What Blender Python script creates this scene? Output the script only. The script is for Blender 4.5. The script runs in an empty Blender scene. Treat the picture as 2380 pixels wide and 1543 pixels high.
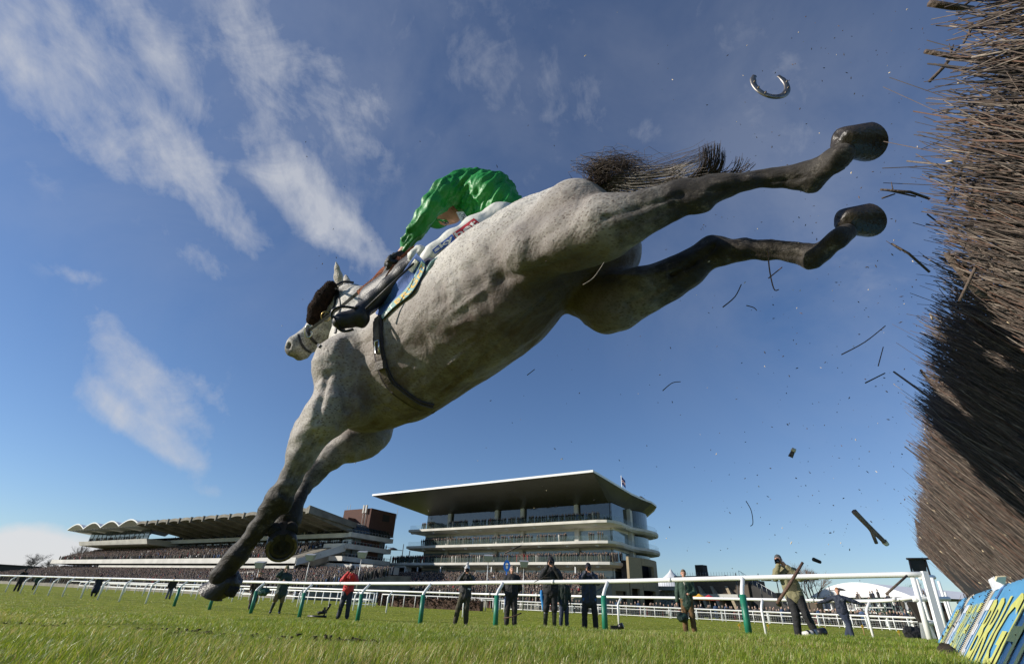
import bpy, bmesh, math, random
import numpy as np
from mathutils import Vector, Matrix, Euler
random.seed(7); rng = np.random.default_rng(7)
SC = bpy.context.scene
COL = SC.collection
# ------------------------------------------------------------------ camera
PITCH = math.radians(29.3); ROLL = math.radians(2.6); FPX = 1124.0
CAMP = np.array([0, 0, .5])
_cp, _sp, _cr, _sr = math.cos(PITCH), math.sin(PITCH), math.cos(ROLL), math.sin(ROLL)
cF = np.array([0, _cp, _sp]); _r0 = np.array([1, 0, 0.]); _u0 = np.array([0, -_sp, _cp])
cR = _cr*_r0 + _sr*_u0; cU = -_sr*_r0 + _cr*_u0
cam = bpy.data.cameras.new('camera'); camo = bpy.data.objects.new('camera', cam); COL.objects.link(camo)
cam.sensor_width = 36; cam.lens = 36*FPX/2380; cam.clip_start = .02; cam.clip_end = 20000
camo.matrix_world = Matrix(((cR[0], cU[0], -cF[0], CAMP[0]), (cR[1], cU[1], -cF[1], CAMP[1]), (cR[2], cU[2], -cF[2], CAMP[2]), (0, 0, 0, 1)))
SC.camera = camo
# ------------------------------------------------------------------ sun direction and exposure
SUN = np.array([-.93, -.10, .40]); SUN /= np.linalg.norm(SUN)
sl = bpy.data.lights.new('sun', 'SUN'); sl.energy = 5.0; sl.angle = math.radians(.5); sl.color = (1, .93, .82)
so = bpy.data.objects.new('sun', sl); COL.objects.link(so)
so.rotation_euler = Vector(SUN).to_track_quat('Z', 'Y').to_euler()
SC.view_settings.view_transform = 'Standard'; SC.view_settings.look = 'None'
SC.view_settings.gamma = 1; SC.view_settings.use_curve_mapping = False; SC.view_settings.exposure = .18

# pixel of the 2380 px wide photograph + depth along the optical axis -> point of the place
def ray(px, py): return (px-1190)*cR - (py-771.5)*cU + FPX*cF
def PT(px, py, Z): return CAMP + ray(px, py)*(Z/FPX)
def PY(px, py, Y):
    r = ray(px, py); return CAMP + r*Y/r[1]
def proj(P):
    d = np.asarray(P)-CAMP; z = d@cF
    return 1190+FPX*(d@cR)/z, 771.5-FPX*(d@cU)/z
_gy = np.array([-400, 3, 6, 8, 9.6, 11.3, 13.3, 15, 17, 20, 24, 30, 40, 60, 4000.]); _gz = np.array([.26, .25, .23, .2, .14, .02, -.04, -.09, -.13, -.17, -.19, -.2, -.22, -.27, -.3])
def gz(x, y):
    return np.interp(y, _gy, _gz) + .012*np.clip(x, -6, 8)*np.clip(1-(np.asarray(y)-12)/30, 0, 1)
def GX(px, Y):
    """ground point seen at column px (near the horizon) at distance Y"""
    X = 0.
    for _ in range(6):
        z = float(gz(X, Y)); q = proj((X, Y, z)); X += (px-q[0])*Y/1290.
    return np.array([X, Y, float(gz(X, Y))])

# ------------------------------------------------------------------ materials
MATS = {}
def mat(name, col, rough=.7, metal=0., var=.12, scale=8., bump=0., bscale=60., spec=.5, col2=None, trans=None, sheen=0.):
    if name in MATS: return MATS[name]
    m = bpy.data.materials.new(name); m.use_nodes = True; nt = m.node_tree; N = nt.nodes; Lk = nt.links
    b = N['Principled BSDF']; b.inputs['Roughness'].default_value = rough; b.inputs['Metallic'].default_value = metal
    b.inputs['Specular IOR Level'].default_value = spec
    tc = N.new('ShaderNodeTexCoord')
    n = N.new('ShaderNodeTexNoise'); n.inputs['Scale'].default_value = scale; n.inputs['Detail'].default_value = 5
    Lk.new(tc.outputs['Object'], n.inputs['Vector'])
    r = N.new('ShaderNodeValToRGB'); r.color_ramp.elements[0].position = .3; r.color_ramp.elements[1].position = .7
    c1 = [max(0, c*(1-var)) for c in col]; c2 = col2 or [min(1, c*(1+var)) for c in col]
    r.color_ramp.elements[0].color = (*c1, 1); r.color_ramp.elements[1].color = (*c2[:3], 1)
    Lk.new(n.outputs['Fac'], r.inputs['Fac']); Lk.new(r.outputs['Color'], b.inputs['Base Color'])
    if bump:
        n2 = N.new('ShaderNodeTexNoise'); n2.inputs['Scale'].default_value = bscale; n2.inputs['Detail'].default_value = 4
        Lk.new(tc.outputs['Object'], n2.inputs['Vector'])
        bp = N.new('ShaderNodeBump'); bp.inputs['Strength'].default_value = bump; bp.inputs['Distance'].default_value = .02
        Lk.new(n2.outputs['Fac'], bp.inputs['Height']); Lk.new(bp.outputs['Normal'], b.inputs['Normal'])
    if sheen: b.inputs['Sheen Weight'].default_value = sheen
    MATS[name] = m; return m

# ------------------------------------------------------------------ object helpers
def link(name, me, m=None, parent=None, loc=None):
    o = bpy.data.objects.new(name, me); COL.objects.link(o)
    if m is not None:
        for q in (m if isinstance(m, (list, tuple)) else [m]): me.materials.append(q)
    if parent is not None:
        o.parent = parent; o.matrix_parent_inverse = parent.matrix_basis.inverted()
    return o
def tag(o, label=None, cat=None, group=None, kind=None):
    if label: o['label'] = label
    if cat: o['category'] = cat
    if group: o['group'] = group
    if kind: o['kind'] = kind
    return o
def empty(name, loc, label, cat, group=None, rz=0):
    o = bpy.data.objects.new(name, None); COL.objects.link(o); o.location = loc; o.rotation_euler = (0, 0, rz)
    o.empty_display_size = .2
    return tag(o, label, cat, group)
def npmesh(name, V, Fq, smooth=False, mi=None):
    """V (n,3); Fq array (m,k) or list of faces"""
    me = bpy.data.meshes.new(name); V = np.asarray(V, dtype=np.float32)
    if isinstance(Fq, np.ndarray):
        m, k = Fq.shape
        me.vertices.add(len(V)); me.vertices.foreach_set('co', V.ravel())
        me.loops.add(m*k); me.loops.foreach_set('vertex_index', Fq.astype(np.int32).ravel())
        me.polygons.add(m); me.polygons.foreach_set('loop_start', np.arange(m, dtype=np.int32)*k)
        me.polygons.foreach_set('loop_total', np.full(m, k, dtype=np.int32))
        if mi is not None: me.polygons.foreach_set('material_index', np.asarray(mi, dtype=np.int32))
        me.update(calc_edges=True)
    else:
        me.from_pydata([tuple(map(float, v)) for v in V], [], [tuple(int(i) for i in f) for f in Fq]); me.update()
        if mi is not None: me.polygons.foreach_set('material_index', np.asarray(mi, dtype=np.int32))
    if smooth: me.polygons.foreach_set('use_smooth', np.ones(len(me.polygons), dtype=bool))
    return me
class MB:
    """collects shapes for ONE mesh"""
    def __init__(s): s.V = []; s.F = []; s.M = []; s.S = []
    def add(s, V, F, mi=0, smooth=False):
        b = len(s.V); s.V += [tuple(map(float, v)) for v in V]; s.F += [tuple(i+b for i in f) for f in F]; s.M += [mi]*len(F); s.S += [smooth]*len(F)
    def box(s, c, size, ax=None, mi=0):
        """centre, full size, optional 3 axes"""
        c = np.asarray(c, float); ax = np.eye(3) if ax is None else np.asarray(ax, float); h = np.asarray(size)/2
        V = [c+ax[0]*h[0]*i+ax[1]*h[1]*j+ax[2]*h[2]*k for i in (-1, 1) for j in (-1, 1) for k in (-1, 1)]
        s.add(V, [(0, 1, 3, 2), (4, 6, 7, 5), (0, 4, 5, 1), (2, 3, 7, 6), (0, 2, 6, 4), (1, 5, 7, 3)], mi)
    def hexa(s, V, mi=0):
        """bottom quad 0-3, top quad 4-7"""
        s.add(V, [(3, 2, 1, 0), (4, 5, 6, 7), (0, 1, 5, 4), (1, 2, 6, 5), (2, 3, 7, 6), (3, 0, 4, 7)], mi)
    def tube(s, P, R, n=10, mi=0, caps=True, smooth=True, flat=None):
        P = [np.asarray(p, float) for p in P]; R = R if hasattr(R, '__len__') else [R]*len(P)
        V = []; F = []; up = None
        for i, p in enumerate(P):
            a = P[max(i-1, 0)]; b = P[min(i+1, len(P)-1)]; t = b-a; t = t/(np.linalg.norm(t)+1e-9)
            if up is None: up = np.array([0, 0, 1.]) if abs(t[2]) < .9 else np.array([1., 0, 0])
            if flat is not None: up = np.asarray(flat[0], float)
            e = np.cross(up, t); e /= np.linalg.norm(e)+1e-9; g = np.cross(t, e); up = g
            fy = 1 if flat is None else flat[1]
            for k in range(n):
                th = 2*math.pi*k/n; V.append(p+R[i]*(math.cos(th)*e+fy*math.sin(th)*g))
        for i in range(len(P)-1):
            for k in range(n):
                a = i*n+k; b = i*n+(k+1) % n; F.append((a, b, b+n, a+n))
        if caps: F.append(tuple(range(n-1, -1, -1))); F.append(tuple((len(P)-1)*n+k for k in range(n)))
        s.add(V, F, mi, smooth)
    def prism(s, poly, z0, z1, mi=0, f=None):
        """poly list of 2D; f maps (x,y,z)->3D"""
        f = f or (lambda x, y, z: (x, y, z)); n = len(poly)
        V = [f(x, y, z0) for x, y in poly]+[f(x, y, z1) for x, y in poly]
        F = [tuple(range(n-1, -1, -1)), tuple(range(n, 2*n))]+[(i, (i+1) % n, n+(i+1) % n, n+i) for i in range(n)]
        s.add(V, F, mi)
    def build(s, name, m=None, parent=None, loc=None, smooth=None):
        me = bpy.data.meshes.new(name); V = np.array(s.V)
        if loc is not None: V = V-np.asarray(loc, float)
        me.from_pydata(V.tolist(), [], s.F); me.update()
        me.polygons.foreach_set('material_index', s.M)
        me.polygons.foreach_set('use_smooth', s.S if smooth is None else [smooth]*len(s.S))
        bm = bmesh.new(); bm.from_mesh(me); bmesh.ops.recalc_face_normals(bm, faces=bm.faces); bm.to_mesh(me); bm.free()
        o = link(name, me, m)
        if parent is not None: o.parent = parent      # verts are given relative to the parent's origin through loc
        elif loc is not None: o.location = tuple(map(float, loc))
        return o

# ------------------------------------------------------------------ implicit surfaces (organic shapes)
class SDF:
    def __init__(s): s.P = []
    def cone(s, a, b, ra, rb, flat=None, k=.03, tagv=0., neg=False):
        """round cone a-b; flat=(dir, factor): thickness along dir is multiplied by factor"""
        s.P.append((np.asarray(a, float), np.asarray(b, float), ra, rb, flat, k, tagv, neg))
    def chain(s, pts, **kw):
        """pts: list of (xyz, r) or (xyz, r, tag)"""
        for p, q in zip(pts[:-1], pts[1:]):
            kk = dict(kw)
            if len(p) > 2: kk['tagv'] = (p[2], q[2])
            s.cone(p[0], q[0], p[1], q[1], **kk)
    @staticmethod
    def d(Q, pr):
        a, b, ra, rb, flat = pr[:5]
        W = Q
        if flat is not None:
            n = np.asarray(flat[0], float); n = n/np.linalg.norm(n); g = 1/flat[1]-1
            W = Q+((Q-a)@n)[..., None]*n*g; b = b+((b-a)@n)*n*g
        ab = b-a; L2 = ab@ab+1e-12
        t = np.clip(((W-a)@ab)/L2, 0, 1)
        e = W-a-t[..., None]*ab
        r = ra+(rb-ra)*t
        dd = np.sqrt((e*e).sum(-1))-r
        if flat is not None: dd = dd*(min(1, flat[1])*.5+.5)
        return dd, t
    def mesh(s, res, pad=.05):
        lo = np.min([np.minimum(p[0]-p[2]*1.3, p[1]-p[3]*1.3) for p in s.P if not p[7]], axis=0)-pad
        hi = np.max([np.maximum(p[0]+p[2]*1.3, p[1]+p[3]*1.3) for p in s.P if not p[7]], axis=0)+pad
        n = np.ceil((hi-lo)/res).astype(int)+1
        G = np.full(n, .2, dtype=np.float32)
        ax = [lo[i]+np.arange(n[i])*res for i in range(3)]
        for p in s.P:
            k = p[5]; m = k+.04
            sc = 1. if p[4] is None else max(1, p[4][1])
            l = np.minimum(p[0]-p[2]*sc, p[1]-p[3]*sc)-m; h = np.maximum(p[0]+p[2]*sc, p[1]+p[3]*sc)+m
            i0 = np.clip(np.floor((l-lo)/res).astype(int), 0, n-1); i1 = np.clip(np.ceil((h-lo)/res).astype(int)+1, 0, n)
            if (i1 <= i0).any(): continue
            X, Y, Z = np.meshgrid(*[ax[i][i0[i]:i1[i]] for i in range(3)], indexing='ij')
            dd, _ = s.d(np.stack([X, Y, Z], -1), p)
            sl_ = tuple(slice(i0[i], i1[i]) for i in range(3)); g = G[sl_]
            if p[7]:
                hh = np.clip(.5-.5*(g+dd)/k, 0, 1); G[sl_] = g*(1-hh)+(-dd)*hh+k*hh*(1-hh)
            else:
                hh = np.clip(.5+.5*(g-dd)/k, 0, 1); G[sl_] = g*(1-hh)+dd*hh-k*hh*(1-hh)
        return surfnet(G, lo, res)
    def tags(s, V):
        V = np.asarray(V, float); w = np.zeros(len(V)); a = np.zeros(len(V))
        for p in s.P:
            if p[7]: continue
            dd, t = s.d(V, p); ww = np.exp(-np.clip(dd, -.02, 1)/.012)
            tv = p[6]; tv = tv if not isinstance(tv, tuple) else tv[0]+(tv[1]-tv[0])*t
            a += ww*tv; w += ww
        return a/np.maximum(w, 1e-30)
def surfnet(G, lo, res):
    ins = G < 0; n = np.array(G.shape)
    c = [ins[i:n[0]-1+i, j:n[1]-1+j, k:n[2]-1+k] for i in (0, 1) for j in (0, 1) for k in (0, 1)]
    al = c[0].copy(); an = c[0].copy()
    for q in c[1:]: al &= q; an |= q
    act = an & ~al
    idx = np.argwhere(act); vid = np.full(act.shape, -1, dtype=np.int64); vid[act] = np.arange(len(idx))
    acc = np.zeros((len(idx), 3)); cnt = np.zeros(len(idx))
    offs = [(i, j, k) for i in (0, 1) for j in (0, 1) for k in (0, 1)]
    val = {o: G[idx[:, 0]+o[0], idx[:, 1]+o[1], idx[:, 2]+o[2]] for o in offs}
    for o in offs:
        for a in range(3):
            if o[a] == 0:
                o2 = tuple(o[b]+(b == a) for b in range(3)); v1, v2 = val[o], val[o2]
                s_ = (v1 < 0) != (v2 < 0); t = np.where(s_, v1/np.where(s_, v1-v2, 1), 0)
                pos = np.tile(np.array(o, float), (len(idx), 1)); pos[:, a] += t
                acc += pos*s_[:, None]; cnt += s_
    V = lo+(idx+acc/cnt[:, None])*res
    Q = []
    for a in range(3):
        b, c_ = (a+1) % 3, (a+2) % 3
        s0 = [slice(None)]*3; s1 = [slice(None)]*3; s0[a] = slice(0, -1); s1[a] = slice(1, None)
        f0 = ins[tuple(s0)]; f1 = ins[tuple(s1)]; e = np.argwhere(f0 != f1)
        e = e[(e[:, b] > 0) & (e[:, c_] > 0) & (e[:, b] < n[b]-1) & (e[:, c_] < n[c_]-1)]
        if not len(e): continue
        def g(db, dc):
            q = e.copy(); q[:, b] -= db; q[:, c_] -= dc; return vid[q[:, 0], q[:, 1], q[:, 2]]
        quad = np.stack([g(1, 1), g(0, 1), g(0, 0), g(1, 0)], 1)
        fl = ~f0[tuple(e.T)]
        quad[fl] = quad[fl][:, ::-1]; Q.append(quad)
    return V, np.concatenate(Q)
def smoothmesh(V, Q, it=2, lam=.5):
    for _ in range(it):
        A = np.zeros_like(V); C = np.zeros(len(V))
        for i in range(4):
            for j in (1, 3):
                np.add.at(A, Q[:, i], V[Q[:, (i+j) % 4]]); np.add.at(C, Q[:, i], 1)
        V = V+lam*(A/np.maximum(C, 1)[:, None]-V)
    return V
def set_attr(me, name, arr):
    at = me.attributes.new(name, 'FLOAT', 'POINT'); at.data.foreach_set('value', np.asarray(arr, dtype=np.float32))
def textmesh(s, fn, m, name, parent, bold=.0, mirror=False, cuts=1):
    """lettering mapped through fn(x,y) with x,y in 0..1 of the text box"""
    cu = bpy.data.curves.new('t', 'FONT'); cu.body = s; cu.resolution_u = 2; cu.offset = bold
    o = bpy.data.objects.new('t', cu); COL.objects.link(o); dg = bpy.context.evaluated_depsgraph_get(); me = bpy.data.meshes.new_from_object(o.evaluated_get(dg))
    bpy.data.objects.remove(o); bpy.data.curves.remove(cu)
    bm = bmesh.new(); bm.from_mesh(me); bmesh.ops.triangulate(bm, faces=bm.faces)
    for _ in range(cuts): bmesh.ops.subdivide_edges(bm, edges=[e for e in bm.edges if e.calc_length() > .12], cuts=1); bmesh.ops.triangulate(bm, faces=bm.faces)
    bm.to_mesh(me); bm.free()
    V = np.array([v.co[:] for v in me.vertices]); lo = V.min(0); hi = V.max(0)
    for v in me.vertices:
        x = (v.co.x-lo[0])/(hi[0]-lo[0]); y = (v.co.y-lo[1])/(hi[1]-lo[1]); v.co = Vector(fn(1-x if mirror else x, y))
    me.update(); me.name = name
    return link(name, me, m) if parent is None else _child(link(name, me, m), parent)
def _child(o, p): o.parent = p; return o
def spline(C, k):
    C = [np.asarray(c) for c in C]; out = []
    for i in range(k):
        t = i/(k-1)*(len(C)-1); j = min(int(t), len(C)-2); f = t-j
        p0 = C[max(j-1, 0)]; p1 = C[j]; p2 = C[j+1]; p3 = C[min(j+2, len(C)-1)]
        out.append(.5*((2*p1)+(-p0+p2)*f+(2*p0-5*p1+4*p2-p3)*f*f+(-p0+3*p1-3*p2+p3)*f**3))
    return out
# ------------------------------------------------------------------ sky
w = bpy.data.worlds.new('World'); SC.world = w; w.use_nodes = True
def build_world():
    nt = w.node_tree; N = nt.nodes; L = nt.links; N.clear()
    out = N.new('ShaderNodeOutputWorld'); bg = N.new('ShaderNodeBackground'); L.new(bg.outputs[0], out.inputs[0])
    bg.inputs['Strength'].default_value = .083
    sky = N.new('ShaderNodeTexSky'); sky.sky_type = 'NISHITA'; sky.sun_disc = False
    sky.sun_elevation = math.asin(SUN[2]); sky.sun_rotation = math.atan2(SUN[0], SUN[1])
    sky.air_density = 1.0; sky.dust_density = .15; sky.ozone_density = 3.0; sky.altitude = 100
    tc = N.new('ShaderNodeTexCoord')
    nrm = N.new('ShaderNodeVectorMath'); nrm.operation = 'NORMALIZE'; L.new(tc.outputs['Generated'], nrm.inputs[0]); D = nrm.outputs[0]
    def math_(op, a, b=None, clamp=False):
        n = N.new('ShaderNodeMath'); n.operation = op; n.use_clamp = clamp
        for i, v in enumerate((a, b)):
            if v is None: continue
            if isinstance(v, (int, float)): n.inputs[i].default_value = v
            else: L.new(v, n.inputs[i])
        return n.outputs[0]
    def dot(v):
        n = N.new('ShaderNodeVectorMath'); n.operation = 'DOT_PRODUCT'; L.new(D, n.inputs[0]); n.inputs[1].default_value = tuple(v); return n.outputs['Value']
    # streaked noise over the cloud deck
    sep = N.new('ShaderNodeSeparateXYZ'); L.new(D, sep.inputs[0])
    up = math_('ADD', math_('MAXIMUM', sep.outputs[2], 0.0), .12)
    cx = math_('DIVIDE', sep.outputs[0], up); cy = math_('DIVIDE', sep.outputs[1], up)
    cmb = N.new('ShaderNodeCombineXYZ'); L.new(cx, cmb.inputs[0]); L.new(cy, cmb.inputs[1])
    # one frame for the wisps : great-circle coordinates about a fixed heading
    a0 = ray(500, 500); a0 = a0/np.linalg.norm(a0); st = ray(560, 640)-ray(440, 360); st = st/np.linalg.norm(st); st = st-(st@a0)*a0; st /= np.linalg.norm(st); pe = np.cross(a0, st)
    cs = N.new('ShaderNodeCombineXYZ')
    L.new(math_('MULTIPLY', dot(st), 4.2), cs.inputs[0]); L.new(math_('MULTIPLY', dot(pe), 7.), cs.inputs[1]); L.new(dot(a0), cs.inputs[2])
    def noise(vec, sc, det, ro=.6, dist=0.):
        n = N.new('ShaderNodeTexNoise'); n.inputs['Scale'].default_value = sc; n.inputs['Detail'].default_value = det; n.inputs['Roughness'].default_value = ro; n.inputs['Distortion'].default_value = dist
        L.new(vec, n.inputs['Vector']); return n.outputs['Fac']
    n1 = noise(cs.outputs[0], 1.6, 8, .62, .5); n2 = noise(D, 7., 9, .66, .7)
    fib = noise(cs.outputs[0], 6., 6, .6, .3)
    tex = math_('ADD', math_('ADD', math_('MULTIPLY', n1, .36), math_('MULTIPLY', n2, .46)), math_('MULTIPLY', fib, .18))
    # wisps: (px, py, half length, half width, angle deg (down from right), strength)
    W = [(60, 165, 140, 50, 38, 1.0), (350, 90, 170, 50, 50, .8), (150, 60, 160, 50, 40, .6), (740, 190, 230, 80, 55, .62), (560, 60, 120, 60, 60, .35), (440, 400, 210, 55, 50, 1.15), (600, 260, 160, 50, 50, .6),
         (760, 500, 190, 55, 47, 1.1), (200, 340, 150, 40, 30, .6), (480, 610, 120, 28, 35, .8), (330, 880, 140, 42, 42, 1.5), (350, 1010, 110, 26, 28, 1.4), (420, 930, 170, 60, 60, .6),
         (270, 330, 90, 40, 60, .5), (30, 60, 120, 60, 35, .8), (140, 90, 110, 45, 45, .7), (400, 180, 110, 45, 55, .8), (680, 470, 110, 45, 50, .9), (850, 260, 90, 50, 60, .6), (840, 560, 90, 35, 45, .7), (520, 490, 90, 45, 50, .9), (400, 330, 80, 35, 50, .8), (620, 150, 110, 60, 50, .55), (250, 930, 80, 30, 40, .9), (400, 1050, 90, 25, 30, .7), (470, 1140, 60, 18, 10, .6), (180, 640, 60, 18, 15, .6), (240, 740, 60, 25, 50, .4), (1000, 80, 260, 140, 40, .22), (1350, 180, 320, 150, 30, .22), (1600, 60, 260, 120, 30, .2), (1900, 300, 260, 170, 60, .22), (2050, 700, 140, 120, 80, .2),
         (1450, 330, 200, 90, 20, .15), (1130, 350, 130, 80, 40, .2), (520, 960, 100, 30, 60, .4), (90, 400, 80, 30, 45, .35), (580, 900, 80, 20, 50, .35), (2000, 1180, 150, 40, 170, .25)]
    tot = None
    for (x, y, sl_, sw, an, s) in W:
        c = ray(x, y); sc_ = np.linalg.norm(c); c = c/sc_; t = math.radians(an)
        al = ray(x+100*math.cos(t), y+100*math.sin(t)); al = al/np.linalg.norm(al)-c; al = al-(al@c)*c; al /= np.linalg.norm(al); ac = np.cross(c, al)
        fac = FPX/sc_          # angular size shrinks off axis
        u = math_('MULTIPLY', dot(al), 1/(sl_/sc_)); v = math_('MULTIPLY', dot(ac), 1/(sw/sc_))
        q = math_('ADD', math_('MULTIPLY', u, u), math_('MULTIPLY', v, v))
        g = math_('MULTIPLY', math_('EXPONENT', math_('MULTIPLY', q, -.9)), s)
        tot = g if tot is None else math_('ADD', tot, g)
    # broad soft veils of high cloud
    haze = None
    for (x, y, rr, s) in ((1000, 60, 330, .09), (1500, 120, 380, .10), (1950, 250, 330, .15), (2100, 640, 230, .16), (1700, 680, 200, .10), (250, 200, 420, .16), (700, 330, 330, .10), (2050, 1150, 200, .10)):
        c = ray(x, y); l_ = np.linalg.norm(c); g = math_('MULTIPLY', math_('EXPONENT', math_('MULTIPLY', math_('SUBTRACT', dot(c/l_), 1.), 2*(l_/rr)**2*.6)), s); haze = g if haze is None else math_('ADD', haze, g)
    haze = math_('MULTIPLY', haze, math_('ADD', math_('MULTIPLY', noise(D, 2.4, 6, .6, .6), 3.), -.9, clamp=True))
    tot = math_('MINIMUM', tot, 1.35)
    tex = math_('ADD', math_('MULTIPLY', math_('SUBTRACT', tex, .5), 1.7), .5)
    dens = math_('SUBTRACT', math_('ADD', tex, math_('MULTIPLY', tot, .31)), .625)
    dens = math_('MULTIPLY', dens, 2.0, clamp=True)
    dens = math_('MULTIPLY', dens, math_('MINIMUM', math_('MULTIPLY', tot, 2.), 1.))
    # low cumulus bank on the left horizon
    az = dot(np.array([-.62, .78, 0])); e = sep.outputs[2]
    bn = math_('ADD', math_('MULTIPLY', noise(D, 9., 7, .55), .085), -.015)
    bank = math_('MULTIPLY', math_('SUBTRACT', bn, math_('SUBTRACT', e, .038)), 50., clamp=True)
    bank = math_('MULTIPLY', bank, math_('MULTIPLY', math_('SUBTRACT', az, .86), 9., clamp=True))
    cl = N.new('ShaderNodeMix'); cl.data_type = 'RGBA'
    tint = N.new('ShaderNodeMix'); tint.data_type = 'RGBA'; tint.blend_type = 'MULTIPLY'; tint.inputs[0].default_value = 1
    L.new(sky.outputs[0], tint.inputs[6]); tint.inputs[7].default_value = (.95, 1.05, 1.24, 1)
    L.new(tint.outputs[2], cl.inputs[6]); cl.inputs[7].default_value = (6.2, 6.4, 6.9, 1); dens = math_('ADD', dens, haze, clamp=True); L.new(math_('MULTIPLY', dens, .8), cl.inputs[0])
    c2 = N.new('ShaderNodeMix'); c2.data_type = 'RGBA'; L.new(cl.outputs[2], c2.inputs[6]); c2.inputs[7].default_value = (7.8, 7.8, 8.0, 1); L.new(math_('MULTIPLY', bank, .9), c2.inputs[0])
    L.new(c2.outputs[2], bg.inputs[0])
build_world()

# ------------------------------------------------------------------ ground
def ground():
    xs = np.concatenate([-np.geomspace(9000, 12, 40), np.linspace(-11.5, 11.5, 70), np.geomspace(12, 9000, 40)])
    ys = np.concatenate([[-200, -50, -10, -2], np.linspace(0, 24, 97), np.geomspace(24.5, 9000, 60)])
    X, Y = np.meshgrid(xs, ys, indexing='ij'); Z = gz(X, Y)
    near = np.exp(-((Y-7)/7)**2)
    Z = Z+near*(.018*np.sin(X*1.3+1)*np.sin(Y*1.7)+.012*np.sin(X*3.1+Y*2.2))
    V = np.stack([X, Y, Z], -1).reshape(-1, 3); nx, ny = X.shape
    i, j = np.meshgrid(np.arange(nx-1), np.arange(ny-1), indexing='ij'); a = (i*ny+j).ravel()
    Fq = np.stack([a, a+ny, a+ny+1, a+1], 1)
    me = npmesh('ground', V, Fq, smooth=True)
    m = bpy.data.materials.new('turf'); m.use_nodes = True; nt = m.node_tree; N = nt.nodes; L = nt.links; b = N['Principled BSDF']
    tc = N.new('ShaderNodeTexCoord')
    def nz(s, d=6, r=.6):
        n = N.new('ShaderNodeTexNoise'); n.inputs['Scale'].default_value = s; n.inputs['Detail'].default_value = d; n.inputs['Roughness'].default_value = r; L.new(tc.outputs['Object'], n.inputs['Vector']); return n.outputs['Fac']
    r1 = N.new('ShaderNodeValToRGB'); L.new(nz(1.1, 10, .7), r1.inputs[0])
    els = r1.color_ramp.elements; els[0].position = .3; els[0].color = (.11, .13, .016, 1); els[1].position = .72; els[1].color = (.32, .33, .04, 1)
    e = els.new(.5); e.color = (.22, .25, .026, 1)
    r2 = N.new('ShaderNodeValToRGB'); L.new(nz(.12, 4), r2.inputs[0]); r2.color_ramp.elements[0].color = (.75, .8, .7, 1); r2.color_ramp.elements[1].color = (1.2, 1.15, 1.1, 1)
    mx = N.new('ShaderNodeMix'); mx.data_type = 'RGBA'; mx.blend_type = 'MULTIPLY'; mx.inputs[0].default_value = 1; L.new(r1.outputs[0], mx.inputs[6]); L.new(r2.outputs[0], mx.inputs[7]); L.new(mx.outputs[2], b.inputs['Base Color'])
    b.inputs['Roughness'].default_value = .9; b.inputs['Specular IOR Level'].default_value = .15
    bp = N.new('ShaderNodeBump'); bp.inputs['Strength'].default_value = 1; bp.inputs['Distance'].default_value = .06; L.new(nz(14, 6, .75), bp.inputs['Height']); L.new(bp.outputs[0], b.inputs['Normal'])
    tag(link('ground', me, m), kind='structure')
ground()
# ------------------------------------------------------------------ crowds (too many to count, on the terraces)
CLOTHC = [(.018, .018, .022), (.03, .028, .026), (.012, .016, .03), (.055, .045, .032), (.035, .04, .028), (.09, .075, .055), (.022, .02, .02), (.16, .14, .12), (.22, .03, .03), (.05, .09, .18), (.45, .43, .4), (.045, .03, .025)]
CW = [.2, .12, .14, .1, .1, .09, .08, .07, .02, .03, .03, .02]
crowd_mats = [mat('crowd_skin', (.40, .27, .21), .7, 0, .2, 3)]+[mat('crowd_cloth_%s' % 'abcdefghijkl'[i], c, .85, 0, .25, 3) for i, c in enumerate(CLOTHC)]+[mat('crowd_hair', (.05, .035, .025), .8, 0, .5, 3)]
def fig_template():
    mb = MB()
    def ell(c, r, n, m, mi, z0=-1, z1=1):
        V = []; 
        for j in range(m+1):
            v = z0+(z1-z0)*j/m; ph = math.asin(max(-1, min(1, v)))
            for i in range(n):
                th = 2*math.pi*i/n; V.append((c[0]+r[0]*math.cos(th)*math.cos(ph), c[1]+r[1]*math.sin(th)*math.cos(ph), c[2]+r[2]*v))
        F = [(j*n+i, j*n+(i+1) % n, (j+1)*n+(i+1) % n, (j+1)*n+i) for j in range(m) for i in range(n)]
        mb.add(V, F, mi)
    ell((0, -.01, 1.62), (.085, .1, .12), 6, 3, 0, -.95, .45)
    ell((0, .01, 1.66), (.09, .105, .1), 6, 1, 13, .2, .9)
    # torso with shoulders, arms folded into the outline, legs
    P = [(.13, .1, .0), (.17, .12, .82), (.23, .14, 1.2), (.24, .13, 1.4), (.09, .08, 1.5)]
    V = []; n = 6
    for a, b, z in P:
        for i in range(n): th = 2*math.pi*i/n+.5; V.append((a*math.cos(th), b*math.sin(th), z))
    mb.add(V, [(j*n+i, j*n+(i+1) % n, (j+1)*n+(i+1) % n, (j+1)*n+i) for j in range(4) for i in range(n)], 1)
    return np.array(mb.V), np.array(mb.F), np.array(mb.M)
FT = fig_template()
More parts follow.
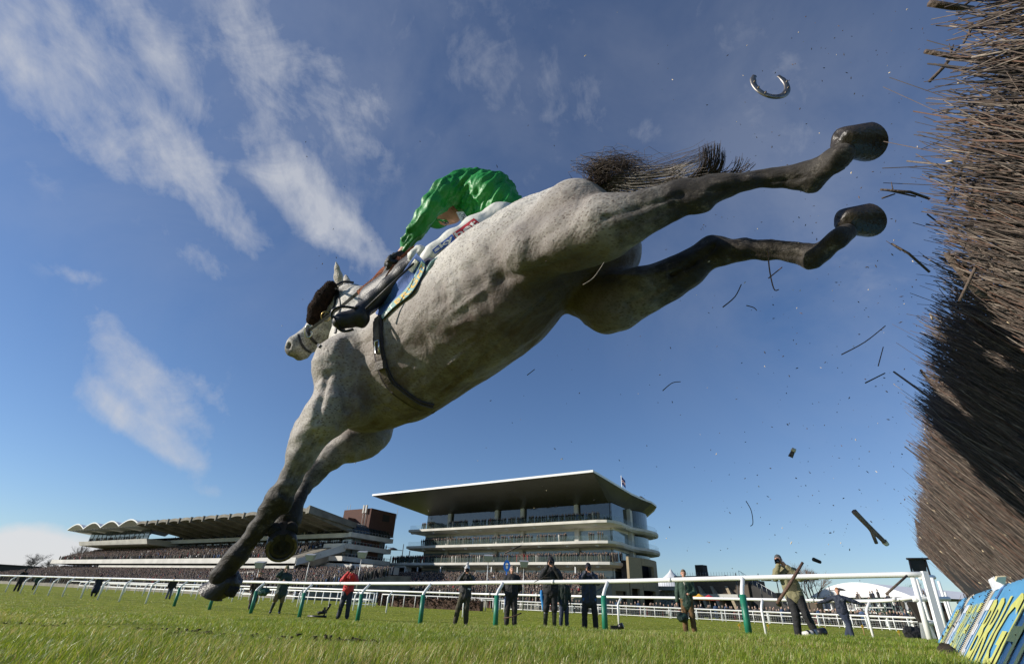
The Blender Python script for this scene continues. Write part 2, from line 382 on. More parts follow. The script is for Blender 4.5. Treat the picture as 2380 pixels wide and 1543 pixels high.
def crowd(name, P, face, label, cat, parent=None, hscale=1.):
    """P (n,3) feet positions, face = heading (2,)"""
    V0, F0, M0 = FT; n = len(P); P = np.asarray(P, float)
    th = math.atan2(face[1], face[0])+math.pi/2+rng.normal(0, .35, n); s = rng.normal(1, .05, n)*hscale
    sx = rng.normal(1, .12, n); c, sn = np.cos(th), np.sin(th)
    x = V0[None, :, 0]*sx[:, None]; y = V0[None, :, 1]*np.ones((n, 1)); z = V0[None, :, 2]*s[:, None]
    lean = rng.normal(0, .04, n)[:, None]*z
    V = np.stack([c[:, None]*x-sn[:, None]*y+P[:, 0:1]+lean, sn[:, None]*x+c[:, None]*y+P[:, 1:2], z+P[:, 2:3]], -1).reshape(-1, 3)
    F = (F0[None]+(np.arange(n)*len(V0))[:, None, None]).reshape(-1, 4)
    col = rng.choice(len(CLOTHC), n, p=np.array(CW)/sum(CW))+1; hat = rng.random(n)
    M = np.tile(M0, (n, 1)); M = np.where(M == 1, col[:, None], M); M = np.where((M == 13) & (hat[:, None] < .35), rng.choice([1, 4, 5, 7, 3], n)[:, None], M)
    me = npmesh(name, V, F, mi=M.ravel())
    o = link(name, me, crowd_mats)
    tag(o, label, cat, kind='stuff'); return o
def terr(fr, s0, s1, d0, h0, d1, h1, rows, step=.5, drop=.08, floor_=0.):
    """standing places on a rake between two fronts; fr(s,d,h) -> point"""
    out = []
    for r in range(rows):
        f = r/(rows-1) if rows > 1 else 0; d = d0+(d1-d0)*f; h = h0+(h1-h0)*f
        a, b = (s0(f), s1(f)) if callable(s0) else (s0, s1)
        for s in np.arange(min(a, b), max(a, b), step):
            if rng.random() < drop: continue
            out.append(fr(s+rng.normal(0, .1), d+rng.normal(0, .08), h-floor_))
    return out

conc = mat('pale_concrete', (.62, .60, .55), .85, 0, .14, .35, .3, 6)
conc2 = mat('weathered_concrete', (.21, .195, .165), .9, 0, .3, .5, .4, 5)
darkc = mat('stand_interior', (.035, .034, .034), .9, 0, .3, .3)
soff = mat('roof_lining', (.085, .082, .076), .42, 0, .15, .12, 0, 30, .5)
white = mat('white_paint', (.80, .80, .78), .38, 0, .04, 2.)
alu = mat('white_edge', (.72, .72, .70), .4, 0, .05)
beige = mat('cladding', (.62, .60, .54), .7, 0, .12, .3)
def glass_mat(name, col, rough=.06, alpha=1.):
    m = bpy.data.materials.new(name); m.use_nodes = True; b = m.node_tree.nodes['Principled BSDF']
    b.inputs['Base Color'].default_value = (*col, 1); b.inputs['Roughness'].default_value = rough; b.inputs['Specular IOR Level'].default_value = .3 if alpha < 1 else .9
    nt = m.node_tree; n = nt.nodes.new('ShaderNodeTexNoise'); n.inputs['Scale'].default_value = .35; tcx = nt.nodes.new('ShaderNodeTexCoord'); nt.links.new(tcx.outputs['Object'], n.inputs['Vector'])
    bp = nt.nodes.new('ShaderNodeBump'); bp.inputs['Strength'].default_value = .12; bp.inputs['Distance'].default_value = .3; nt.links.new(n.outputs['Fac'], bp.inputs['Height']); nt.links.new(bp.outputs[0], b.inputs['Normal'])
    if alpha < 1: b.inputs['Alpha'].default_value = alpha
    return m
glassf = glass_mat('facade_glass', (.16, .21, .23)); glassd = glass_mat('dark_glass', (.018, .024, .024)); glassb = glass_mat('balustrade_glass', (.20, .28, .25), .12, .10)
def brick(name, c1, c2, mo, sc):
    m = bpy.data.materials.new(name); m.use_nodes = True; nt = m.node_tree; b = nt.nodes['Principled BSDF']; br = nt.nodes.new('ShaderNodeTexBrick'); tcx = nt.nodes.new('ShaderNodeTexCoord')
    sp = nt.nodes.new('ShaderNodeSeparateXYZ'); cb = nt.nodes.new('ShaderNodeCombineXYZ'); ad = nt.nodes.new('ShaderNodeMath'); nt.links.new(tcx.outputs['Object'], sp.inputs[0])
    nt.links.new(sp.outputs[0], ad.inputs[0]); nt.links.new(sp.outputs[1], ad.inputs[1]); nt.links.new(ad.outputs[0], cb.inputs[0]); nt.links.new(sp.outputs[2], cb.inputs[1]); nt.links.new(cb.outputs[0], br.inputs['Vector'])
    br.inputs['Scale'].default_value = sc; br.inputs['Color1'].default_value = (*c1, 1); br.inputs['Color2'].default_value = (*c2, 1); br.inputs['Mortar'].default_value = (*mo, 1)
    nt.links.new(br.outputs['Color'], b.inputs['Base Color']); b.inputs['Roughness'].default_value = .9; return m
sandbrick = brick('sand_brick', (.33, .26, .16), (.26, .21, .135), (.30, .26, .2), 1.6)
redbrick = brick('red_brick', (.115, .05, .035), (.085, .038, .03), (.1, .07, .055), 1.6)

# ------------------------------------------------------------------ right stand
RO = np.array([23.9, 115.]); RU = np.array([-.819, .574]); RW = np.array([-.574, -.819])
def RS(s, d, h): q = RO+RU*s+RW*d; return (q[0], q[1], h)
LO = np.array([-38.5, 131.5]); LU = np.array([-.843, .537]); LW = np.array([-.537, -.843])
def LS(s, d, h): q = LO+LU*s+LW*d; return (q[0], q[1], h)
def lbox(mb, fr, s0, s1, d0, d1, h0, h1, mi=0):
    mb.hexa([fr(s0, d0, h0), fr(s1, d0, h0), fr(s1, d1, h0), fr(s0, d1, h0), fr(s0, d0, h1), fr(s1, d0, h1), fr(s1, d1, h1), fr(s0, d1, h1)], mi)
def right_stand():
    R0 = RS(25, 0, -.3)
    T = empty('grandstand', R0, 'tall modern grandstand with big overhanging dark roof and curved white balconies', 'grandstand')
    def B(mb, name, m, par=T):
        o = mb.build(name, m, None); o.parent = par
        mw = Matrix.Translation(Vector(R0)); o.matrix_parent_inverse = mw.inverted(); return o
    # roof
    mb = MB(); top = [(62, 16), (-3.8, 16), (-3.0, -7), (-3.7, -12), (-4.6, -16), (-4.4, -20), (-2.4, -24), (2, -27), (60, -28)]
    n = len(top); bot = [(55.6, .3), (.0, .3), (-.2, -6), (-1.0, -12), (-2, -15), (-2, -19), (-1, -22), (3, -25), (54, -24)]
    hz_ = lambda s, d: 25.05-(.055*max(0, -d) if s < 10 else 0)
    V = [RS(s, d, hz_(s, d)) for s, d in top]+[RS(s, d, hz_(s, d)-.45) for s, d in top]+[RS(s, d, 21.5) for s, d in bot]
    mb.add(V, [tuple(range(n))], 0); mb.add(V, [(i, (i+1) % n, n+(i+1) % n, n+i) for i in range(n)], 1)
    mb.add(V, [(n+i, n+(i+1) % n, 2*n+(i+1) % n, 2*n+i) for i in range(n)]+[tuple(range(3*n-1, 2*n-1, -1))], 2)
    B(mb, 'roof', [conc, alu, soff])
    mb = MB(); mb.tube([RS(-.5, -14, 24.3), RS(-2.2, -15, 24.6), RS(-3, -16, 24.2)], [.7, .9, .6], 10); B(mb, 'roof_vent', [soff])
    H = [17.2, 13.05, 8.95]
    def outline(dx=0.):
        f = 5+dx; e = -5.2-dx
        P = [(57.5+dx, f)]+[(x, f) for x in (40, 20, 6)]+[(2+e*.0-3.5+math.sin(a)*3.7-dx*math.sin(a), 1.4+(3.6+dx)*math.cos(a)) for a in ()]
        P += [(1.0, f), (-1.2, f-.5), (-2.3-dx, f-2.), (-2.8-dx, f-5), (-2.5-dx, -3.5), (-2.3-dx, -7), (-2.7-dx, -9.5), (-3.6-dx, -11.5), (-4.3-dx, -14.5), (-4.4-dx, -18), (-3.6-dx, -21.5), (-1, -24), (57.5, -24)]
        return P
    for k, h in enumerate(H):
        mb = MB(); P = outline() if k < 2 else outline()[:4]+[(1.0, 5), (-1.4, 4.5), (-2.6, 2.6), (-3., 0), (-3., -8), (57.5, -8)]
        if k == 2: P = [(66, 5)]+P[1:]
        n = len(P); V = [RS(s, d, h) for s, d in P]+[RS(s, d, h-.55) for s, d in P]+[RS(s*.985+.3, d-1.2 if d > -20 else d, h-.95) for s, d in P]
        mb.add(V, [tuple(range(n))]+[(i, (i+1) % n, n+(i+1) % n, n+i) for i in range(n)], 0); mb.add(V, [(n+i, n+(i+1) % n, 2*n+(i+1) % n, 2*n+i) for i in range(n)]+[tuple(range(3*n-1, 2*n-1, -1))], 1)
        sl = B(mb, 'balcony_slab', [conc, beige])
        mb = MB(); Q = outline(-.25)[:18] if k < 2 else P[:-1]
        for a, b in zip(Q[:-1], Q[1:]):
            L_ = math.hypot(a[0]-b[0], a[1]-b[1]); m_ = max(1, int(L_/1.6))
            mb.hexa([RS(a[0], a[1], h+.05), RS(b[0], b[1], h+.05), RS(b[0], b[1]-.03, h+.05), RS(a[0], a[1]-.03, h+.05), RS(a[0], a[1], h+1.1), RS(b[0], b[1], h+1.1), RS(b[0], b[1]-.03, h+1.1), RS(a[0], a[1]-.03, h+1.1)])
        bg = B(mb, 'balustrade', [glassb], T)
        mb = MB()
        for a, b in zip(Q[:-1], Q[1:]):
            L_ = math.hypot(a[0]-b[0], a[1]-b[1]); m_ = max(1, int(L_/1.6)); mb.tube([RS(a[0], a[1]+.02, h+1.14), RS(b[0], b[1]+.02, h+1.14)], .05, 5)
            for i in range(m_): f = i/m_; s_, d_ = a[0]+(b[0]-a[0])*f, a[1]+(b[1]-a[1])*f; mb.tube([RS(s_, d_+.03, h), RS(s_, d_+.03, h+1.1)], .035, 4)
        hr = B(mb, 'handrail', [mat('grey_rail', (.45, .46, .45), .4, .3, .1)]); hr.parent = T
        if k < 3:
            for s_ in np.arange(1.5, 57, 7.2 if k else 7.9): mb = MB(); mb.hexa([RS(s_-.3, 4.2, h-1.05), RS(s_+.3, 4.2, h-1.05), RS(s_+.3, 3.8, h-1.05), RS(s_-.3, 3.8, h-1.05), RS(s_-.4, 4.4, h-.57), RS(s_+.4, 4.4, h-.57), RS(s_+.4, 1, h-.7), RS(s_-.4, 1, h-.7)]); B(mb, 'bracket', [conc])
    # storeys : glass with mullions, panels above
    for (h0, h1, m) in ((17.2, 21.5, glassd), (13.05, 16.2, glassf), (8.95, 12.1, glassf), (5.0, 8.0, glassf)):
        mb = MB(); gt = h1 if h0 > 17 else h1-.45
        for a, b in ((56, 0),):
            lbox(mb, RS, 0, 55.6, -.3, 0, h0, gt)
        lbox(mb, RS, -.5, -.1, -9, -.1, h0, gt)
        # round bay on the side
        cyl = [(-.6-1.7*math.cos(a), -16+4.5*math.sin(a)) for a in np.linspace(-1.5, 1.5, 12)]
        for p, q in zip(cyl[:-1], cyl[1:]): mb.hexa([RS(*p, h0), RS(*q, h0), RS(q[0]+.3, q[1], h0), RS(p[0]+.3, p[1], h0), RS(*p, gt), RS(*q, gt), RS(q[0]+.3, q[1], gt), RS(p[0]+.3, p[1], gt)])
        g = B(mb, 'window_band', [m]); mb = MB()
        for s_ in np.arange(.05, 55.6, 1.85): lbox(mb, RS, s_-.05, s_+.05, 0, .1, h0, gt)
        lbox(mb, RS, 0, 55.6, 0, .09, h0+2.15, h0+2.25)
        for p in cyl: mb.tube([RS(p[0]-.05, p[1], h0), RS(p[0]-.05, p[1], gt)], .07, 4)
        lbox(mb, RS, -.6, -.5, -4.6, -4.4, h0, gt); mu = B(mb, 'mullions', [mat('mullion', (.30, .32, .31), .5, .2)]); mu.parent = T
        if h0 < 17:
            mb = MB(); lbox(mb, RS, 0, 55.6, -.32, .03, gt, h1+.3); lbox(mb, RS, -.55, -.07, -9, -.1, gt, h1+.3); B(mb, 'panel_band', [beige])
        mb = MB(); lbox(mb, RS, -1.4, 0.0, -9.3, -9, h0, h1+.5) if h0 < 17 else lbox(mb, RS, -1.4, 0, -9.3, -9, h0, h1); lbox(mb, RS, -.9, -.4, -12, -9.3, h0, h1); B(mb, 'side_wall', [beige])
    for s_ in (8.1, 23.1, 31.0, 46.9):
        mb = MB()
        for h0, h1 in ((4, 8.0), (8.96, 12.1), (13.06, 16.25), (17.21, 21.5)): lbox(mb, RS, s_-.5, s_+.5, .12, .75, h0, h1)
        B(mb, 'column', [conc])
    for i, s_ in enumerate((6.7, 14.2, 21.6, 29, 37, 45, 53)):
        mb = MB(); mb.tube([RS(s_, 4.3, 4.5), RS(s_, 4.3, 8.0)], .16, 8); B(mb, 'front_post', [white])
    mb = MB(); mb.tube([RS(58, 3, 5), RS(58, 3, 12.1)], .14, 8); B(mb, 'front_post', [white])
    # inner wall of the top floor
    mb = MB(); lbox(mb, RS, 2, 55, -6, -5.5, 17.3, 21.4); B(mb, 'inner_wall', [beige])
    # body behind
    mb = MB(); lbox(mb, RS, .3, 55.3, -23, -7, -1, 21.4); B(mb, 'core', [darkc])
    # concourse under the balconies, raked terrace
    mb = MB(); V = []
    P = [(22, -.3), (22, .75), (7.2, 4.9), (5.6, 4.9), (5.6, 5.0), (-3, 5.0), (-3, -1)]
    lp = lambda x, y, z: RS(z, x, y)
    for i in range(15): pass
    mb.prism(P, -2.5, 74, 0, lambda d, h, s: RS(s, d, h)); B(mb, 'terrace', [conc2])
    mb = MB(); lbox(mb, RS, 57.5, 76, 2, 4.6, 7.9, 8.9); lbox(mb, RS, 57.5, 59, 2, 3.2, 4, 7.9); lbox(mb, RS, 66, 66.5, 3.8, 4.4, 4, 7.9); lbox(mb, RS, 74, 76, 2, 4.6, 2.5, 7.9); B(mb, 'side_terrace', [white])
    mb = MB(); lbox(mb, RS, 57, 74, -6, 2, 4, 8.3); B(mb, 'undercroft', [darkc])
    mb = MB(); lbox(mb, RS, 66.5, 84, 6, 9, .5, 4.4); B(mb, 'lower_wall', [white]); mb = MB(); lbox(mb, RS, 68, 74, 9, 9.06, 2.2, 3.9); B(mb, 'window_band', [glassd])
    for s_ in (57, 64, 71): mb = MB(); mb.tube([RS(s_, 4.9, 4.5), RS(s_, 4.9, 8)], .14, 8); B(mb, 'front_post', [white])
    # stair walls of sand coloured brick that cut the terrace
    for s0, dd in ((55, 1), (33, 1), (-2.0, 1)):
        mb = MB(); mb.hexa([RS(s0, 25, -.4), RS(s0+1.2, 25, -.4), RS(s0+1.2, 8, -.4), RS(s0, 8, -.4), RS(s0, 25, 1.0), RS(s0+1.2, 25, 1.0), RS(s0+1.2, 8, 5.9 if s0 < 0 else 4.6), RS(s0, 8, 5.9 if s0 < 0 else 4.6)]); B(mb, 'stair_wall', [sandbrick])
    # brick drum on the right
    mb = MB(); P = [(-1.5, 7), (-4.6, 3.5)]+[(-4.6-1.9*math.sin(a), -5+6*math.cos(a)) for a in np.linspace(.5, 2.6, 10)]+[(-4, -13), (-.5, -13)]
    def wallq(p, q, hs, mi=0):
        for a, b, f0, f1 in hs:
            p0 = (p[0]+(q[0]-p[0])*f0, p[1]+(q[1]-p[1])*f0); q0 = (p[0]+(q[0]-p[0])*f1, p[1]+(q[1]-p[1])*f1)
            nx, ny = (q0[1]-p0[1]), -(q0[0]-p0[0]); l = math.hypot(nx, ny); nx, ny = nx/l*.6, ny/l*.6
            mb.hexa([RS(*p0, a), RS(*q0, a), RS(q0[0]+nx, q0[1]+ny, a), RS(p0[0]+nx, p0[1]+ny, a), RS(*p0, b), RS(*q0, b), RS(q0[0]+nx, q0[1]+ny, b), RS(p0[0]+nx, p0[1]+ny, b)], mi)
    for i, (p, q) in enumerate(zip(P[:-1], P[1:])):
        if i == 1: wallq(p, q, [(-1, 1.2, 0, 1), (1.2, 4.2, 0, .12), (1.2, 4.2, .9, 1), (4.2, 10, 0, 1)])
        elif 2 <= i <= 7: wallq(p, q, [(-1, 1.2, 0, 1), (4.0, 6.0, 0, 1), (8.6, 10, 0, 1)]+([(1.2, 4, 0, 1), (6, 8.6, 0, 1)] if i in (2, 7) else []))
        elif i == 0: wallq(p, q, [(-1, 1.3, 0, 1), (1.3, 3.6, 0, .35), (1.3, 3.6, .85, 1), (3.6, 5.6, 0, 1)])
        else: wallq(p, q, [(-1, 10, 0, 1)])
    B(mb, 'brick_drum', [sandbrick])
    mb = MB(); mb.prism([(p[0]+.7, p[1]) for p in P], 5.0, 5.3, 0, lambda s, d, h: RS(s, d, h)); mb.prism([(p[0]+.7, p[1]) for p in P], -.4, .2, 0, lambda s, d, h: RS(s, d, h)); lbox(mb, RS, -4, -2.4, -11, 1, 0, 9.5); B(mb, 'drum_floor', [darkc])
    mb = MB(); Pw = [(-11.5, -3.2), (-13.6, -8)]
    # flag
    fp = empty('flagpole', RS(0.6, -10, 24.6), 'slim white flagpole with a small red white and blue flag above the stand roof', 'flagpole')
    def FB(mb, name, m):
        o = mb.build(name, m, fp, loc=RS(0.6, -10, 24.6)); return o
    b0 = np.array(RS(0.6, -10, 24.6)); mb = MB(); mb.tube([b0, b0+[0, 0, 5.2]], .08, 6); FB(mb, 'pole', white)
    mb = MB(); nx = 10
    for st, (a, b, mi) in enumerate(((0, .36, 0), (.36, .44, 1), (.44, .56, 2), (.56, .64, 1), (.64, 1, 0))):
        V = []; 
        for i in range(nx+1):
            x = .1+1.1*i/nx; sag = -1.0*(i/nx)**1.3
            for q in (a, b): V.append(b0+np.array([x*.8, .12*math.sin(i*1.3), 4.9+sag-1.9*q]))
        mb.add(V, [(2*i, 2*i+2, 2*i+3, 2*i+1) for i in range(nx)], mi, True)
    FB(mb, 'flag', [mat('flag_blue', (.02, .03, .15)), white, mat('flag_red', (.4, .02, .03))])
    # people
    f = RW
    balc = []
    for h, dn, segs in ((17.2, .18, ((54, 50), (44, 38), (36, 28), (27, 20), (19, 1))), (13.05, .12, ((53, 33.5), (33, 18), (17, 8.8), (3.4, .5))), (8.95, .12, ((64, 33), (32, 29), (27, -3)))):
        for a, b in segs:
            for r in range(2 if h > 9 else 4):
                for s_ in np.arange(b, a, .52):
                    if rng.random() > dn: balc.append(RS(s_+rng.normal(0, .12), 4.2-r*.8+rng.normal(0, .12), h+.12*r))
    crowd('crowd', balc, f, 'rows of spectators standing along the balconies of the tall modern stand', 'crowd')
    low = terr(RS, -1.5, 74, 22, .9, 8, 5.0, 21, .5, .07)+terr(RS, 1, 60, 6.4, 5.0, 5, 5.0, 2, .55, .1)
    low = [q for q in low]
    crowd('crowd', low, f, 'dense mass of spectators packed on the steps below the tall modern stand', 'crowd')
right_stand()

def left_stand():
    R0 = LS(50, 0, -.3)
    T = empty('grandstand', R0, 'long older concrete grandstand with ribbed cantilever roof and red brick tower', 'grandstand')
    def B(mb, name, m, par=None):
        o = mb.build(name, m, None); o.parent = par or T
        if par is None: o.matrix_parent_inverse = Matrix.Translation(Vector(R0)).inverted()
        return o
    # ribbed cantilever roof with a scalloped front
    mb = MB(); nb = 13; sp = 81.4/nb
    for i in range(nb):
        s0 = i*sp; s1 = s0+sp; m_ = 8
        for j in range(m_):
            a, b = s0+sp*j/m_, s0+sp*(j+1)/m_; ua, ub = math.sin(math.pi*j/m_)*.38, math.sin(math.pi*(j+1)/m_)*.38
            mb.hexa([LS(a, 13.6, 17.25+ua), LS(b, 13.6, 17.25+ub), LS(b, -1, 15.3+ub*.5), LS(a, -1, 15.3+ua*.5), LS(a, 13.6, 18.0+ua), LS(b, 13.6, 18.0+ub), LS(b, -1, 16.9+ub*.5), LS(a, -1, 16.9+ua*.5)])
        lbox_ = [LS(s0-.25, 13.9, 16.9), LS(s0+.25, 13.9, 16.9), LS(s0+.25, -1, 14.4), LS(s0-.25, -1, 14.4), LS(s0-.25, 13.9, 18.35), LS(s0+.25, 13.9, 18.35), LS(s0+.25, -1, 17.0), LS(s0-.25, -1, 17.0)]; mb.hexa(lbox_)
    mb.hexa([LS(-.9, 13.9, 17.0), LS(-.3, 13.9, 17.0), LS(-.3, -1, 15.6), LS(-.9, -1, 15.6), LS(-.9, 13.9, 18.7), LS(-.3, 13.9, 18.7), LS(-.3, -1, 16.9), LS(-.9, -1, 16.9)])
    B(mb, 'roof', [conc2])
    # newer white wave roof
    mb = MB(); sp = 13.2
    for i in range(4):
        s0 = 81.6+i*sp; m_ = 12
        for j in range(m_):
            a, b = s0+sp*j/m_, s0+sp*(j+1)/m_; ua, ub = math.sin(math.pi*j/m_)*1.7, math.sin(math.pi*(j+1)/m_)*1.7
            for (h_, t_, mi) in ((17.4, .35, 0),):
                mb.hexa([LS(a, 13, h_+ua), LS(b, 13, h_+ub), LS(b, -2, h_-1.3+ub), LS(a, -2, h_-1.3+ua), LS(a, 13, h_+t_+ua), LS(b, 13, h_+t_+ub), LS(b, -2, h_-1+ub), LS(a, -2, h_-1+ua)], mi)
    mb.hexa([LS(134.4, 13, 17.4), LS(137, 11, 17.7), LS(137, 8, 17.2), LS(134.4, -2, 16.1), LS(134.4, 13, 17.8), LS(137, 11, 17.8), LS(137, 8, 17.4), LS(134.4, -2, 16.5)])
    B(mb, 'wave_roof', [white]); mb = MB()
    for i in range(24): lbox(mb, LS, 82+i*2.2, 82.2+i*2.2, 0, 12.6, 17.15, 17.3)
    B(mb, 'roof_beams', [mat('grey_paint', (.4, .4, .38), .6)])
    mb = MB(); lbox(mb, LS, 88, 132, 5.9, 6.1, 13.9, 18.2); lbox(mb, LS, 131.8, 132, -4, 6, 13.9, 17.5); g = B(mb, 'glass_front', [glassd])
    mb = MB()
    for s_ in np.arange(88, 132.2, 3.4): lbox(mb, LS, s_-.06, s_+.06, 6.1, 6.2, 13.9, 17.4)
    lbox(mb, LS, 88, 132, 6.1, 6.2, 15.2, 15.3); B(mb, 'mullions', [mat('teal_frame', (.06, .13, .12), .5)])
    mb = MB(); mb.hexa([LS(84, 7.5, 12.6), LS(134, 7.5, 12.9), LS(134, -4, 12.2), LS(84, -4, 12.2), LS(84, 8.2, 14.1), LS(134, 8.2, 14.1), LS(134, -4, 14.1), LS(84, -4, 14.1)]); B(mb, 'box_parapet', [conc])
    # white dome behind the roof
    mb = MB(); V = []; n = 16
    for j in range(6):
        ph = j/5*math.pi/2
        for i in range(n): th = 2*math.pi*i/n; q = LS(77+6.3*math.cos(th)*math.cos(ph), -13+5*math.sin(th)*math.cos(ph), 19.4+3.4*math.sin(ph)); V.append(q)
    mb.add(V, [(j*n+i, j*n+(i+1) % n, (j+1)*n+(i+1) % n, (j+1)*n+i) for j in range(5) for i in range(n)], 0, True); B(mb, 'roof_dome', [white])
    # back wall / inner dark volume
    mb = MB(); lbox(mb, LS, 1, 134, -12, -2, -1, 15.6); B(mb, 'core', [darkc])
    # top balcony fascia and glazed strip beneath
    mb = MB(); lbox(mb, LS, -1.2, 88, -1, .6, 13.35, 14.4); lbox(mb, LS, -1.2, .6, -12.5, -1, 13.35, 14.4); B(mb, 'balcony_fascia', [conc])
    mb = MB(); lbox(mb, LS, 0, 88, -1.9, -1.7, 11.7, 13.2); B(mb, 'window_band', [glassf])
    for s_ in np.arange(0, 88, 4.5): mb = MB(); lbox(mb, LS, s_-.35, s_+.35, -1.7, -1.4, 9, 13.3); B(mb, 'column', [darkc])
    # seating rake, long white fascia, struts
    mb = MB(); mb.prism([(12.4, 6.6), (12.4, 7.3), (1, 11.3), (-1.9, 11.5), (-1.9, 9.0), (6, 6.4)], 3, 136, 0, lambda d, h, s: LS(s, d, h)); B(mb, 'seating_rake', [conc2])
    mb = MB(); lbox(mb, LS, 1.5, 137, 12.42, 12.7, 6.55, 7.75); lbox(mb, LS, 2.5, 100, 11.6, 12.0, 5.55, 6.15); B(mb, 'terrace_fascia', [conc])
    mb = MB(); mb.hexa([LS(1.6, 12.4, 6.1), LS(1.2, 12.6, 6.1), LS(-1.5, 1.5, 10.1), LS(-1.1, 1.3, 10.1), LS(1.6, 12.4, 7.5), LS(1.2, 12.6, 7.5), LS(-1.5, 1.5, 11.7), LS(-1.1, 1.3, 11.7)]); B(mb, 'stair_parapet', [conc])
    for s_ in np.arange(4, 100, 7.9): mb = MB(); mb.hexa([LS(s_, 6.4, 1.5), LS(s_+.55, 6.4, 1.5), LS(s_+.55, 5.7, 1.5), LS(s_, 5.7, 1.5), LS(s_, 10.2, 6.5), LS(s_+.55, 10.2, 6.5), LS(s_+.55, 9.5, 6.5), LS(s_, 9.5, 6.5)]); B(mb, 'raking_strut', [conc2])
    # right hand end : stacked balconies round a brick core
    for (h0, h1, e) in ((13.36, 14.42, 1.4), (10.7, 11.8, 1.0), (7.9, 8.95, 1.2)):
        mb = MB(); lbox(mb, LS, -1.3-e*.5, 6, .62, 1.2+e, h0, h1) if h0 < 13 else None
        lbox(mb, LS, -1.5-e*.5, -1.25, -13.5, 1.3, h0, h1); lbox(mb, LS, -1.25, .5, -13.4, 1, h0, h0+.3); B(mb, 'end_balcony', [conc])
        mb = MB(); 
        for d_ in np.arange(-13.4, 1.5, 1.1): mb.tube([LS(-1.4-e*.5, d_, h1), LS(-1.4-e*.5, d_, h1+.6)], .03, 4)
        mb.tube([LS(-1.4-e*.5, -13.4, h1+.6), LS(-1.4-e*.5, 1.3, h1+.6), LS(6, 1.5, h1+.6)], .035, 4); B(mb, 'handrail', [MATS['grey_rail']])
    mb = MB(); lbox(mb, LS, -.2, 3, -12, -4, 3, 13.3); B(mb, 'brick_core', [redbrick]); mb = MB(); lbox(mb, LS, -.25, 3, -4, -1.4, 8.9, 13.3); lbox(mb, LS, -.3, .1, -12.6, -10.6, 3, 13.3); B(mb, 'end_glazing', [glassf])
    mb = MB(); mb.hexa([LS(-10, 0, 5.6), LS(10, 3.5, 5.6), LS(10, 0, 5.6), LS(-10, -9, 5.6), LS(-10, 0, 7.2), LS(10, 3.5, 7.6), LS(10, 0, 7.6), LS(-10, -9, 7.2)]); B(mb, 'link_deck', [conc])
    # glazed barrel vault
    mb = MB(); n = 10
    V = [LS(-1.2+3.2*(1-math.cos(a)), d_, 14.5+2.6*math.sin(a)) for d_ in (-.5, -13) for a in np.linspace(0, math.pi/2, n)]
    mb.add(V, [(i, i+1, n+i+1, n+i) for i in range(n-1)]+[tuple(range(n-1, -1, -1))+()], 0, True); B(mb, 'barrel_glazing', [glassd])
    mb = MB()
    for d_ in np.arange(-13, 0, 1.05): mb.tube([LS(-1.25+3.2*(1-math.cos(a)), d_, 14.5+2.62*math.sin(a)) for a in np.linspace(0, math.pi/2, n)], .06, 4)
    for a in (.3, .7, 1.1): mb.tube([LS(-1.25+3.2*(1-math.cos(a)), -13, 14.5+2.62*math.sin(a)), LS(-1.25+3.2*(1-math.cos(a)), -.5, 14.5+2.62*math.sin(a))], .05, 4)
    B(mb, 'glazing_bars', [mat('dark_frame', (.04, .04, .045), .5)])
    # brick tower with aerials
    mb = MB(); lbox(mb, LS, -.5, 10, -15, -5.5, 15, 21.2); lbox(mb, LS, 5, 13, -8, -3, 16, 18.8); tw = B(mb, 'brick_tower', [redbrick])
    mb = MB(); lbox(mb, LS, -.6, -.5, -12.5, -10, 18.6, 20.3); B(mb, 'louvre', [darkc]); mb = MB()
    for s_, d_ in ((1.0, -5.2), (2.0, -5.2)): mb.tube([LS(s_, d_, 15.5), LS(s_, d_, 22)], .08, 5); lbox(mb, LS, s_-.25, s_+.25, d_, d_+.3, 20, 22.0)
    for s_, d_, h_ in ((8, -5.6, 22.6), (9.5, -6, 22.4), (-.5, -15.2, 22.8)): mb.tube([LS(s_, d_, 20), LS(s_, d_, h_)], .05, 4)
    B(mb, 'aerials', [mat('aerial_grey', (.4, .38, .35), .6)])
    # lower terrace in the shade below
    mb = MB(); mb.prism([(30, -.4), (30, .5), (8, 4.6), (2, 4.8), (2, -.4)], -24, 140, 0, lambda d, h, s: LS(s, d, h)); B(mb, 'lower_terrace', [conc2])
    for a, b in ((10, 15), (22, 27)): mb = MB(); mb.hexa([LS(a, 17, 1.5), LS(b, 17, 1.5), LS(b, 14, 1.5), LS(a, 14, 1.5), LS(a-1, 17, 4.6), LS(b, 17, 4.4), LS(b, 14, 4.4), LS(a-1, 14, 4.6)]); B(mb, 'vomitory', [conc])
    f = LW
    up = terr(LS, 8, 134, 11.6, 7.2, 0.5, 10.9, 13, .52, .16)
    crowd('crowd', up, f, 'spectators filling the raked seats of the long concrete stand', 'crowd')
    up = terr(LS, 0, 86, -.1, 13.6, -1., 13.9, 2, .6, .3)+terr(LS, 90, 130, 6.9, 13.6, 6.9, 13.6, 1, .8, .5)+terr(LS, 2, 86, -1.2, 11.2, -1.2, 11.2, 1, .7, .3)+[LS(-1.4, d_, 11.0) for d_ in np.arange(-12, 0, .9)]+[LS(-1.4, d_, 8.1) for d_ in np.arange(-12, 2, .8)]
    crowd('crowd', up, f, 'line of spectators behind the top balcony of the long concrete stand', 'crowd')
    lowp = terr(LS, -24, 140, 30, .5, 8, 4.6, 24, .62, .1)
    crowd('crowd', lowp, f, 'dense mass of spectators on the lower steps in front of the long concrete stand', 'crowd')
    # scattered white papers and empty seats on the rake are part of it
    mb = MB()
    for i in range(150):
        t_ = rng.random(); s_ = rng.uniform(5, 134); d = 11.8-11*t_; h = 7.3+3.7*t_; q = np.array(LS(s_, d, h+.75)); mb.box(q, (rng.uniform(.3, 1.4), .3, .25), (np.array([*LU, 0]), np.array([*LW, 0]), np.array([0, 0, 1.])))
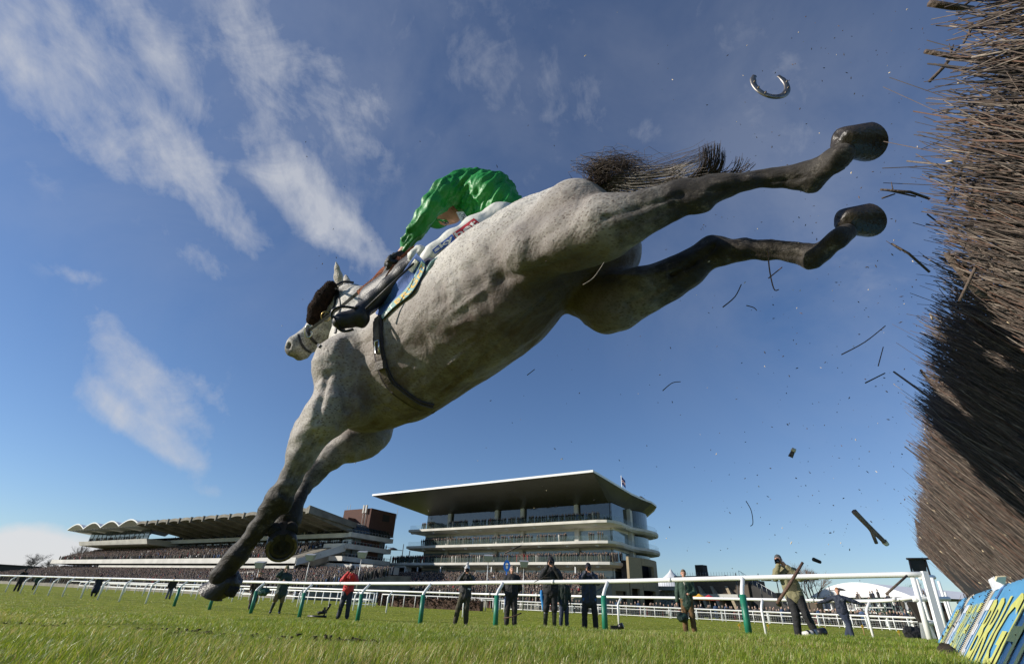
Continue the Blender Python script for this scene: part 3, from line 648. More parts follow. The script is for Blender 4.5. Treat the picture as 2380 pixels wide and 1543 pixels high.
    B(mb, 'seat_backs', [white])
left_stand()

# ------------------------------------------------------------------ marquees, huts and lamps in the distance
def at(px, Y, z=None):
    g = GX(px, Y); return g if z is None else np.array([g[0], g[1], z])
def zy(px, py, Y): return float(PY(px, py, Y)[2])
def frame2(px0, Y0, px1, Y1):
    a = GX(px0, Y0)[:2]; b = GX(px1, Y1)[:2]; u = b-a; L_ = np.linalg.norm(u); u /= L_; w_ = np.array([u[1], -u[0]]); w_ = w_ if w_[1] < 0 else -w_
    return a, u, w_, L_
tent = mat('marquee_white', (.74, .75, .77), .55, 0, .04, .3, .15, 1)
def shop():
    a, u, w_, L_ = frame2(1908, 112, 2160, 88)
    fr = lambda s, d, h: (a[0]+u[0]*s+w_[0]*d, a[1]+u[1]*s+w_[1]*d, h)
    R0 = fr(20, 0, -.3); T = empty('shopping_marquee', R0, 'large white curved-roof marquee of the shopping village behind the right rail', 'marquee')
    def B(mb, name, m): o = mb.build(name, m, T, loc=R0); return o
    z0 = -.3; n = 18
    H = 3.1
    mb = MB(); V = []
    for d in (1.2, -16):
        for i in range(n+1):
            f = i/n; h = 2.4*math.sin(math.pi*min(1, f*1.0))**.9*(.75 if d < 0 else 1)+H+1.0; V.append(fr(L_*f, d, h))
        for i in range(n+1): f = i/n; V.append(fr(L_*f, d, H+.95))
    m1 = n+1; F = [(i, i+1, m1+i+1, m1+i) for i in range(n)]+[(2*m1+i, 2*m1+i+1, i+1, i) for i in range(n)]+[(2*m1+i+1, 2*m1+i, 3*m1+i, 3*m1+i+1) for i in range(n)]
    mb.add(V, F, 0, False); B(mb, 'canopy', tent)
    mb = MB(); lbox(mb, fr, 0, L_, -.4, .0, -.4, H-1.1); lbox(mb, fr, 13, L_-6, 0, 1.0, -.4, H-.2); B(mb, 'wall', tent)
    mb = MB(); lbox(mb, fr, 0, L_, -.8, -.5, H-1.1, H+.95); B(mb, 'shadow_gap', mat('marquee_grey', (.30, .31, .34), .7))
    mb = MB()
    for s_ in np.arange(0, L_, 2.1): lbox(mb, fr, s_, s_+.25, .05, .3, H-1.1, H+.95)
    lbox(mb, fr, 0, L_, 0, 1.1, H-1.25, H-1.05); B(mb, 'gallery', white)
    mb = MB()
    for s_ in np.arange(1.5, 12, 2.4): lbox(mb, fr, s_, s_+.8, .01, .06, .5, 1.7)
    B(mb, 'window', glassd)
    mb = MB(); lbox(mb, fr, 12.5, L_*.62, 1.02, 1.1, -.3, H+.2); B(mb, 'grey_panel', mat('panel_grey', (.34, .36, .40), .6, 0, .08, .2))
    # the words on the fascia
    tw = 5.2; s1 = L_*.40
    k0 = -1 if (GX(2160, 88)[0] > GX(1908, 112)[0]) else 1
    textmesh('THE SHOPPING VILLAGE', lambda x, y: np.array(fr(s1+tw*x, 1.16, 2.35+.42*y))-np.array(R0), mat('sign_grey', (.42, .40, .38), .6), 'sign_lettering', T, bold=.01)
    # small open stand to the right of it
    a2, u2, w2, L2 = frame2(2088, 72, 2172, 64); fr2 = lambda s, d, h: (a2[0]+u2[0]*s+w2[0]*d, a2[1]+u2[1]*s+w2[1]*d, h)
    R1 = fr2(2, 0, -.3); T2 = empty('viewing_platform', R1, 'small open scaffold terrace with seated onlookers beside the white marquee', 'scaffold stand')
    mb = MB()
    for i in range(5): lbox(mb, fr2, 0, L2, -i*.9-.9, -i*.9, .3+i*.38, .42+i*.38)
    T2b = mb.build('steps', mat('step_white', (.55, .56, .55), .6), T2, loc=R1); mb = MB()
    for i in range(6):
        for s_ in np.linspace(0, L2, 6): mb.tube([fr2(s_, -i*.9, -.3), fr2(s_, -i*.9, .9+i*.38)], .04, 4)
        mb.tube([fr2(0, -i*.9, .9+i*.38), fr2(L2, -i*.9, .9+i*.38)], .035, 4)
    mb.build('scaffold', mat('scaffold_green', (.10, .16, .14), .6), T2, loc=R1)
    P = [fr2(s_, -i*.9-.45, .42+i*.38) for i in range(5) for s_ in np.arange(.3, L2-.2, .62) if rng.random() < (.5 if i != 3 else .2)]
    crowd('crowd', P, w2, 'onlookers on the small scaffold terrace beside the white marquee', 'crowd')
shop()

def hut():
    # low brown brick range with terraces right of the tall stand
    a, u, w_, L_ = frame2(1535, 128, 1745, 112); fr = lambda s, d, h: (a[0]+u[0]*s+w_[0]*d, a[1]+u[1]*s+w_[1]*d, h)
    R0 = fr(L_/2, 0, -.3); T = empty('brick_pavilion', R0, 'low flat-roofed brown brick pavilion with slanting stair walls behind the green-coated man', 'pavilion')
    def B(mb, name, m): return mb.build(name, m, T, loc=R0)
    db = brick('dark_brick', (.10, .078, .055), (.085, .065, .048), (.09, .075, .06), 1.6)
    mb = MB(); lbox(mb, fr, L_*.22, L_*.97, -8, 0, -.4, 7.6); lbox(mb, fr, L_*.97, L_*1.03, -8, 0, -.4, 6.9); B(mb, 'wall', [db])
    mb = MB(); lbox(mb, fr, L_*.3, L_*.98, 0, 3, 3.3, 4.0); lbox(mb, fr, L_*.05, L_*.3, 0, 2.5, 4.6, 5.4); B(mb, 'canopy', [mat('grey_paint', (.4, .4, .38))])
    mb = MB(); lbox(mb, fr, L_*.24, L_*.95, .02, .2, .3, 3.2); lbox(mb, fr, 0, L_*.24, -2, .1, .5, 4.6); B(mb, 'opening', [darkc])
    for s_ in (.36, .5, .64, .8): mb = MB(); mb.hexa([fr(L_*s_+4.5, 6, -.3), fr(L_*s_+5.1, 6, -.3), fr(L_*s_+5.1, 0, -.3), fr(L_*s_+4.5, 0, -.3), fr(L_*s_+4.5, 6, .6), fr(L_*s_+5.1, 6, .6), fr(L_*s_+.6, .5, 5.6), fr(L_*s_, .5, 5.6)]); B(mb, 'stair_wall', [sandbrick])
    mb = MB()
    for s_ in np.arange(.02, .24, .018): lbox(mb, fr, L_*s_, L_*s_+.18, .15, .3, .8, 4.6)
    B(mb, 'mullions', [white])
    mb = MB()
    for s_ in np.arange(0, 1.0, .03): mb.tube([fr(L_*s_, 0, 5.4 if s_ < .22 else 7.6), fr(L_*s_, 0, 6.6 if s_ < .22 else 8.3)], .03, 4)
    mb.tube([fr(0, 0, 6.6), fr(L_*.22, 0, 6.6)], .04, 4); B(mb, 'handrail', [MATS['grey_rail']])
    mb = MB(); lbox(mb, fr, L_*.46, L_*.55, -3, -1, 7, 9.9); B(mb, 'chimney_block', [darkc])
    # stepped steel terrace to the right of it
    a, u, w_, L_ = frame2(1755, 112, 1850, 104); fr2 = lambda s, d, h: (a[0]+u[0]*s+w_[0]*d, a[1]+u[1]*s+w_[1]*d, h)
    R1 = fr2(0, 0, -.3); T = empty('stair_tower', R1, 'dark stepped steel staircase sloping down right of the brick pavilion', 'staircase')
    mb = MB(); mb.hexa([fr2(-2, 0, -.3), fr2(L_, 0, -.3), fr2(L_, -3, -.3), fr2(-2, -3, -.3), fr2(-2, 0, 7.5), fr2(L_, 0, 1.6), fr2(L_, -3, 1.6), fr2(-2, -3, 7.5)]); mb.build('flight', [darkc], T, loc=R1)
    mb = MB()
    for f in np.linspace(0, 1, 12): mb.tube([fr2(-2+(L_+2)*f, 0, 7.5-5.9*f), fr2(-2+(L_+2)*f, 0, 8.6-5.9*f)], .04, 4)
    mb.tube([fr2(-2, 0, 8.6), fr2(L_, 0, 2.7)], .04, 4); mb.build('handrail', [MATS['grey_rail']], T, loc=R1)
    mb = MB(); lbox(mb, fr2, -1, L_*1.3, -5, -3.2, -.3, 3.0); mb.build('back_wall', [db], T, loc=R1)
hut()
# white tents
def tentm(px, Y, wd, h, label, rid=0.):
    g = GX(px, Y); T = empty('marquee', g, label, 'marquee', group='white marquees in the distance')
    mb = MB(); n = 10; V = []
    for j in range(7):
        f = j/6
        for i in range(n): th = 2*math.pi*i/n; r = wd*((1-f)**1.5); V.append((g[0]+r*math.cos(th), g[1]+r*.6*math.sin(th), g[2]+h*.35+h*.65*f**(.8)*(1-rid*(1-f))))
    mb.add(V, [(j*n+i, j*n+(i+1) % n, (j+1)*n+(i+1) % n, (j+1)*n+i) for j in range(6) for i in range(n)], 0, True); mb.build('canopy', tent, T, loc=g)
    mb = MB(); mb.add([(g[0]+wd*.97*math.cos(t), g[1]+wd*.58*math.sin(t), z) for z in (g[2]-.2, g[2]+h*.36) for t in np.linspace(0, 2*math.pi, 12, endpoint=False)], [(i, (i+1) % 12, 12+(i+1) % 12, 12+i) for i in range(12)]); mb.build('side_wall', tent, T, loc=g)
tentm(160, 225, 15, 11, 'pale pointed marquee at the far left below the bare trees', .35)
tentm(205, 215, 13, 9, 'pale marquee tucked under the left end of the long stand', .2)
tentm(1570, 190, 12, 14, 'white domed marquee behind the flat brick pavilion')
def lamp(px, Y, py, label, double=False, head='mast'):
    g = GX(px, Y); H = zy(px, py, Y)-g[2]; T = empty('street_lamp', g, label, 'street lamp', group='lamp columns around the course')
    dk = mat('lamp_steel', (.06, .062, .066), .5, .3); lt = mat('lamp_galvanised', (.42, .43, .43), .5, .4)
    m = lt if head == 'flood' else dk; r = .06*Y/60
    mb = MB(); mb.tube([g-[0, 0, .1], g+[0, 0, H*.6], g+[0, 0, H]], [r*1.3, r, r*.7], 6); mb.build('post', m, T, loc=g)
    if head == 'flood':
        mb = MB(); mb.hexa([tuple(g+np.array(q)*Y/60) for q in ((-.35, -.3, 0), (.35, -.3, 0), (.35, .3, 0), (-.35, .3, 0), (-.5, -.45, .55), (.5, -.45, .55), (.5, .45, .75), (-.5, .45, .75))]); o = mb.build('lamp_head', m, T, loc=g); o.location = (0, 0, H-.1)
    else:
        for s_ in ((-1, 1) if double else (1 if px > 1800 or px < 1400 and px > 1000 else -1,)):
            k = Y/100; hz = H*.88; mb = MB(); mb.tube([g+[0, 0, hz], g+[s_*1.2*k, 0, hz+.1*k]], .05*k, 5); mb.build('arm', m, T, loc=g)
            mb = MB(); V = []; n = 10; c = g+np.array([s_*1.9*k, 0, hz+.05*k])
            for j in range(4):
                f = j/3
                for i in range(n): th = 2*math.pi*i/n; V.append(c+np.array([.95*k*math.cos(th)*(1-f**2), .95*k*math.sin(th)*(1-f**2), .45*k*f]))
            mb.add(V, [(j*n+i, j*n+(i+1) % n, (j+1)*n+(i+1) % n, (j+1)*n+i) for j in range(3) for i in range(n)]+[tuple(range(n-1, -1, -1))], 0, True); mb.build('lamp_head', m, T, loc=g)
for a in ((1128, 62, 1302, 'tall pale lamp column with a boxy head left of the blue disc'), (822, 66, 1293, 'pale leaning lamp column with a boxy head right of the red-jacketed man')): lamp(*a, head='flood')
lamp(1215, 75, 1316, 'plain pale pole in front of the right stand crowd', head='flood')
lamp(700, 90, 1300, 'slim pale lamp pole in front of the long stand', head='flood'); lamp(585, 95, 1318, 'small pale lamp pole by the woman in the long coat', head='flood')
lamp(920, 170, 1263, 'thin dark lamp post standing between the two stands')
for px, py, Y, lb, db_ in ((1727, 1332, 95, 'double-armed dark lamp post right of the green-coated man', True), (1782, 1333, 96, 'dark lamp post second right of the brick pavilion', False), (1824, 1340, 100, 'double-armed dark lamp post above the stepped staircase', True), (1868, 1338, 99, 'slim dark lamp post left of the olive-jacketed photographer', False), (1890, 1335, 98, 'slim dark lamp post close behind the olive-jacketed photographer', False), (1948, 1362, 95, 'dark lamp post left of the white curved marquee', False)): lamp(px, Y, py, lb, db_)
# cream umbrella and red awnings
for i, (px, Y, c, lb) in enumerate(((1612, 75, (.5, .03, .04), 'red parasol left of the yellow one behind the rail crowd'), (1632, 74, (.7, .38, .03), 'yellow parasol behind the rail crowd'), (1655, 76, (.52, .03, .05), 'red parasol right of the yellow one behind the rail crowd'))):
    g = GX(px, Y); T = empty('parasol', g, lb, 'parasol', 'parasols behind the rail crowd'); mb = MB(); mb.tube([g, g+[0, 0, 2.6]], .04, 5); mb.build('pole', white, T, loc=g)
    mb = MB(); n = 8; mb.add([g+[0, 0, 3.0]]+[g+np.array([1.5*math.cos(t), 1.5*math.sin(t), 2.3]) for t in np.linspace(0, 2*math.pi, n, endpoint=False)], [(0, 1+(i+1) % n, 1+i) for i in range(n)]+[tuple(range(1, n+1))]); mb.build('canopy', mat('parasol_'+'red yellow wine'.split()[i], c, .8), T, loc=g)
# blue disc marker
g = GX(1173, 30); g[2] = zy(1178, 1342, 30); T = empty('marker_disc', (g[0], g[1], float(gz(g[0], 30))), 'blue oval course marker showing a white arch on a post behind the bareheaded man', 'sign')
b0 = np.array(T.location); mb = MB(); V = []; c = np.array([g[0], g[1], zy(1173, 1314, 30)])
n = 24
for y_ in (-.02, .02):
    for k, (rx, rz) in enumerate(((.19, .29), (.075, .16))): V += [c+np.array([rx*math.cos(t), y_, rz*math.sin(t)]) for t in np.linspace(0, 2*math.pi, n, endpoint=False)]
F = [(i, (i+1) % n, n+(i+1) % n, n+i) for i in range(n)]+[(2*n+i, 3*n+i, 3*n+(i+1) % n, 2*n+(i+1) % n) for i in range(n)]+[(i, 2*n+i, 2*n+(i+1) % n, (i+1) % n) for i in range(n)]
mb.add(V, F); mb.build('disc', mat('sign_blue', (.01, .15, .62), .5, 0, .05), T, loc=b0); mb = MB(); mb.box(c-[0, 0, .12], (.12, .03, .22)); mb.box(c+[0, .03, .05], (.05, .03, .4)); mb.build('inset', white, T, loc=b0); mb = MB(); mb.tube([b0, c-[0, 0, .3]], .03, 6); mb.build('post', MATS['sign_blue'], T, loc=b0)

# ------------------------------------------------------------------ trees, hedge, hills
barkm = mat('bark', (.075, .06, .045), .9, 0, .3, 6, .5, 30)
def btree(px, Y, H, W, label, seed, colr=None, lean=0., leafy=0, levels=5):
    g = GX(px, Y); r = random.Random(seed); T = empty('tree', g, label, 'tree', group='bare winter trees'); mb = MB(); tw = MB(); mc = mat('twigs_'+str(seed), colr, .9, 0, .3, .5) if colr else barkm
    def br(p, d, L_, rad, lv):
        q = p+d*L_; mb_ = mb if lv < 2 else tw; mb_.tube([p, (p+q)/2+np.array([r.gauss(0, 1), 0, r.gauss(0, 1)])*L_*.04, q], [rad, rad*.8, rad*.6], 4 if lv > 1 else 6, 0, caps=False)
        if lv >= levels: return
        for _ in range(4 if lv < 3 else 5):
            nd = d+np.array([r.gauss(0, W), r.gauss(0, W), r.gauss(.18, .3)]); nd /= np.linalg.norm(nd); br(p+d*L_*r.uniform(.5, 1), nd, L_*r.uniform(.55, .8), rad*.5, lv+1)
    d0 = np.array([lean, 0, 1.]); d0 /= np.linalg.norm(d0); br(g-[0, 0, .2], d0, H*.32, H*.022, 0)
    mb.build('trunk', barkm, T, loc=g); tw.build('crown', mc, T, loc=g)
btree(60, 330, 22, .75, 'dark rounded bare tree on the far left horizon', 1, (.03, .027, .025))
btree(95, 330, 20, .8, 'spreading bare tree second from the left horizon edge', 2, (.04, .035, .03))
btree(138, 320, 28, .28, 'tall narrow bare poplar rising left of the long stand', 3, (.09, .075, .06), .35)
btree(163, 330, 20, .35, 'short narrow bare tree just right of the tall poplar', 4, (.09, .075, .06), .3)
btree(25, 340, 14, .9, 'low wide bare tree at the extreme left of the skyline', 5, (.04, .038, .036))
btree(1905, 110, 13, .5, 'pale brown bare tree behind the olive-jacketed photographer', 6, (.19, .12, .08))
btree(1955, 105, 8.5, .85, 'dark spreading bush left of the white curved marquee', 7, (.06, .05, .035))
btree(2165, 130, 13, .7, 'dark tree just showing above the right end of the white curved marquee', 8, (.03, .035, .025))
def hedge(px0, Y0, px1, Y1, h, label, w_=1.):
    a = GX(px0, Y0); b = GX(px1, Y1); mb = MB(); n = 2600; u = (b-a); L_ = np.linalg.norm(u[:2])
    o = empty('hedge', a, label, 'hedge'); mb.hexa([tuple(a+[0, 0, -.1]), tuple(b+[0, 0, -.1]), tuple(b+[.3, w_*.8, -.1]), tuple(a+[.3, w_*.8, -.1]), tuple(a+[0, .1, h*.88]), tuple(b+[0, .1, h*.88]), tuple(b+[.3, w_*.7, h*.88]), tuple(a+[.3, w_*.7, h*.88])])
    V = []; F = []
    for i in range(n):
        p = a+u*rng.random()+np.array([0, rng.random()*w_-.12, h*rng.random()**.7]); q = rng.normal(0, .1, (3, 3)); V += [p+q[0], p+q[1], p+q[2]]; F.append((3*i, 3*i+1, 3*i+2))
    mb.add(V, F); mb.build('foliage', mat('hedge_leaf', (.065, .035, .022), .9, 0, .5, 2.), o, loc=a)
hedge(905, 62, 1115, 56, 1.0, 'long low reddish-brown hedge behind the far rail left of centre')
hedge(878, 66, 892, 65, 1.2, 'short stub of brown hedge by the end of the lattice gate')
def far_ridge():
    xs = np.linspace(-3200, 3200, 90); V = []; 
    for i, x in enumerate(xs): V += [(x, 2700+abs(x)*.1, -5), (x, 2700+abs(x)*.1, 14+16*math.sin(x*.0013+1)+7*math.sin(x*.006)), (x, 3300, -5)]
    F = [(3*i, 3*i+3, 3*i+4, 3*i+1) for i in range(89)]+[(3*i+1, 3*i+4, 3*i+5, 3*i+2) for i in range(89)]
    mb = MB(); mb.add(V, F, 0, True); tag(mb.build('hills', mat('hill', (.05, .06, .045), 1, 0, .3, .01)), kind='structure')
far_ridge()
a, u, w_, L_ = frame2(-30, 230, 78, 240); fr = lambda s, d, h: (a[0]+u[0]*s+w_[0]*d, a[1]+u[1]*s+w_[1]*d, h)
mb = MB(); lbox(mb, fr, 0, L_, -8, 0, -.3, 6.2); T = empty('shed', fr(0, 0, -.3), 'long low dark shed at the left edge behind the rails', 'shed'); mb.build('wall', mat('shed_dark', (.035, .035, .038), .8), T, loc=fr(0, 0, -.3)); mb = MB(); lbox(mb, fr, -.3, L_+.3, -8.3, .4, 6.2, 6.6); mb.build('roof', darkc, T, loc=fr(0, 0, -.3))
# ------------------------------------------------------------------ running rails
upvc = mat('rail_plastic', (.82, .82, .80), .32, 0, .03, 3., .06, 6)
green = mat('green_sleeve', (.012, .17, .10), .45, 0, .2, 6, .1, 30)
def rail(path, label, cat='rail', H=1.15, r=.048, crank=.3, greens=(), off=None, posts=None, cat_group=None, name='running_rail', corner=None):
    """path: list of (px, Y) at the post feet"""
    P = [GX(px, Y) for px, Y in path]; T = empty(name, P[0], label, cat, cat_group)
    tops = []; O = P[0]
    for i, p in enumerate(P):
        a = P[max(0, i-1)]; b = P[min(len(P)-1, i+1)]; t = (b-a)[:2]; t /= np.linalg.norm(t); n = np.array([t[1], -t[0]]); n = n if n[1] > 0 else -n
        q = p+np.array([n[0]*crank, n[1]*crank, H-r]); tops.append(q)
        if posts is not None and i not in posts: continue
        mb = MB(); k = p+[0, 0, .80]; mb.tube([p-[0, 0, .1] if i not in greens else p+[0, 0, .70], k, k+(q-k)*.25+[0, 0, .02], q], [.042, .042, .042, .045], 10); po = mb.build('post', upvc, T, loc=O)
        if i in greens: mb = MB(); mb.tube([p-[0, 0, .1], p+[0, 0, .78]], [.068, .066], 14); o = mb.build('sleeve', green, po); o.matrix_parent_inverse = Matrix.Identity(4); me = o.data; me.transform(Matrix.Translation(-Vector(O)))
    if corner is not None: tops[0] = PY(*corner)
    C = spline(tops, len(tops)*6); mb = MB(); mb.tube(C, r, 12); mb.build('rail', upvc, T, loc=O)
    mb = MB()
    for i in range(len(tops)-1):
        c = (tops[i]+tops[i+1])/2; t = tops[i+1]-tops[i]; t /= np.linalg.norm(t); mb.tube([c-t*.035, c+t*.035], r+.003, 12)
    mb.build('rail_joint', mat('joint_white', (.70, .70, .68), .4), T, loc=O)
    return T, tops
def spline_(C, k): return spline(C, k)
main = [(2193, 9.6), (1743, 11.3), (1407, 13.35), (1151, 14.9), (976, 16.6), (830, 18.2), (695, 20.3), (582, 22), (486, 24.2), (404, 26.7), (338, 28.6), (276, 30.), (226, 31.8), (187, 33.7), (144, 35.7), (111, 37.), (78, 38.6), (46, 40), (12, 42), (-25, 44), (-60, 46)]
T, tops = rail(main[:], 'near white running rail with green sleeved posts crossing the whole turf', 'rail', greens=range(1, 10), posts=[i for i in range(1, 21)], corner=(2150, 1334, 9.8))
# square corner post at the right end
O = np.array(T.location); cpb = GX(2193, 9.6); ct = tops[0]
mb = MB(); ax = (np.array([1, 0, 0.]), np.array([0, 1, 0.]), np.array([0, 0, 1.]))
mb.hexa([tuple(cpb+np.array(q)) for q in ((-.06, -.03, -.1), (.06, -.03, -.1), (.06, .03, -.1), (-.06, .03, -.1))]+[tuple(ct+np.array(q)) for q in ((-.05, -.03, .05), (.05, -.03, .05), (.05, .03, .05), (-.05, .03, .05))]); mb.build('corner_post', upvc, T, loc=O)
second = [(2215, 14.5), (2033, 17.6), (1781, 19.8), (1597, 21.6), (1439, 23.8), (1302, 25.8), (1180, 27.6), (1075, 29.5), (897, 32), (820, 34), (690, 37), (600, 41), (538, 43), (454, 47), (395, 50), (330, 54), (285, 57), (235, 61), (190, 66), (150, 71)]
T2, tops2 = rail(second, 'second white running rail with thin cranked posts behind the photographers', 'rail', crank=.32, posts=range(1, 20))
# wing at the fence : leaning white frame behind the corner post
def wing():
    g = GX(2170, 10.5); T = empty('wing_rail', g, 'white slatted guard wing leaning beside the birch fence behind the corner post', 'guard rail')
    for (x0, y0, x1, y1, Y, w_) in ((2121, 1340, 2160, 1482, 12, .12), (2166, 1342, 2203, 1484, 11.6, .08), (2181, 1350, 2212, 1450, 12.6, .07), (2196, 1375, 2222, 1470, 13.2, .06), (2130, 1345, 2172, 1482, 12.2, .07)):
        a = PY(x0, y0, Y); b = PY(x1, y1, Y); b[2] = min(b[2], float(gz(b[0], b[1]))+.02); mb = MB(); mb.tube([a, b], [w_*.42, w_*.5], 8); mb.build('upright', upvc, T, loc=g)
    for (x0, y0, x1, y1, Y) in ((2150, 1446, 2196, 1448, 12), (2125, 1392, 2205, 1391, 12), (2140, 1342, 2170, 1341, 11.9)):
        mb = MB(); mb.tube([PY(x0, y0, Y), PY(x1, y1, Y+.4)], .05, 8); mb.build('cross_bar', upvc, T, loc=g)
    mb = MB(); a = PY(2158, 1452, 12); mb.hexa([tuple(PY(*q)) for q in ((2142, 1483, 12.1), (2178, 1483, 12.1), (2178, 1483, 12.25), (2142, 1483, 12.25), (2136, 1446, 12.1), (2158, 1446, 12.1), (2158, 1446, 12.25), (2136, 1446, 12.25))]); mb.build('foot_panel', upvc, T, loc=g)
wing()
# far crowd rail with mesh panels
far = [(2165, 52), (2118, 53.5), (2070, 55), (2020, 56.5), (1965, 58), (1905, 59.5), (1850, 61), (1790, 62.5), (1735, 64), (1680, 65.5), (1620, 67), (1560, 68.5), (1500, 70), (1440, 72), (1385, 74), (1330, 76), (1270, 78), (1215, 80), (1165, 82)]
def far_rail():
    P = [GX(px, Y) for px, Y in far]; T = empty('crowd_rail', P[0], 'far white crowd barrier with wire mesh panels along the spectators at the right', 'barrier'); O = P[0]
    for i, p in enumerate(P): mb = MB(); mb.box(p+[0, 0, .5], (.16, .1, 1.2)); mb.build('post', upvc, T, loc=O)
    mb = MB(); mb.tube([p+[0, -.1, 1.12] for p in P], .085, 8); mb.tube([p+[0, 0, .8] for p in P], .05, 6); mb.tube([p+[0, 0, .12] for p in P], .05, 6); mb.build('rail', upvc, T, loc=O)
    mb = MB()
    for a, b in zip(P[:-1], P[1:]):
        n = int(np.linalg.norm(b-a)/.22)
        for i in range(n): q = a+(b-a)*i/n; mb.box(q+[0, 0, .46], (.02, .02, .66))
        for z in (.3, .5, .66): mb.tube([a+[0, 0, z], b+[0, 0, z]], .012, 3, caps=False)
    mb.build('mesh_panel', mat('mesh_grey', (.35, .36, .36), .5, .3), T, loc=O)
far_rail()
def plain_rail(path, label, H=1.1, r=.05, bars=(), step=None, w_=.05):
    P = [GX(px, Y) for px, Y in path]; T = empty('white_rail', P[0], label, 'rail', 'lower white rails in the distance'); O = P[0]
    for i, p in enumerate(P): mb = MB(); mb.tube([p-[0, 0, .1], p+[0, 0, H]], w_, 6); mb.build('post', upvc, T, loc=O)
    mb = MB(); mb.tube([p+[0, 0, H] for p in P], r, 6)
    for b in bars: mb.tube([p+[0, 0, b] for p in P], r*.8, 6)
    mb.build('rail', upvc, T, loc=O)
plain_rail([(x, 62-(x-880)*.022) for x in range(885, 1180, 26)], 'white post and rail in front of the reddish-brown hedge', 1.15, .06)
plain_rail([(2150-i*33, 47+i*.95) for i in range(33)], 'thin white rail with slim posts just in front of the mesh barrier', 1.1, .05, w_=.035)
plain_rail([(x, 50+(870-x)*.035) for x in range(560, 870, 17)], 'white rail with many close posts left of the lattice gate', 1.1, .06, (.55,))
plain_rail([(x, 62+(560-x)*.06) for x in range(180, 560, 22)], 'faint white rail with close posts running away to the far left', 1.1, .07, (.6,), w_=.06)
plain_rail([(x, 78+(560-x)*.1) for x in range(250, 700, 24)], 'furthest white rail at the foot of the long stand steps', 1.1, .07, (.6,), w_=.06)
plain_rail([(x, 84+(1100-x)*.02) for x in range(1150, 1420, 20)], 'white rail at the foot of the tall stand steps', 1.1, .06, (.6,), w_=.05)
def gate():
    P = [GX(px, 57) for px in (790, 812, 834, 856, 872)]; T = empty('lattice_gate', P[0], 'white lattice gate in the rails left of the brown hedge', 'gate'); O = P[0]
    mb = MB()
    for z in (.12, .62, 1.15): mb.tube([p+[0, 0, z] for p in P], .05, 5)
    for p in P: mb.tube([p, p+[0, 0, 1.25]], .06, 5)
    mb.build('frame', upvc, T, loc=O); mb = MB()
    for a, b in zip(P[:-1], P[1:]): mb.tube([a+[0, 0, .12], b+[0, 0, .62]], .03, 4); mb.tube([a+[0, 0, .62], b+[0, 0, .12]], .03, 4)
    mb.build('lattice', upvc, T, loc=O)
gate()

# ------------------------------------------------------------------ spectators behind the far barrier, one object each
def spectators():
    protos = []
    for v in range(12):
        T = bpy.data.objects.new('person', None); r = random.Random(v+40); ci = [0, 1, 2, 3, 4, 5, 9, 8, 6, 0, 7, 11][v]; coat_ = crowd_mats[1+ci]
        h = 1.5+.3*r.random() if v != 7 else 1.1; S = SDF(); k = h/1.75
        S.cone((0, 0, 1.6*k), (0, -.01, 1.66*k), .085*k, .1*k, flat=((1, 0, 0), .85), k=.02); S.cone((0, 0, 1.45*k), (0, 0, 1.56*k), .05*k, .05*k, k=.02); S.cone((0, -.1*k, 1.62*k), (0, -.11*k, 1.6*k), .014, .016, k=.01)
        V, Q = S.mesh(.035); b_ = npmesh('body', V, Q, True); b_.materials.append(crowd_mats[0])
        S = SDF(); S.cone((0, 0, 1.0*k), (0, 0, 1.36*k), .17*k, .16*k, flat=((0, 1, 0), .65), k=.05)
        lift = r.random() < .4
        for s_ in (-1, 1):
            S.chain([((s_*.17*k, 0, 1.38*k), .07*k), ((s_*.26*k, -.05, 1.12*k), .055*k), ((s_*(.12 if lift else .2)*k, -.25*k, (1.3 if lift else 1.0)*k), .045*k)], k=.03); S.chain([((s_*.09*k, 0, .95*k), .1*k), ((s_*.1*k, 0, .1), .07*k)], k=.03)
        V, Q = S.mesh(.04); c_ = npmesh('coat', V, Q, True); c_.materials.append(coat_)
        S = SDF(); S.cone((0, .02, 1.69*k), (0, .03, 1.72*k), .1*k, .085*k, k=.02)
        V, Q = S.mesh(.035); h_ = npmesh('hair' if v % 3 else 'hat', V, Q, True); h_.materials.append(crowd_mats[13] if v % 3 else crowd_mats[1+(v*5) % 8]); protos.append((b_, c_, h_))
    k = 0
    spots = []
    for row in range(2):
        for px in np.arange(1135, 2150, 8.6):
            if rng.random() < (.12 if row == 0 else .45): continue
            Y = float(np.interp(px, [f[0] for f in far][::-1], [f[1] for f in far][::-1]))+.7+row*1.0; spots.append((px+rng.normal(0, 1.5), Y))
    words = ['dark-coated', 'black-jacketed', 'navy-coated', 'brown-coated', 'olive-coated', 'tan-coated', 'blue-jacketed', 'red-coated', 'dark grey-coated', 'black-coated', 'pale grey-coated', 'maroon-coated']
    for px, Y in spots[:240]:
        v = int(rng.integers(0, 12)); b_, c_, h_ = protos[v]; g = GX(px, Y)
        T = bpy.data.objects.new('person', None); COL.objects.link(T); T.location = tuple(g); T.rotation_euler = (0, 0, rng.normal(-.2, .3)); T.empty_display_size = .2; T.scale = (1, 1, rng.uniform(.94, 1.05))
        tag(T, '%s spectator among the crowd behind the mesh barrier' % words[v], 'person', 'spectators behind the far mesh barrier')
        for me in (b_, c_, h_):
            o = bpy.data.objects.new(me.name.split('.')[0], me); COL.objects.link(o); o.parent = T
spectators()
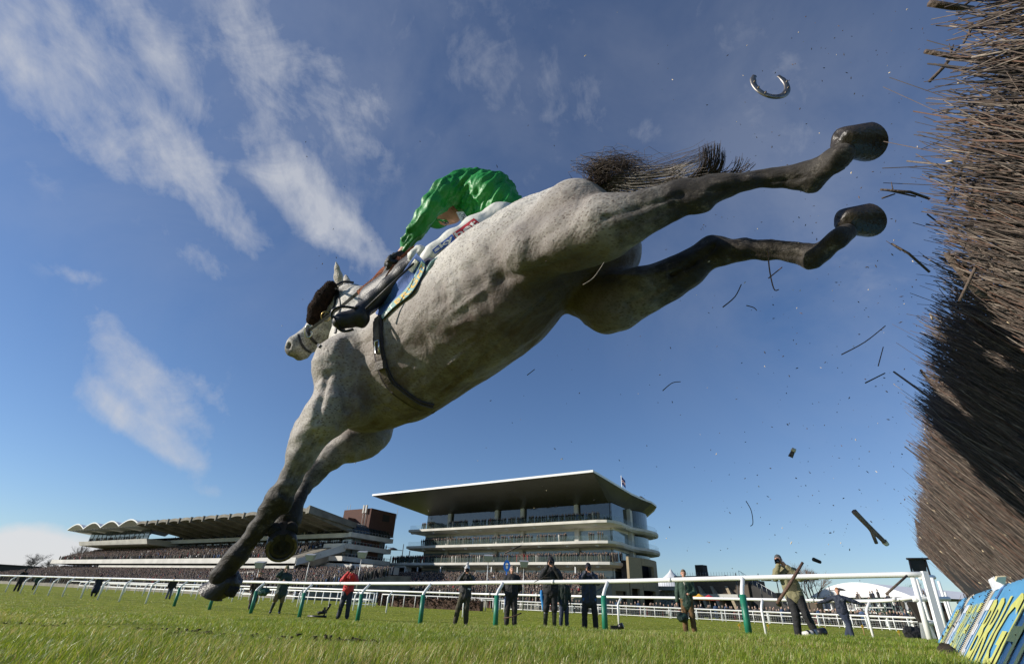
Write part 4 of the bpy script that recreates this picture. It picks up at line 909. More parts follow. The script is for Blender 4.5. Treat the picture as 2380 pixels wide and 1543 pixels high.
# ------------------------------------------------------------------ the grey horse in mid leap
def cv(x, y, z): return x*cR+y*cU+z*cF
HF = cv(-.78, -.44, .44); HF /= np.linalg.norm(HF)
HU = cv(-.078, .768, .635); HU -= (HU@HF)*HF; HU /= np.linalg.norm(HU)
HL = np.cross(HU, HF)
if HL @ cv(-.615, .462, -.635) < 0: HL = -HL
def J(px, py, Z, r, t=0.): return (PT(px, py, Z), r*Z/FPX, t)
def horse():
    S = SDF()
    # trunk
    tr = [J(1330, 545, 1.92, 102), J(1262, 588, 1.96, 118), J(1200, 640, 2.02, 138), J(1140, 692, 2.1, 144), J(1065, 748, 2.2, 142), J(978, 812, 2.32, 138), J(895, 862, 2.42, 122)]
    for a, b in zip(tr[:-1], tr[1:]): S.cone(a[0], b[0], a[1], b[1], flat=(HL, .9), k=.09)
    W = PT(909, 735, 2.58); S.cone(W, PT(1000, 690, 2.42), .09, .12, flat=(HL, .7), k=.12)          # withers
    S.cone(PT(1210, 545, 2.1), PT(1330, 500, 1.98), .1, .1, k=.1)                                       # loin
    # breast : pectorals between the forelegs
    S.cone(PT(850, 905, 2.38), PT(800, 850, 2.46), .19, .15, k=.06)
    S.cone(PT(880, 925, 2.33), PT(935, 905, 2.28), .135, .14, k=.08)
    # croup and haunches
    S.cone(PT(1345, 512, 1.80), PT(1400, 535, 1.74), .135, .10, k=.07)
    S.cone(PT(1348, 530, 1.98), PT(1420, 590, 1.94), .14, .12, k=.07)
    # left thigh and leg
    S.cone(PT(1338, 520, 1.76), PT(1228, 590, 1.76), .13, .095, k=.06)
    S.cone(PT(1345, 525, 1.72), PT(1400, 535, 1.62), .12, .105, k=.06)
    S.cone(PT(1235, 590, 1.73), PT(1330, 572, 1.64), .085, .085, k=.05)
    S.chain([J(1330, 556, 1.63, 66, .0), J(1400, 530, 1.57, 66, .15), J(1460, 512, 1.53, 55, .45), J(1520, 489, 1.5, 44, .7), J(1575, 466, 1.48, 35, .9), J(1618, 453, 1.46, 33, 1)], k=.035)
    S.cone(PT(1628, 470, 1.46), PT(1600, 440, 1.47), .024, .026, k=.02, tagv=1.)                    # hock
    S.cone(PT(1590, 432, 1.47), PT(1500, 462, 1.5), .014, .02, k=.03, tagv=.8)                      # achilles
    S.chain([J(1618, 453, 1.46, 33, 1), J(1650, 442, 1.45, 32, 1), J(1690, 431, 1.43, 25, 1), J(1740, 425, 1.41, 18, 1), J(1800, 420, 1.39, 18, 1), J(1850, 414, 1.37, 24, 1), J(1888, 408, 1.35, 31, 1), J(1920, 388, 1.32, 25, 1), J(1943, 370, 1.29, 26, 1), J(1964, 357, 1.275, 25, 1)], k=.02)
    S.cone(PT(1893, 436, 1.35), PT(1880, 440, 1.355), .014, .010, k=.018, tagv=1.)
    S.cone(PT(1640, 478, 1.45), PT(1615, 486, 1.46), .020, .016, k=.02, tagv=1.)
    S.cone(PT(1690, 452, 1.40), PT(1860, 432, 1.34), .004, .004, k=.012, neg=True)
    S.cone(PT(1700, 426, 1.385), PT(1860, 408, 1.32), .005, .005, k=.014, neg=True)
    S.cone(PT(1700, 412, 1.43), PT(1850, 392, 1.37), .010, .012, k=.012, tagv=1.)                    # flexor tendon
    S.cone(PT(1870, 393, 1.36), PT(1898, 395, 1.34), .018, .022, k=.015, tagv=1.)
    # right thigh and leg
    S.cone(PT(1380, 600, 1.98), PT(1405, 700, 1.9), .125, .10, k=.05)
    S.cone(PT(1340, 600, 2.0), PT(1370, 690, 1.96), .13, .10, k=.05)
    S.chain([J(1402, 700, 1.88, 70, .1), J(1436, 700, 1.85, 64, .25), J(1500, 674, 1.79, 54, .5), J(1551, 653, 1.75, 44, .75), J(1600, 625, 1.72, 38, .95), J(1650, 592, 1.69, 34, 1)], k=.035)
    S.cone(PT(1410, 745, 1.87), PT(1440, 735, 1.85), .055, .052, k=.04, tagv=.15)                   # patella
    S.cone(PT(1654, 566, 1.69), PT(1560, 625, 1.73), .020, .022, k=.03, tagv=.9)
    S.cone(PT(1655, 568, 1.68), PT(1690, 575, 1.66), .026, .024, k=.02, tagv=1.)
    S.chain([J(1650, 590, 1.69, 34, 1), J(1680, 586, 1.66, 31, 1), J(1720, 583, 1.63, 24, 1), J(1780, 585, 1.59, 17, 1), J(1841, 590, 1.54, 17, 1), J(1887, 597, 1.5, 25, 1), J(1912, 586, 1.47, 21, 1), J(1935, 564, 1.44, 20, 1), J(1950, 553, 1.42, 21, 1), J(1970, 539, 1.425, 22, 1)], k=.02)
    S.cone(PT(1898, 615, 1.48), PT(1880, 620, 1.5), .014, .010, k=.018, tagv=1.)
    S.cone(PT(1715, 585, 1.585), PT(1850, 588, 1.5), .005, .005, k=.014, neg=True)
    S.cone(PT(1560, 640, 1.69), PT(1660, 575, 1.64), .008, .005, k=.02, neg=True)
    S.cone(PT(1880, 572, 1.5), PT(1720, 560, 1.63), .012, .010, k=.012, tagv=1.)
    # left shoulder and foreleg
    S.cone(PT(870, 770, 2.34), PT(795, 850, 2.24), .09, .125, k=.06)
    S.cone(PT(795, 850, 2.24), PT(800, 935, 2.16), .125, .11, k=.05)
    S.cone(PT(830, 870, 2.2), PT(818, 945, 2.15), .10, .085, k=.05)
    S.chain([J(786, 930, 2.15, 56, .05), J(756, 972, 2.12, 52, .12), J(724, 1014, 2.1, 36, .22), J(698, 1065, 2.08, 27, .4), J(670, 1122, 2.06, 25, .6), J(649, 1156, 2.05, 27, .85), J(629, 1184, 2.04, 22, 1), J(596, 1229, 2.02, 16, 1), J(574, 1262, 2.01, 16, 1), J(556, 1285, 2.0, 23, 1), J(535, 1310, 1.99, 20, 1), J(517, 1335, 1.98, 26, 1)], k=.022)
    S.cone(PT(702, 990, 2.12), PT(682, 1060, 2.08), .04, .024, k=.03, tagv=.3)                        # extensor
    S.cone(PT(752, 990, 2.11), PT(708, 1075, 2.08), .038, .02, k=.03, tagv=.35)
    S.cone(PT(672, 1165, 2.05), PT(664, 1184, 2.05), .018, .016, k=.02, tagv=.9)
    S.cone(PT(648, 1188, 2.04), PT(588, 1268, 2.0), .010, .011, k=.012, tagv=1.)
    # right shoulder and foreleg
    S.cone(PT(800, 880, 2.6), PT(862, 985, 2.52), .13, .10, k=.05)
    S.chain([J(866, 985, 2.5, 44, .1), J(856, 1012, 2.46, 44, .1), J(815, 1036, 2.4, 36, .15), J(772, 1064, 2.35, 27, .3), J(738, 1090, 2.32, 25, .5), J(722, 1108, 2.3, 24, .6), J(708, 1132, 2.26, 15, .7), J(697, 1158, 2.2, 14, .85), J(683, 1180, 2.16, 19, .9), J(671, 1204, 2.13, 26, 1), J(658, 1226, 2.11, 21, 1), J(652, 1248, 2.09, 27, 1)], k=.02)
    S.cone(PT(880, 1010, 2.47), PT(850, 1040, 2.43), .045, .04, k=.04, tagv=.1)
    # neck and head
    S.chain([J(845, 850, 2.48, 88), J(826, 785, 2.66, 56), J(822, 730, 2.86, 46, .05), J(818, 706, 2.96, 42, .15)], k=.07, flat=(HL, .85))
    S.cone(PT(880, 740, 2.6), PT(845, 690, 2.9), .06, .05, k=.08)
    hl = cv(-.72, .25, -.62); hl /= np.linalg.norm(hl)
    S.cone(PT(806, 690, 2.98), PT(783, 715, 2.95), .085, .09, k=.04, flat=(hl, .8), tagv=.3)
    S.cone(PT(785, 725, 2.95), PT(768, 762, 2.92), .095, .088, k=.04, flat=(hl, .7), tagv=.3)                  # jowl
    S.cone(PT(772, 700, 2.92), PT(738, 760, 2.87), .07, .066, k=.04, flat=(hl, .8), tagv=.34)
    S.cone(PT(750, 778, 2.89), PT(702, 808, 2.81), .078, .060, k=.04, flat=(hl, .8), tagv=.3)
    S.cone(PT(735, 765, 2.86), PT(688, 797, 2.78), .058, .045, k=.03, tagv=.33)
    S.cone(PT(755, 742, 2.83), PT(715, 778, 2.78), .012, .009, k=.02, tagv=.15)
    S.cone(PT(700, 805, 2.80), PT(685, 810, 2.77), .052, .046, k=.02, tagv=.5)
    S.cone(PT(707, 822, 2.81), PT(697, 826, 2.79), .033, .028, k=.015, tagv=.55)
    S.cone(PT(676, 802, 2.74), PT(674, 808, 2.735), .013, .012, k=.008, tagv=1, neg=True)             # nostril
    # soft creases
    S.cone(PT(806, 985, 2.02), PT(832, 800, 2.10), .030, .022, k=.05, neg=True)
    S.cone(PT(1250, 620, 1.60), PT(1400, 590, 1.52), .004, .004, k=.03, neg=True)
    V, Q = S.mesh(.0075)
    V = smoothmesh(V, Q, 2)
    tg = S.tags(V)
    # swelling of the muscles and ribs so the surface is not a lathe
    me0 = npmesh('t', V, Q, True); N_ = np.empty(len(V)*3, dtype=np.float32); me0.vertices.foreach_get('normal', N_); N_ = N_.reshape(-1, 3); bpy.data.meshes.remove(me0)
    from mathutils import noise
    ff, ll, uu = V@HF, V@HL, V@HU
    # long muscles and tendons run with the limb, so the relief is stretched along the body axis
    d1 = np.array([noise.noise(Vector((a*3.2, b*7., c*7.))) for a, b, c in zip(ff, ll, uu)])
    d2 = np.array([abs(noise.noise(Vector((a*7+9, b*17., c*17.)))) for a, b, c in zip(ff, ll, uu)])
    V = V+N_*(d1*.015*(1-.6*tg)-(d2-.2)*.010)[:, None]
    # creases between muscles, tendon lines and raised veins
    from mathutils.bvhtree import BVHTree as BT
    bt = BT.FromPolygons(V.tolist(), Q.tolist())
    me0 = npmesh('t', V, Q, True); N_ = np.empty(len(V)*3, dtype=np.float32); me0.vertices.foreach_get('normal', N_); N_ = N_.reshape(-1, 3); bpy.data.meshes.remove(me0)
    PTHS = [([(990, 895), (1050, 842), (1120, 785), (1190, 735), (1250, 700)], .008, .009), ([(1165, 648), (1200, 640), (1240, 630), (1300, 614), (1395, 602)], -.011, .022), ([(1010, 928), (1100, 852), (1190, 772), (1270, 692)], -.010, .014),
            ([(762, 870), (746, 930), (738, 975)], -.010, .016), ([(806, 790), (796, 870), (806, 950)], -.012, .02), ([(1350, 470), (1300, 525), (1232, 572)], -.008, .028), ([(1408, 505), (1490, 482), (1585, 452)], -.007, .010),
            ([(1008, 632), (1030, 690), (1046, 770)], -.0024, .022), ([(1048, 604), (1070, 665), (1090, 745)], -.0028, .022), ([(1090, 577), (1113, 640), (1134, 715)], -.0028, .022), ([(1132, 552), (1150, 600)], -.0018, .022),
            ([(728, 1004), (700, 1060), (676, 1110)], -.007, .009), ([(752, 1010), (722, 1062), (690, 1112)], -.006, .008), ([(636, 1190), (604, 1232), (574, 1272)], -.005, .006), ([(646, 1150), (660, 1162)], .006, .008),
            ([(1440, 538), (1500, 512), (1568, 478)], -.008, .011), ([(1650, 447), (1740, 430), (1862, 414)], -.006, .006), ([(1462, 706), (1540, 668), (1612, 612)], -.009, .012), ([(1678, 592), (1760, 589), (1860, 597)], -.006, .006),
            ([(1420, 640), (1500, 640), (1580, 622)], .006, .010), ([(1290, 470), (1250, 500), (1180, 560)], -.005, .03), ([(860, 900), (890, 940), (930, 960)], -.006, .010), ([(840, 850), (830, 905), (836, 955)], .007, .012),
            ([(905, 905), (930, 880), (960, 850)], -.004, .007), ([(920, 930), (950, 900), (985, 872)], -.004, .007), ([(1600, 470), (1630, 462), (1650, 452)], .006, .010), ([(745, 745), (728, 770), (712, 782)], .006, .007), ([(752, 770), (735, 790), (715, 805)], -.006, .008), ([(770, 735), (762, 765), (750, 790)], -.006, .010)]
    for P_, h_, r_ in PTHS:
        C = spline([np.array([a, b, 0.]) for a, b in P_], 40); pts = []
        for q in C:
            d = ray(q[0], q[1]); d = d/np.linalg.norm(d); hh = bt.ray_cast(Vector(CAMP), Vector(d), 10)
            if hh[0] is not None: pts.append(np.array(hh[0]))
        if len(pts) < 3: continue
        pts = np.array(pts); md = np.full(len(V), 9.); near = ((V > pts.min(0)-.06) & (V < pts.max(0)+.06)).all(1); Vn = V[near]; m_ = np.full(len(Vn), 9.)
        for q in pts: m_ = np.minimum(m_, ((Vn-q)**2).sum(1))
        V[near] += N_[near]*(h_*np.exp(-m_/r_**2))[:, None]
    me = npmesh('horse_body', V, Q, smooth=True)
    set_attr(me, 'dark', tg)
    # belly line attribute : soil, plus shade painted into the belly colour
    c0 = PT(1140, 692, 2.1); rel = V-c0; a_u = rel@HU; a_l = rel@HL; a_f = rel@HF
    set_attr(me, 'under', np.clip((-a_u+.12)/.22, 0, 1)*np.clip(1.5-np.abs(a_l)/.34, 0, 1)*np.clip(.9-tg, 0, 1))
    set_attr(me, 'crotch', np.clip(1.3*np.exp(-((V-PT(1330, 655, 1.8))**2).sum(1)/.06), 0, 1))  # round mask that darkens the coat between the thighs
    return S, me
def coat():
    m = bpy.data.materials.new('horse_coat'); m.use_nodes = True; nt = m.node_tree; N = nt.nodes; L = nt.links; b = N['Principled BSDF']
    tc = N.new('ShaderNodeTexCoord')
    def nz(s, d=6, r=.6, vec=None, dist=0):
        n = N.new('ShaderNodeTexNoise'); n.inputs['Scale'].default_value = s; n.inputs['Detail'].default_value = d; n.inputs['Roughness'].default_value = r; n.inputs['Distortion'].default_value = dist
        L.new(vec or tc.outputs['Object'], n.inputs['Vector']); return n.outputs['Fac']
    def ramp(v, stops):
        r = N.new('ShaderNodeValToRGB'); L.new(v, r.inputs[0]); e = r.color_ramp.elements
        e[0].position, e[0].color = stops[0][0], (*stops[0][1], 1); e[1].position, e[1].color = stops[-1][0], (*stops[-1][1], 1)
        for p, c in stops[1:-1]:
            q = e.new(p); q.color = (*c, 1)
        return r.outputs[0]
    def mix(f, a, bb, t='MIX'):
        n = N.new('ShaderNodeMix'); n.data_type = 'RGBA'; n.blend_type = t
        for i, v in ((0, f), (6, a), (7, bb)):
            if isinstance(v, (int, float)): n.inputs[i].default_value = v
            elif isinstance(v, tuple): n.inputs[i].default_value = (*v, 1)
            else: L.new(v, n.inputs[i])
        return n.outputs[2]
    def attr(n_):
        a = N.new('ShaderNodeAttribute'); a.attribute_name = n_; return a.outputs['Fac']
    def mth(op, a, bb, clamp=True):
        n = N.new('ShaderNodeMath'); n.operation = op; n.use_clamp = clamp
        for i, v in enumerate((a, bb)):
            if isinstance(v, (int, float)): n.inputs[i].default_value = v
            else: L.new(v, n.inputs[i])
        return n.outputs[0]
    base = ramp(nz(2.2, 8, .6), [(.3, (.45, .42, .375)), (.5, (.60, .57, .52)), (.7, (.72, .69, .64))])
    # flea bitten flecks, drawn out along the lie of the hair
    mp = N.new('ShaderNodeMapping'); L.new(tc.outputs['Object'], mp.inputs[0])
    e = Matrix((tuple(HF), tuple(HL), tuple(HU))).to_euler(); mp.inputs['Rotation'].default_value = e; mp.inputs['Scale'].default_value = (.55, 1, 1)
    vo = N.new('ShaderNodeTexVoronoi'); vo.inputs['Scale'].default_value = 110; L.new(mp.outputs[0], vo.inputs['Vector'])
    keep = ramp(vo.outputs['Color'], [(.18, (0, 0, 0)), (.28, (1, 1, 1))])
    spot = ramp(vo.outputs['Distance'], [(.20, (1, 1, 1)), (.42, (0, 0, 0))])
    dens = ramp(nz(3.3, 3), [(.30, (.35,)*3), (.55, (1,)*3)])
    fle = mix(1., mix(1., spot, keep, 'MULTIPLY'), dens, 'MULTIPLY')
    c = mix(mth('MULTIPLY', fle, .85), base, (.12, .085, .065))
    hair = ramp(nz(60, 5, .7, mp.outputs[0]), [(.3, (.80,)*3), (.7, (1.12,)*3)])
    c = mix(1., c, hair, 'MULTIPLY')
    # belly dirt with shade painted into the colour, then a darker groin
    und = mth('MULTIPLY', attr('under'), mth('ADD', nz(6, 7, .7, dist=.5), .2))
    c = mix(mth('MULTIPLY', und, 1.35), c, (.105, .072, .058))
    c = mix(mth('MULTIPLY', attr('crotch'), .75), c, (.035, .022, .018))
    # dark points
    d = mth('ADD', attr('dark'), mth('MULTIPLY', mth('SUBTRACT', nz(13, 7, .75), .5, False), 1.3, False), False)
    d = ramp(d, [(.15, (0,)*3), (.5, (.72,)*3), (.8, (1,)*3)])
    legc = ramp(nz(26, 8, .75, mp.outputs[0]), [(.36, (.014, .011, .009)), (.56, (.040, .033, .027)), (.72, (.20, .175, .15))])
    c = mix(d, c, legc)
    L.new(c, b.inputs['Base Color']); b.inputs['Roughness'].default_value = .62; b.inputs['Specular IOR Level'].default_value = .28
    b.inputs['Sheen Weight'].default_value = .08
    b1 = N.new('ShaderNodeBump'); b1.inputs['Strength'].default_value = .55; b1.inputs['Distance'].default_value = .006; L.new(nz(75, 6, .7, mp.outputs[0]), b1.inputs['Height'])
    b2 = N.new('ShaderNodeBump'); b2.inputs['Strength'].default_value = .6; b2.inputs['Distance'].default_value = .03; L.new(nz(7, 4, .55, dist=.6), b2.inputs['Height'])
    vn = ramp(nz(5.5, 2, .5, dist=1.4), [(.47, (0,)*3), (.5, (1,)*3), (.53, (0,)*3)])
    b3 = N.new('ShaderNodeBump'); b3.inputs['Strength'].default_value = .12; b3.inputs['Distance'].default_value = .004; L.new(vn, b3.inputs['Height'])
    L.new(b2.outputs[0], b1.inputs['Normal']); L.new(b1.outputs[0], b3.inputs['Normal']); L.new(b3.outputs[0], b.inputs['Normal'])
    return m
HS, hme = horse()
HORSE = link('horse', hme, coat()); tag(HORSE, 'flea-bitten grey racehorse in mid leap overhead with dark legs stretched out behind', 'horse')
from mathutils.bvhtree import BVHTree
_hv = np.empty(len(hme.vertices)*3, dtype=np.float32); hme.vertices.foreach_get('co', _hv)
_hf = np.empty(len(hme.loops), dtype=np.int32); hme.loops.foreach_get('vertex_index', _hf)
HB = BVHTree.FromPolygons([tuple(v) for v in _hv.reshape(-1, 3).tolist()], [tuple(q) for q in _hf.reshape(-1, 4).tolist()])
def on_horse(px, py, off=.006, Zd=None):
    """point on the horse's near surface, off metres proud of it along the surface normal"""
    r = ray(px, py); r = r/np.linalg.norm(r); h = HB.ray_cast(Vector(CAMP), Vector(r), 10)
    if h[0] is None: return PT(px, py, Zd or 2.3), -r
    return np.array(h[0])+off*np.array(h[1]), np.array(h[1])

# ---- hooves
def hoof(c_px, up_px, lat, s, name='hoof', shoe=True):
    """c = centre of sole, up = point on the coronet; lat = sideways direction"""
    c = PT(*c_px); u = PT(*up_px)-c; u /= np.linalg.norm(u)
    lat = np.asarray(lat, float); lat = lat-(lat@u)*u; lat /= np.linalg.norm(lat); toe = np.cross(lat, u)
    return c, u, lat, toe
def make_hoof(c, u, lat, toe, s, mats, shoe=True):
    m = MB(); n = 28; rings = []
    prof = [(-.012, .55), (-.006, .86), (0, .98), (.0, 1.0), (.012, .99), (.35, .90), (.62, .82), (.80, .76), (.92, .70), (1.02, .58), (1.10, .36), (1.13, .1)]
    V = []
    for h, k in prof:
        for i in range(n):
            th = 2*math.pi*i/n; x = math.cos(th); y = math.sin(th)
            rx = .056*s*k*(1 if x > 0 else .93); ry = .054*s*k*(1-.10*(x < -.5))
            hx = h*.072*s; slant = -h*.036*s*1.1
            wr = 1+.008*math.sin(h*60)
            if x < -.75 and h < .5: rx *= .92
            V.append(c+toe*(x*rx*wr+slant)+lat*(y*ry*wr)+u*hx*(1-.25*(x < 0)*abs(x)))
    F = [(i+j*n, (i+1) % n+j*n, (i+1) % n+(j+1)*n, i+(j+1)*n) for j in range(len(prof)-1) for i in range(n)]+[tuple((len(prof)-1)*n+i for i in range(n))]
    m.add(V, F, 0, True)
    # concave sole with frog
    cc = c+u*.010*s; V = [cc]+V[:n]; F = [(0, 1+(i+1) % n, 1+i) for i in range(n)]; m.add(V, F, 1, True)
    fr = []
    for t, wd in ((-.048, .024), (-.02, .018), (.02, .004)):
        fr += [c+toe*t*s+lat*wd*s+u*.004*s, c+toe*t*s-u*.004*s, c+toe*t*s-lat*wd*s+u*.004*s]
    m.add(fr, [(0, 1, 4, 3), (1, 2, 5, 4), (3, 4, 7, 6), (4, 5, 8, 7)], 1, True)
    # heel bulbs
    if shoe: m.tube([c-toe*.046*s+lat*.028*s+u*.02*s, c-toe*.052*s+lat*.026*s+u*.05*s], [.024*s, .021*s], 10, 1)
    if shoe: m.tube([c-toe*.046*s-lat*.028*s+u*.02*s, c-toe*.052*s-lat*.026*s+u*.05*s], [.024*s, .021*s], 10, 1)
    o = m.build('hoof', mats, HORSE)
    if shoe:
        m = MB(); P = []
        for i in range(17):
            th = -2.35+4.7*i/16; P.append((c+toe*(.048*s*math.cos(th))+lat*(.047*s*math.sin(th))-u*.004*s))
        m.tube(P, .0062*s, 6, 0, flat=(u, .45)); so_ = m.build('horseshoe', [mat('shoe_metal', (.16, .14, .12), .55, 1., .4, 60)], o)
    return o
horn = mat('hoof_horn', (.030, .024, .019), .42, 0, .5, 30, .25, 90, .5)
sole = mat('hoof_sole', (.016, .013, .010), .85, 0, .5, 40, .5, 70)
def hoof_frame(cpx, topx, toepx):
    """sole centre, coronet centre, toe direction target — all pixel+depth"""
    c = PT(*cpx); u = PT(*topx)-c; u /= np.linalg.norm(u); t = PT(*toepx)-c; t -= (t@u)*u; t /= np.linalg.norm(t)
    return c, u, np.cross(u, t), t
c, u, la, to = hoof_frame((500, 1374, 1.97), (520, 1334, 1.98), (458, 1377, 1.95)); make_hoof(c, u, la, to, 1.12, [horn, sole])
c, u, la, to = hoof_frame((655, 1271, 2.02), (654, 1250, 2.09), (650, 1310, 2.04)); make_hoof(c, u, la, to, 1.16, [horn, sole])
c, u, la, to = hoof_frame((2012, 330, 1.30), (1968, 357, 1.265), (2045, 370, 1.27)); make_hoof(c, u, la, to, .97, [horn, sole], False)
c, u, la, to = hoof_frame((2014, 512, 1.46), (1970, 540, 1.42), (2050, 545, 1.42)); make_hoof(c, u, la, to, .98, [horn, sole], False)

# ---- ears
for (b0, b1, w0) in (((789, 662, 2.97), (781, 610, 2.97), .034), ((806, 664, 3.05), (803, 640, 3.08), .03)):
    a = PT(*b0); e = PT(*b1); S = SDF(); n_ = cv(-.3, 0, -1)
    S.chain([(a, w0*.8), (a+(e-a)*.35, w0), (a+(e-a)*.75, w0*.55), (e, .006)], k=.01, flat=(cv(-.5, 0, -.85), .55))
    S.cone(a+(e-a)*.2-cF*.03-cR*.022, a+(e-a)*.8-cF*.02-cR*.015, w0*.5, w0*.25, k=.01, neg=True)
    V, Q = S.mesh(.004); link('ear', npmesh('ear', V, Q, True), mat('ear_hair', (.42, .39, .35), .8, 0, .35, 30, .4, 120), HORSE)

# ---- tail : locks of hair from the dock
def strands(name, specs, m, parent, n=3):
    mb = MB()
    for P, r in specs:
        k = len(P); mb.tube(P, [r*(1-.75*(i/(k-1))**1.5) for i in range(k)], n, 0, caps=False)
    return mb.build(name, m, parent)
hairm = mat('tail_hair', (.26, .23, .20), .55, 0, .6, 12, 0, 60, .4)
hair2 = mat('tail_hair_dark', (.075, .052, .038), .6, 0, .6, 12, 0, 60, .4)
tl, td = [], []
R_ = random.Random(3)
for i in range(430):
    j = R_.gauss; w0 = R_.random()
    p0 = PT(1395+j(0, 14), 452+j(0, 9), 1.80+j(0, .02))
    y1 = 430+j(0, 16); end = R_.random()
    if end < .42:      # short curly hairs at the top
        C = [p0, PT(1400+j(0, 20), 425+j(0, 14), 1.76), PT(1398+j(0, 26), 400+j(0, 12), 1.74+j(0, .03)), PT(1418+j(0, 34), 382+j(0, 13), 1.72+j(0, .04)), PT(1450+j(0, 44), 384+j(0, 17), 1.70+j(0, .04)), PT(1478+j(0, 40), 402+j(0, 14), 1.68+j(0, .04))]; td.append((spline(C, 12), .0011))
    elif end < .86:    # the main fall along the leg
        v = round(j(0, 1)*2.2)/2.2+j(0, .07)
        C = [p0, PT(1440+j(0, 10), 425+v*11, 1.72), PT(1500+j(0, 12), 428+v*15, 1.64), PT(1560+j(0, 12), 420+v*14, 1.58+j(0, .015)), PT(1610+j(0, 40), 410+v*16, 1.53+j(0, .03))]; tl.append((spline(C, 12), .0013))
    else:
        v = round(j(0, 1)*1.6)/1.6+j(0, .08)
        C = [p0, PT(1470+j(0, 10), 420+v*9, 1.68), PT(1560+j(0, 10), 395+v*16, 1.58), PT(1620+j(0, 10), 372+v*12, 1.52), PT(1655+j(0, 10), 345+v*9, 1.5)]; (tl if v > 0 else td).append((spline(C, 14), .0010))
for (cx, cy0, cy1, nn, sp, ln) in ((1646, 408, 340, 46, 10, 0), (1676, 405, 352, 26, 4, 4), (1708, 400, 366, 18, 7, 14), (1735, 398, 378, 8, 10, 14), (1660, 402, 335, 16, 6, 8)):
    for i in range(nn):      # cut square ends hanging beyond the leg
        x = cx+R_.gauss(0, sp); d_ = R_.gauss(0, 5)
        C = [PT(1560+R_.gauss(0, 10), 428+R_.gauss(0, 6), 1.57), PT(x-22, cy0+6+d_, 1.52), PT(x+ln*.3, (cy0*.6+cy1*.4)+d_, 1.5), PT(x+ln+R_.gauss(0, 2), cy1+R_.gauss(0, 4), 1.48)]; td.append((spline(C, 9), .0017))
TAIL = strands('tail', tl, hairm, HORSE); strands('tail_tuft', td, hair2, TAIL)
# a few hairs of mane on the crest
mn = []
for i in range(90):
    x = 800+i*.75; y = 662+max(0, (x-812))*.28; p = PT(x, y+4, 2.98)
    mn.append(([p, p+cU*.012+cR*R_.gauss(.01, .008), p+cU*.016+cR*(.03+R_.gauss(0, .01))], .0022))
strands('mane', mn, hair2, HORSE)
# ------------------------------------------------------------------ tack
leather = mat('black_leather', (.014, .013, .014), .5, 0, .4, 30, .15, 140, .5)
brownl = mat('girth_leather', (.10, .075, .055), .6, 0, .5, 22, .3, 120)
steel = mat('steel', (.6, .6, .58), .22, 1., .1)
orange = mat('rein_rubber', (.33, .085, .03), .6, 0, .35, 40, .4, 160)
def ribbon(name, pts, wd, th, m, parent, k=40, proud=.006, wdir=None):
    """strap lying on the horse along a row of pixels"""
    P = spline([np.array([a, b, 0.]) for a, b in pts], k); A = [on_horse(p[0], p[1], proud) for p in P]
    mb = MB(); V = []
    C = [a[0] for a in A]; Nn = [a[1] for a in A]
    for _ in range(2): C = [C[0]]+[(C[i-1]+2*C[i]+C[i+1])/4 for i in range(1, k-1)]+[C[-1]]
    for i in range(k):
        t = C[min(i+1, k-1)]-C[max(i-1, 0)]; t /= np.linalg.norm(t)+1e-9; n = Nn[i]-(Nn[i]@t)*t; n /= np.linalg.norm(n)+1e-9; b = np.cross(t, n)
        w_ = wd(i/(k-1)) if callable(wd) else wd
        V += [C[i]+b*w_/2-n*.002, C[i]+b*w_/2+n*th, C[i]-b*w_/2+n*th, C[i]-b*w_/2-n*.002]
    F = [(4*i+a, 4*i+(a+1) % 4, 4*i+4+(a+1) % 4, 4*i+4+a) for i in range(k-1) for a in range(4)]+[(3, 2, 1, 0), tuple(4*(k-1)+a for a in range(4))]
    mb.add(V, F, 0, False)
    return mb.build(name, m, parent)
# girth : wide dark strap with a leather overgirth and buckle
gp = [(882, 742), (882, 775), (884, 815), (893, 855), (912, 893), (945, 920), (975, 938), (1000, 943)]
GIRTH = ribbon('girth', gp, lambda t: .055, .007, mat('girth_web', (.05, .038, .045), .8, 0, .3, 40, .3, 200), HORSE, proud=.007)
ribbon('girth_strap', [(a+2, b) for a, b in gp], lambda t: .03, .005, brownl, GIRTH, proud=.017)
mb = MB(); P, n_ = on_horse(887, 795, .026); t_ = on_horse(889, 830, .026)[0]-P; t_ /= np.linalg.norm(t_)
b_ = np.cross(t_, n_); mb.tube([P-b_*.012, P+t_*.05-b_*.012, P+t_*.05+b_*.012, P+b_*.012, P-b_*.012], .004, 6); mb.build('buckle', steel, GIRTH)
P, n_ = on_horse(893, 850, .024); mb = MB(); mb.box(P, (.035, .05, .02), (t_, np.cross(t_, n_), n_)); mb.build('strap_keeper', brownl, GIRTH)
mb = MB(); e0 = on_horse(985, 940, .01)[0]; mb.tube(spline([e0, PT(1000, 958, 2.2), PT(1013, 950, 2.2), PT(1018, 934, 2.24)], 14), .009, 8); mb.build('girth_loop', brownl, GIRTH)

